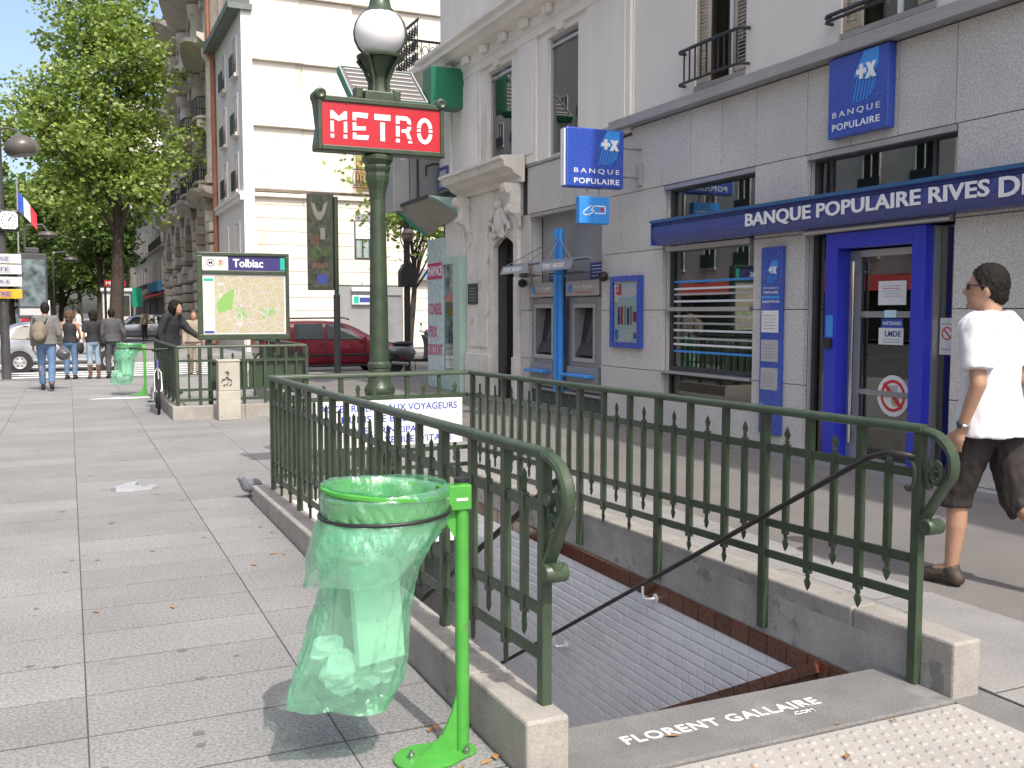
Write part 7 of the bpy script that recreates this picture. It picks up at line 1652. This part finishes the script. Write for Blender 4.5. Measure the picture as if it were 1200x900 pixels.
    if kind == 'short':
        c.sphere(H+Rh @ Vector((0,-.012,.022)), .1, 22, 16, (.86,1.02,1.14), Rh); c.sphere(H+Rh @ Vector((0,-.045,-.03)), .075, 16, 12, (.95,.85,1.0), Rh)
        o = remeshed(c, vox*.8, 1, 'hair', MT[hr], t, fold=.006 if near else .006, fs=95, clip=[(H+Rh @ Vector((0,.052,.045)), Rh @ Vector((0,1,-.55))), (H+Rh @ Vector((0,.035,.0)), Rh @ Vector((0,.9,-.42))), (H+Rh @ Vector((0,-.06,-.085)), Rh @ Vector((0,.35,-1)))])
    else:
        c.sphere(H+Rh @ Vector((0,-.025,.02)), .125 if kind == 'curly' else .11, 18, 14, (1.0,1.0,1.1), Rh); c.sphere(H+Rh @ Vector((0,-.06,-.07)), .10, 16, 10, (1.0,.7,1.1), Rh)
        remeshed(c, vox*.9, 0, 'hair', MT[hr], t, fold=.022 if kind == 'curly' else .008, fs=34, clip=[(H+Rh @ Vector((0,.055,.03)), Rh @ Vector((0,1,-.25)))])
    t.scale = (k,)*3; t.location = loc; t.rotation_euler = (0,0,rz)
    return t
# man walking past the bank
hd = math.atan2(-.465, .888)
def hdg(dx, dy): return math.atan2(-dx, dy)
JM = dict(pel=(0,0,.935), che=(0,.02,1.29), nec=(0,.02,1.46), hea=(0,.05,1.615), hipL=(-.09,.0,.92), hipR=(.09,-.0,.92), knL=(-.10,.13,.51), anL=(-.10,.145,.085), toeL=(-.105,.335,.038), heelL=(-.10,.105,.042), knR=(.10,-.10,.49), anR=(.10,-.42,.20), toeR=(.10,-.30,.045), heelR=(.10,-.46,.16), shL=(-.195,.0,1.40), shR=(.195,.03,1.40), elL=(-.245,-.055,1.12), wrL=(-.235,.035,.875), elR=(.25,-.02,1.13), wrR=(.245,.14,.93))
mn = person('man in white shirt and dark knee-length shorts walking past the bank door', (4.685, 3.87, -.004), hdg(-.20,.98), 1.83, JM, dict(skin='skin', top=('shirt_white','short'), loose=True, hem=.835, bottom=('shorts_brown','knee'), shoe='shoe_brown', hair=('hair_dark','short')), vox=.0095, group='people on the pavement', facing=R_(26))
# sunglasses and watch belong to him as worn things
sgz = thing('sunglasses', 'dark sunglasses worn by the man in the white shirt', 'sunglasses', (0,0,0)); H = Vector(JM['hea']); Rg = Matrix.Rotation(R_(26), 3, 'Z')
for s in (-1,1):
    mb = MB(); mb.sphere(H+Rg @ Vector((s*.034,.092,.012)), .026, 12, 8, (1,.3,.75), Rg); mb.obj('lens', MT['plastic_black'], sgz, smooth=60); MB().tube([H+Rg @ Vector((s*.060,.086,.016)), H+Rg @ Vector((s*.082,.02,.012)), H+Rg @ Vector((s*.083,-.012,.004))], .004, 6).obj('temple', MT['plastic_black'], sgz)
wt_ = thing('wrist_watch', 'grey watch on the left wrist of the man in the white shirt', 'watch', (0,0,0)); wv = Vector(JM['wrL']); wd = (wv-Vector(JM['elL'])).normalized(); pts = []
a1 = wd.orthogonal().normalized(); a2 = wd.cross(a1); MB().tube([wv-wd*.03+(a1*cos(k*pi/8)+a2*sin(k*pi/8))*.031 for k in range(16)], .009, 6, closed=True).obj('strap', MT['steel'], wt_, smooth=60); MB().sphere(wv-wd*.03+Vector((-.032,0,0)), .019, 12, 8, (.4,1,1)).obj('case', MT['dark'], wt_, smooth=60)
for o in (sgz, wt_): o.location = mn.location; o.rotation_euler = mn.rotation_euler; o.scale = mn.scale
# people ahead on the left
walkL = dict(knL=(-.10,.10,.52), anL=(-.09,.16,.09), toeL=(-.09,.33,.05), knR=(.10,-.06,.50), anR=(.10,-.26,.14), toeR=(.10,-.10,.05), elR=(.25,-.04,1.13), wrR=(.26,.06,.90))
p1_ = person('man in grey sweater and jeans with a backpack, carrying a helmet', (-.42, 21.5, 0), R_(-4), 1.74, walkL, dict(top=('cloth_grey','long'), bottom=('jeans','ankle'), shoe='cloth_black', hair=('hair_dark','short')))
bp_ = thing('backpack', 'khaki backpack on the back of the man in the grey sweater', 'backpack', (0,0,0)); mb = MB(); mb.sphere((-.10,-.20,1.18), .17, 14, 10, (.85,.6,1.25)); mb.sphere((-.10,-.27,1.08), .12, 12, 8, (.9,.6,.8)); remeshed(mb, .02, 2, 'sack', MT['khaki'], bp_, fold=.01)
for s in (-1,1): MB().tube([(-.10+s*.1,-.14,1.34),(-.08+s*.12,-.08,1.44),(-.05+s*.13,.10,1.40),(-.06+s*.14,.12,1.2)], .016, 6).obj('strap', MT['cloth_black'], bp_)
hl_ = thing('helmet', 'grey crash helmet held by the man with the backpack', 'helmet', (0,0,0)); mb = MB(); mb.sphere((.30,.10,.72), .135, 18, 12, (1,1,.95)); mb.obj('shell', M('helmet_grey', (.10,.10,.10), .2, coat=.6), hl_, smooth=60); MB().sphere((.33,.02,.73), .11, 14, 10, (1.0,.6,.6)).obj('visor', MT['car_glass'], hl_, smooth=60)
for o in (bp_, hl_): o.location = p1_.location; o.rotation_euler = p1_.rotation_euler; o.scale = p1_.scale
w1 = person('woman with brown curly hair, black top and jeans at the kerb', (.02, 25.0, 0), R_(-20), 1.58, dict(elR=(.25,.02,1.12), wrR=(.16,.12,.98)), dict(fem=True, top=('cloth_black','tank'), hem=.95, bottom=('jeans','ankle'), shoe='cloth_black', hair=('hair_brown','curly')))
w2 = person('woman in black top, pale cropped jeans and tan boots at the kerb', (.52, 25.0, 0), R_(10), 1.60, {}, dict(fem=True, top=('cloth_black','short'), hem=.95, bottom=('jeans_pale','calf'), shoe='boot_tan', boots=True, hair=('hair_dark','long')))
m2_ = person('man in charcoal sweater and dark trousers with a shoulder bag at the kerb', (.92, 24.9, 0), R_(14), 1.64, dict(elR=(.27,-.05,1.14), wrR=(.30,.02,.92)), dict(skin='skin_dark', top=('charcoal','long'), bottom=('charcoal','ankle'), shoe='cloth_black', hair=('hair_dark','short')))
sb_ = thing('shoulder_bag', 'black shoulder bag beside the man in the charcoal sweater', 'bag', (0,0,0)); mb = MB(); mb.sphere((-.24,-.06,.92), .15, 14, 10, (.5,1.0,.85)); remeshed(mb, .02, 2, 'bag', MT['cloth_black'], sb_, fold=.01); MB().tube([(-.24,-.06,1.02),(-.20,-.08,1.30),(-.12,-.04,1.46),(.02,.08,1.40)], .012, 6).obj('strap', MT['cloth_black'], sb_); sb_.location = m2_.location; sb_.rotation_euler = m2_.rotation_euler; sb_.scale = m2_.scale
hb_ = thing('handbag', 'dark handbag hanging between the two women at the kerb', 'handbag', (0,0,0)); mb = MB(); mb.sphere((.27,-.04,.80), .14, 14, 10, (.5,1.0,1.1)); remeshed(mb, .02, 2, 'bag', MT['cloth_black'], hb_, fold=.01); MB().tube([(.27,-.1,.9),(.25,-.04,1.2),(.17,-.02,1.44),(.25,.03,1.2),(.27,.03,.9)], .010, 6).obj('strap', MT['cloth_black'], hb_); hb_.location = w1.location; hb_.rotation_euler = w1.rotation_euler; hb_.scale = w1.scale
lean = person('man in black jacket with a hand on the railing below the map', (1.72, 19.45, 0), hdg(.75,-.66), 1.80, dict(che=(0,.05,1.29), nec=(0,.09,1.45), hea=(0,.16,1.58), elL=(-.24,.22,1.20), wrL=(-.20,.47,1.06), shL=(-.19,.06,1.41), shR=(.19,.06,1.41), elR=(.27,.0,1.14)), dict(top=('cloth_black','long'), loose=True, hem=.84, bottom=('charcoal','ankle'), shoe='cloth_black', hair=('hair_dark','curly')), facing=R_(10))
old = person('older man in pale shirt and beige jacket crossing behind the railing', (3.0, 27.0, -.14), R_(170), 1.74, walkL, dict(top=('coat_beige','long'), bottom=('coat_beige','ankle'), shoe='shoe_brown', hair=('hair_brown','short')))
yel = person('pedestrian in an orange-yellow shirt by the grey service wall', (11.0, 37.6, 0), R_(-80), 1.72, walkL, dict(top=('shirt_yellow','short'), bottom=('charcoal','ankle'), shoe='cloth_black', hair=('hair_dark','short')), vox=.024)
far_people = [((4.3,47.5,0),'person in black walking near the ornate arches','cloth_black','charcoal','hair_dark'),((4.7,52.0,0),'person in dark clothes beside the red shop window','charcoal','jeans','hair_brown'),((3.7,56,0),'person with bare arms near the green banner','coat_beige','cloth_black','hair_brown'),((-1.6,44,0),'person in a red top behind the silver car','scarf_red','jeans','hair_dark'),((.4,48,0),'person in a white top far behind the kerb group','shirt_white','jeans','hair_dark'),((1.3,60,0),'person in pale clothes near the second trunk','shirt_white','coat_beige','hair_brown')]
for i, (p, l, a, b_, h_) in enumerate(far_people): person(l, p, R_(20*i), 1.7, walkL if i % 2 else {}, dict(top=(a,'short' if i % 2 else 'long'), bottom=(b_,'ankle'), shoe='cloth_black', hair=(h_,'short')), vox=.028, group='distant passers-by')
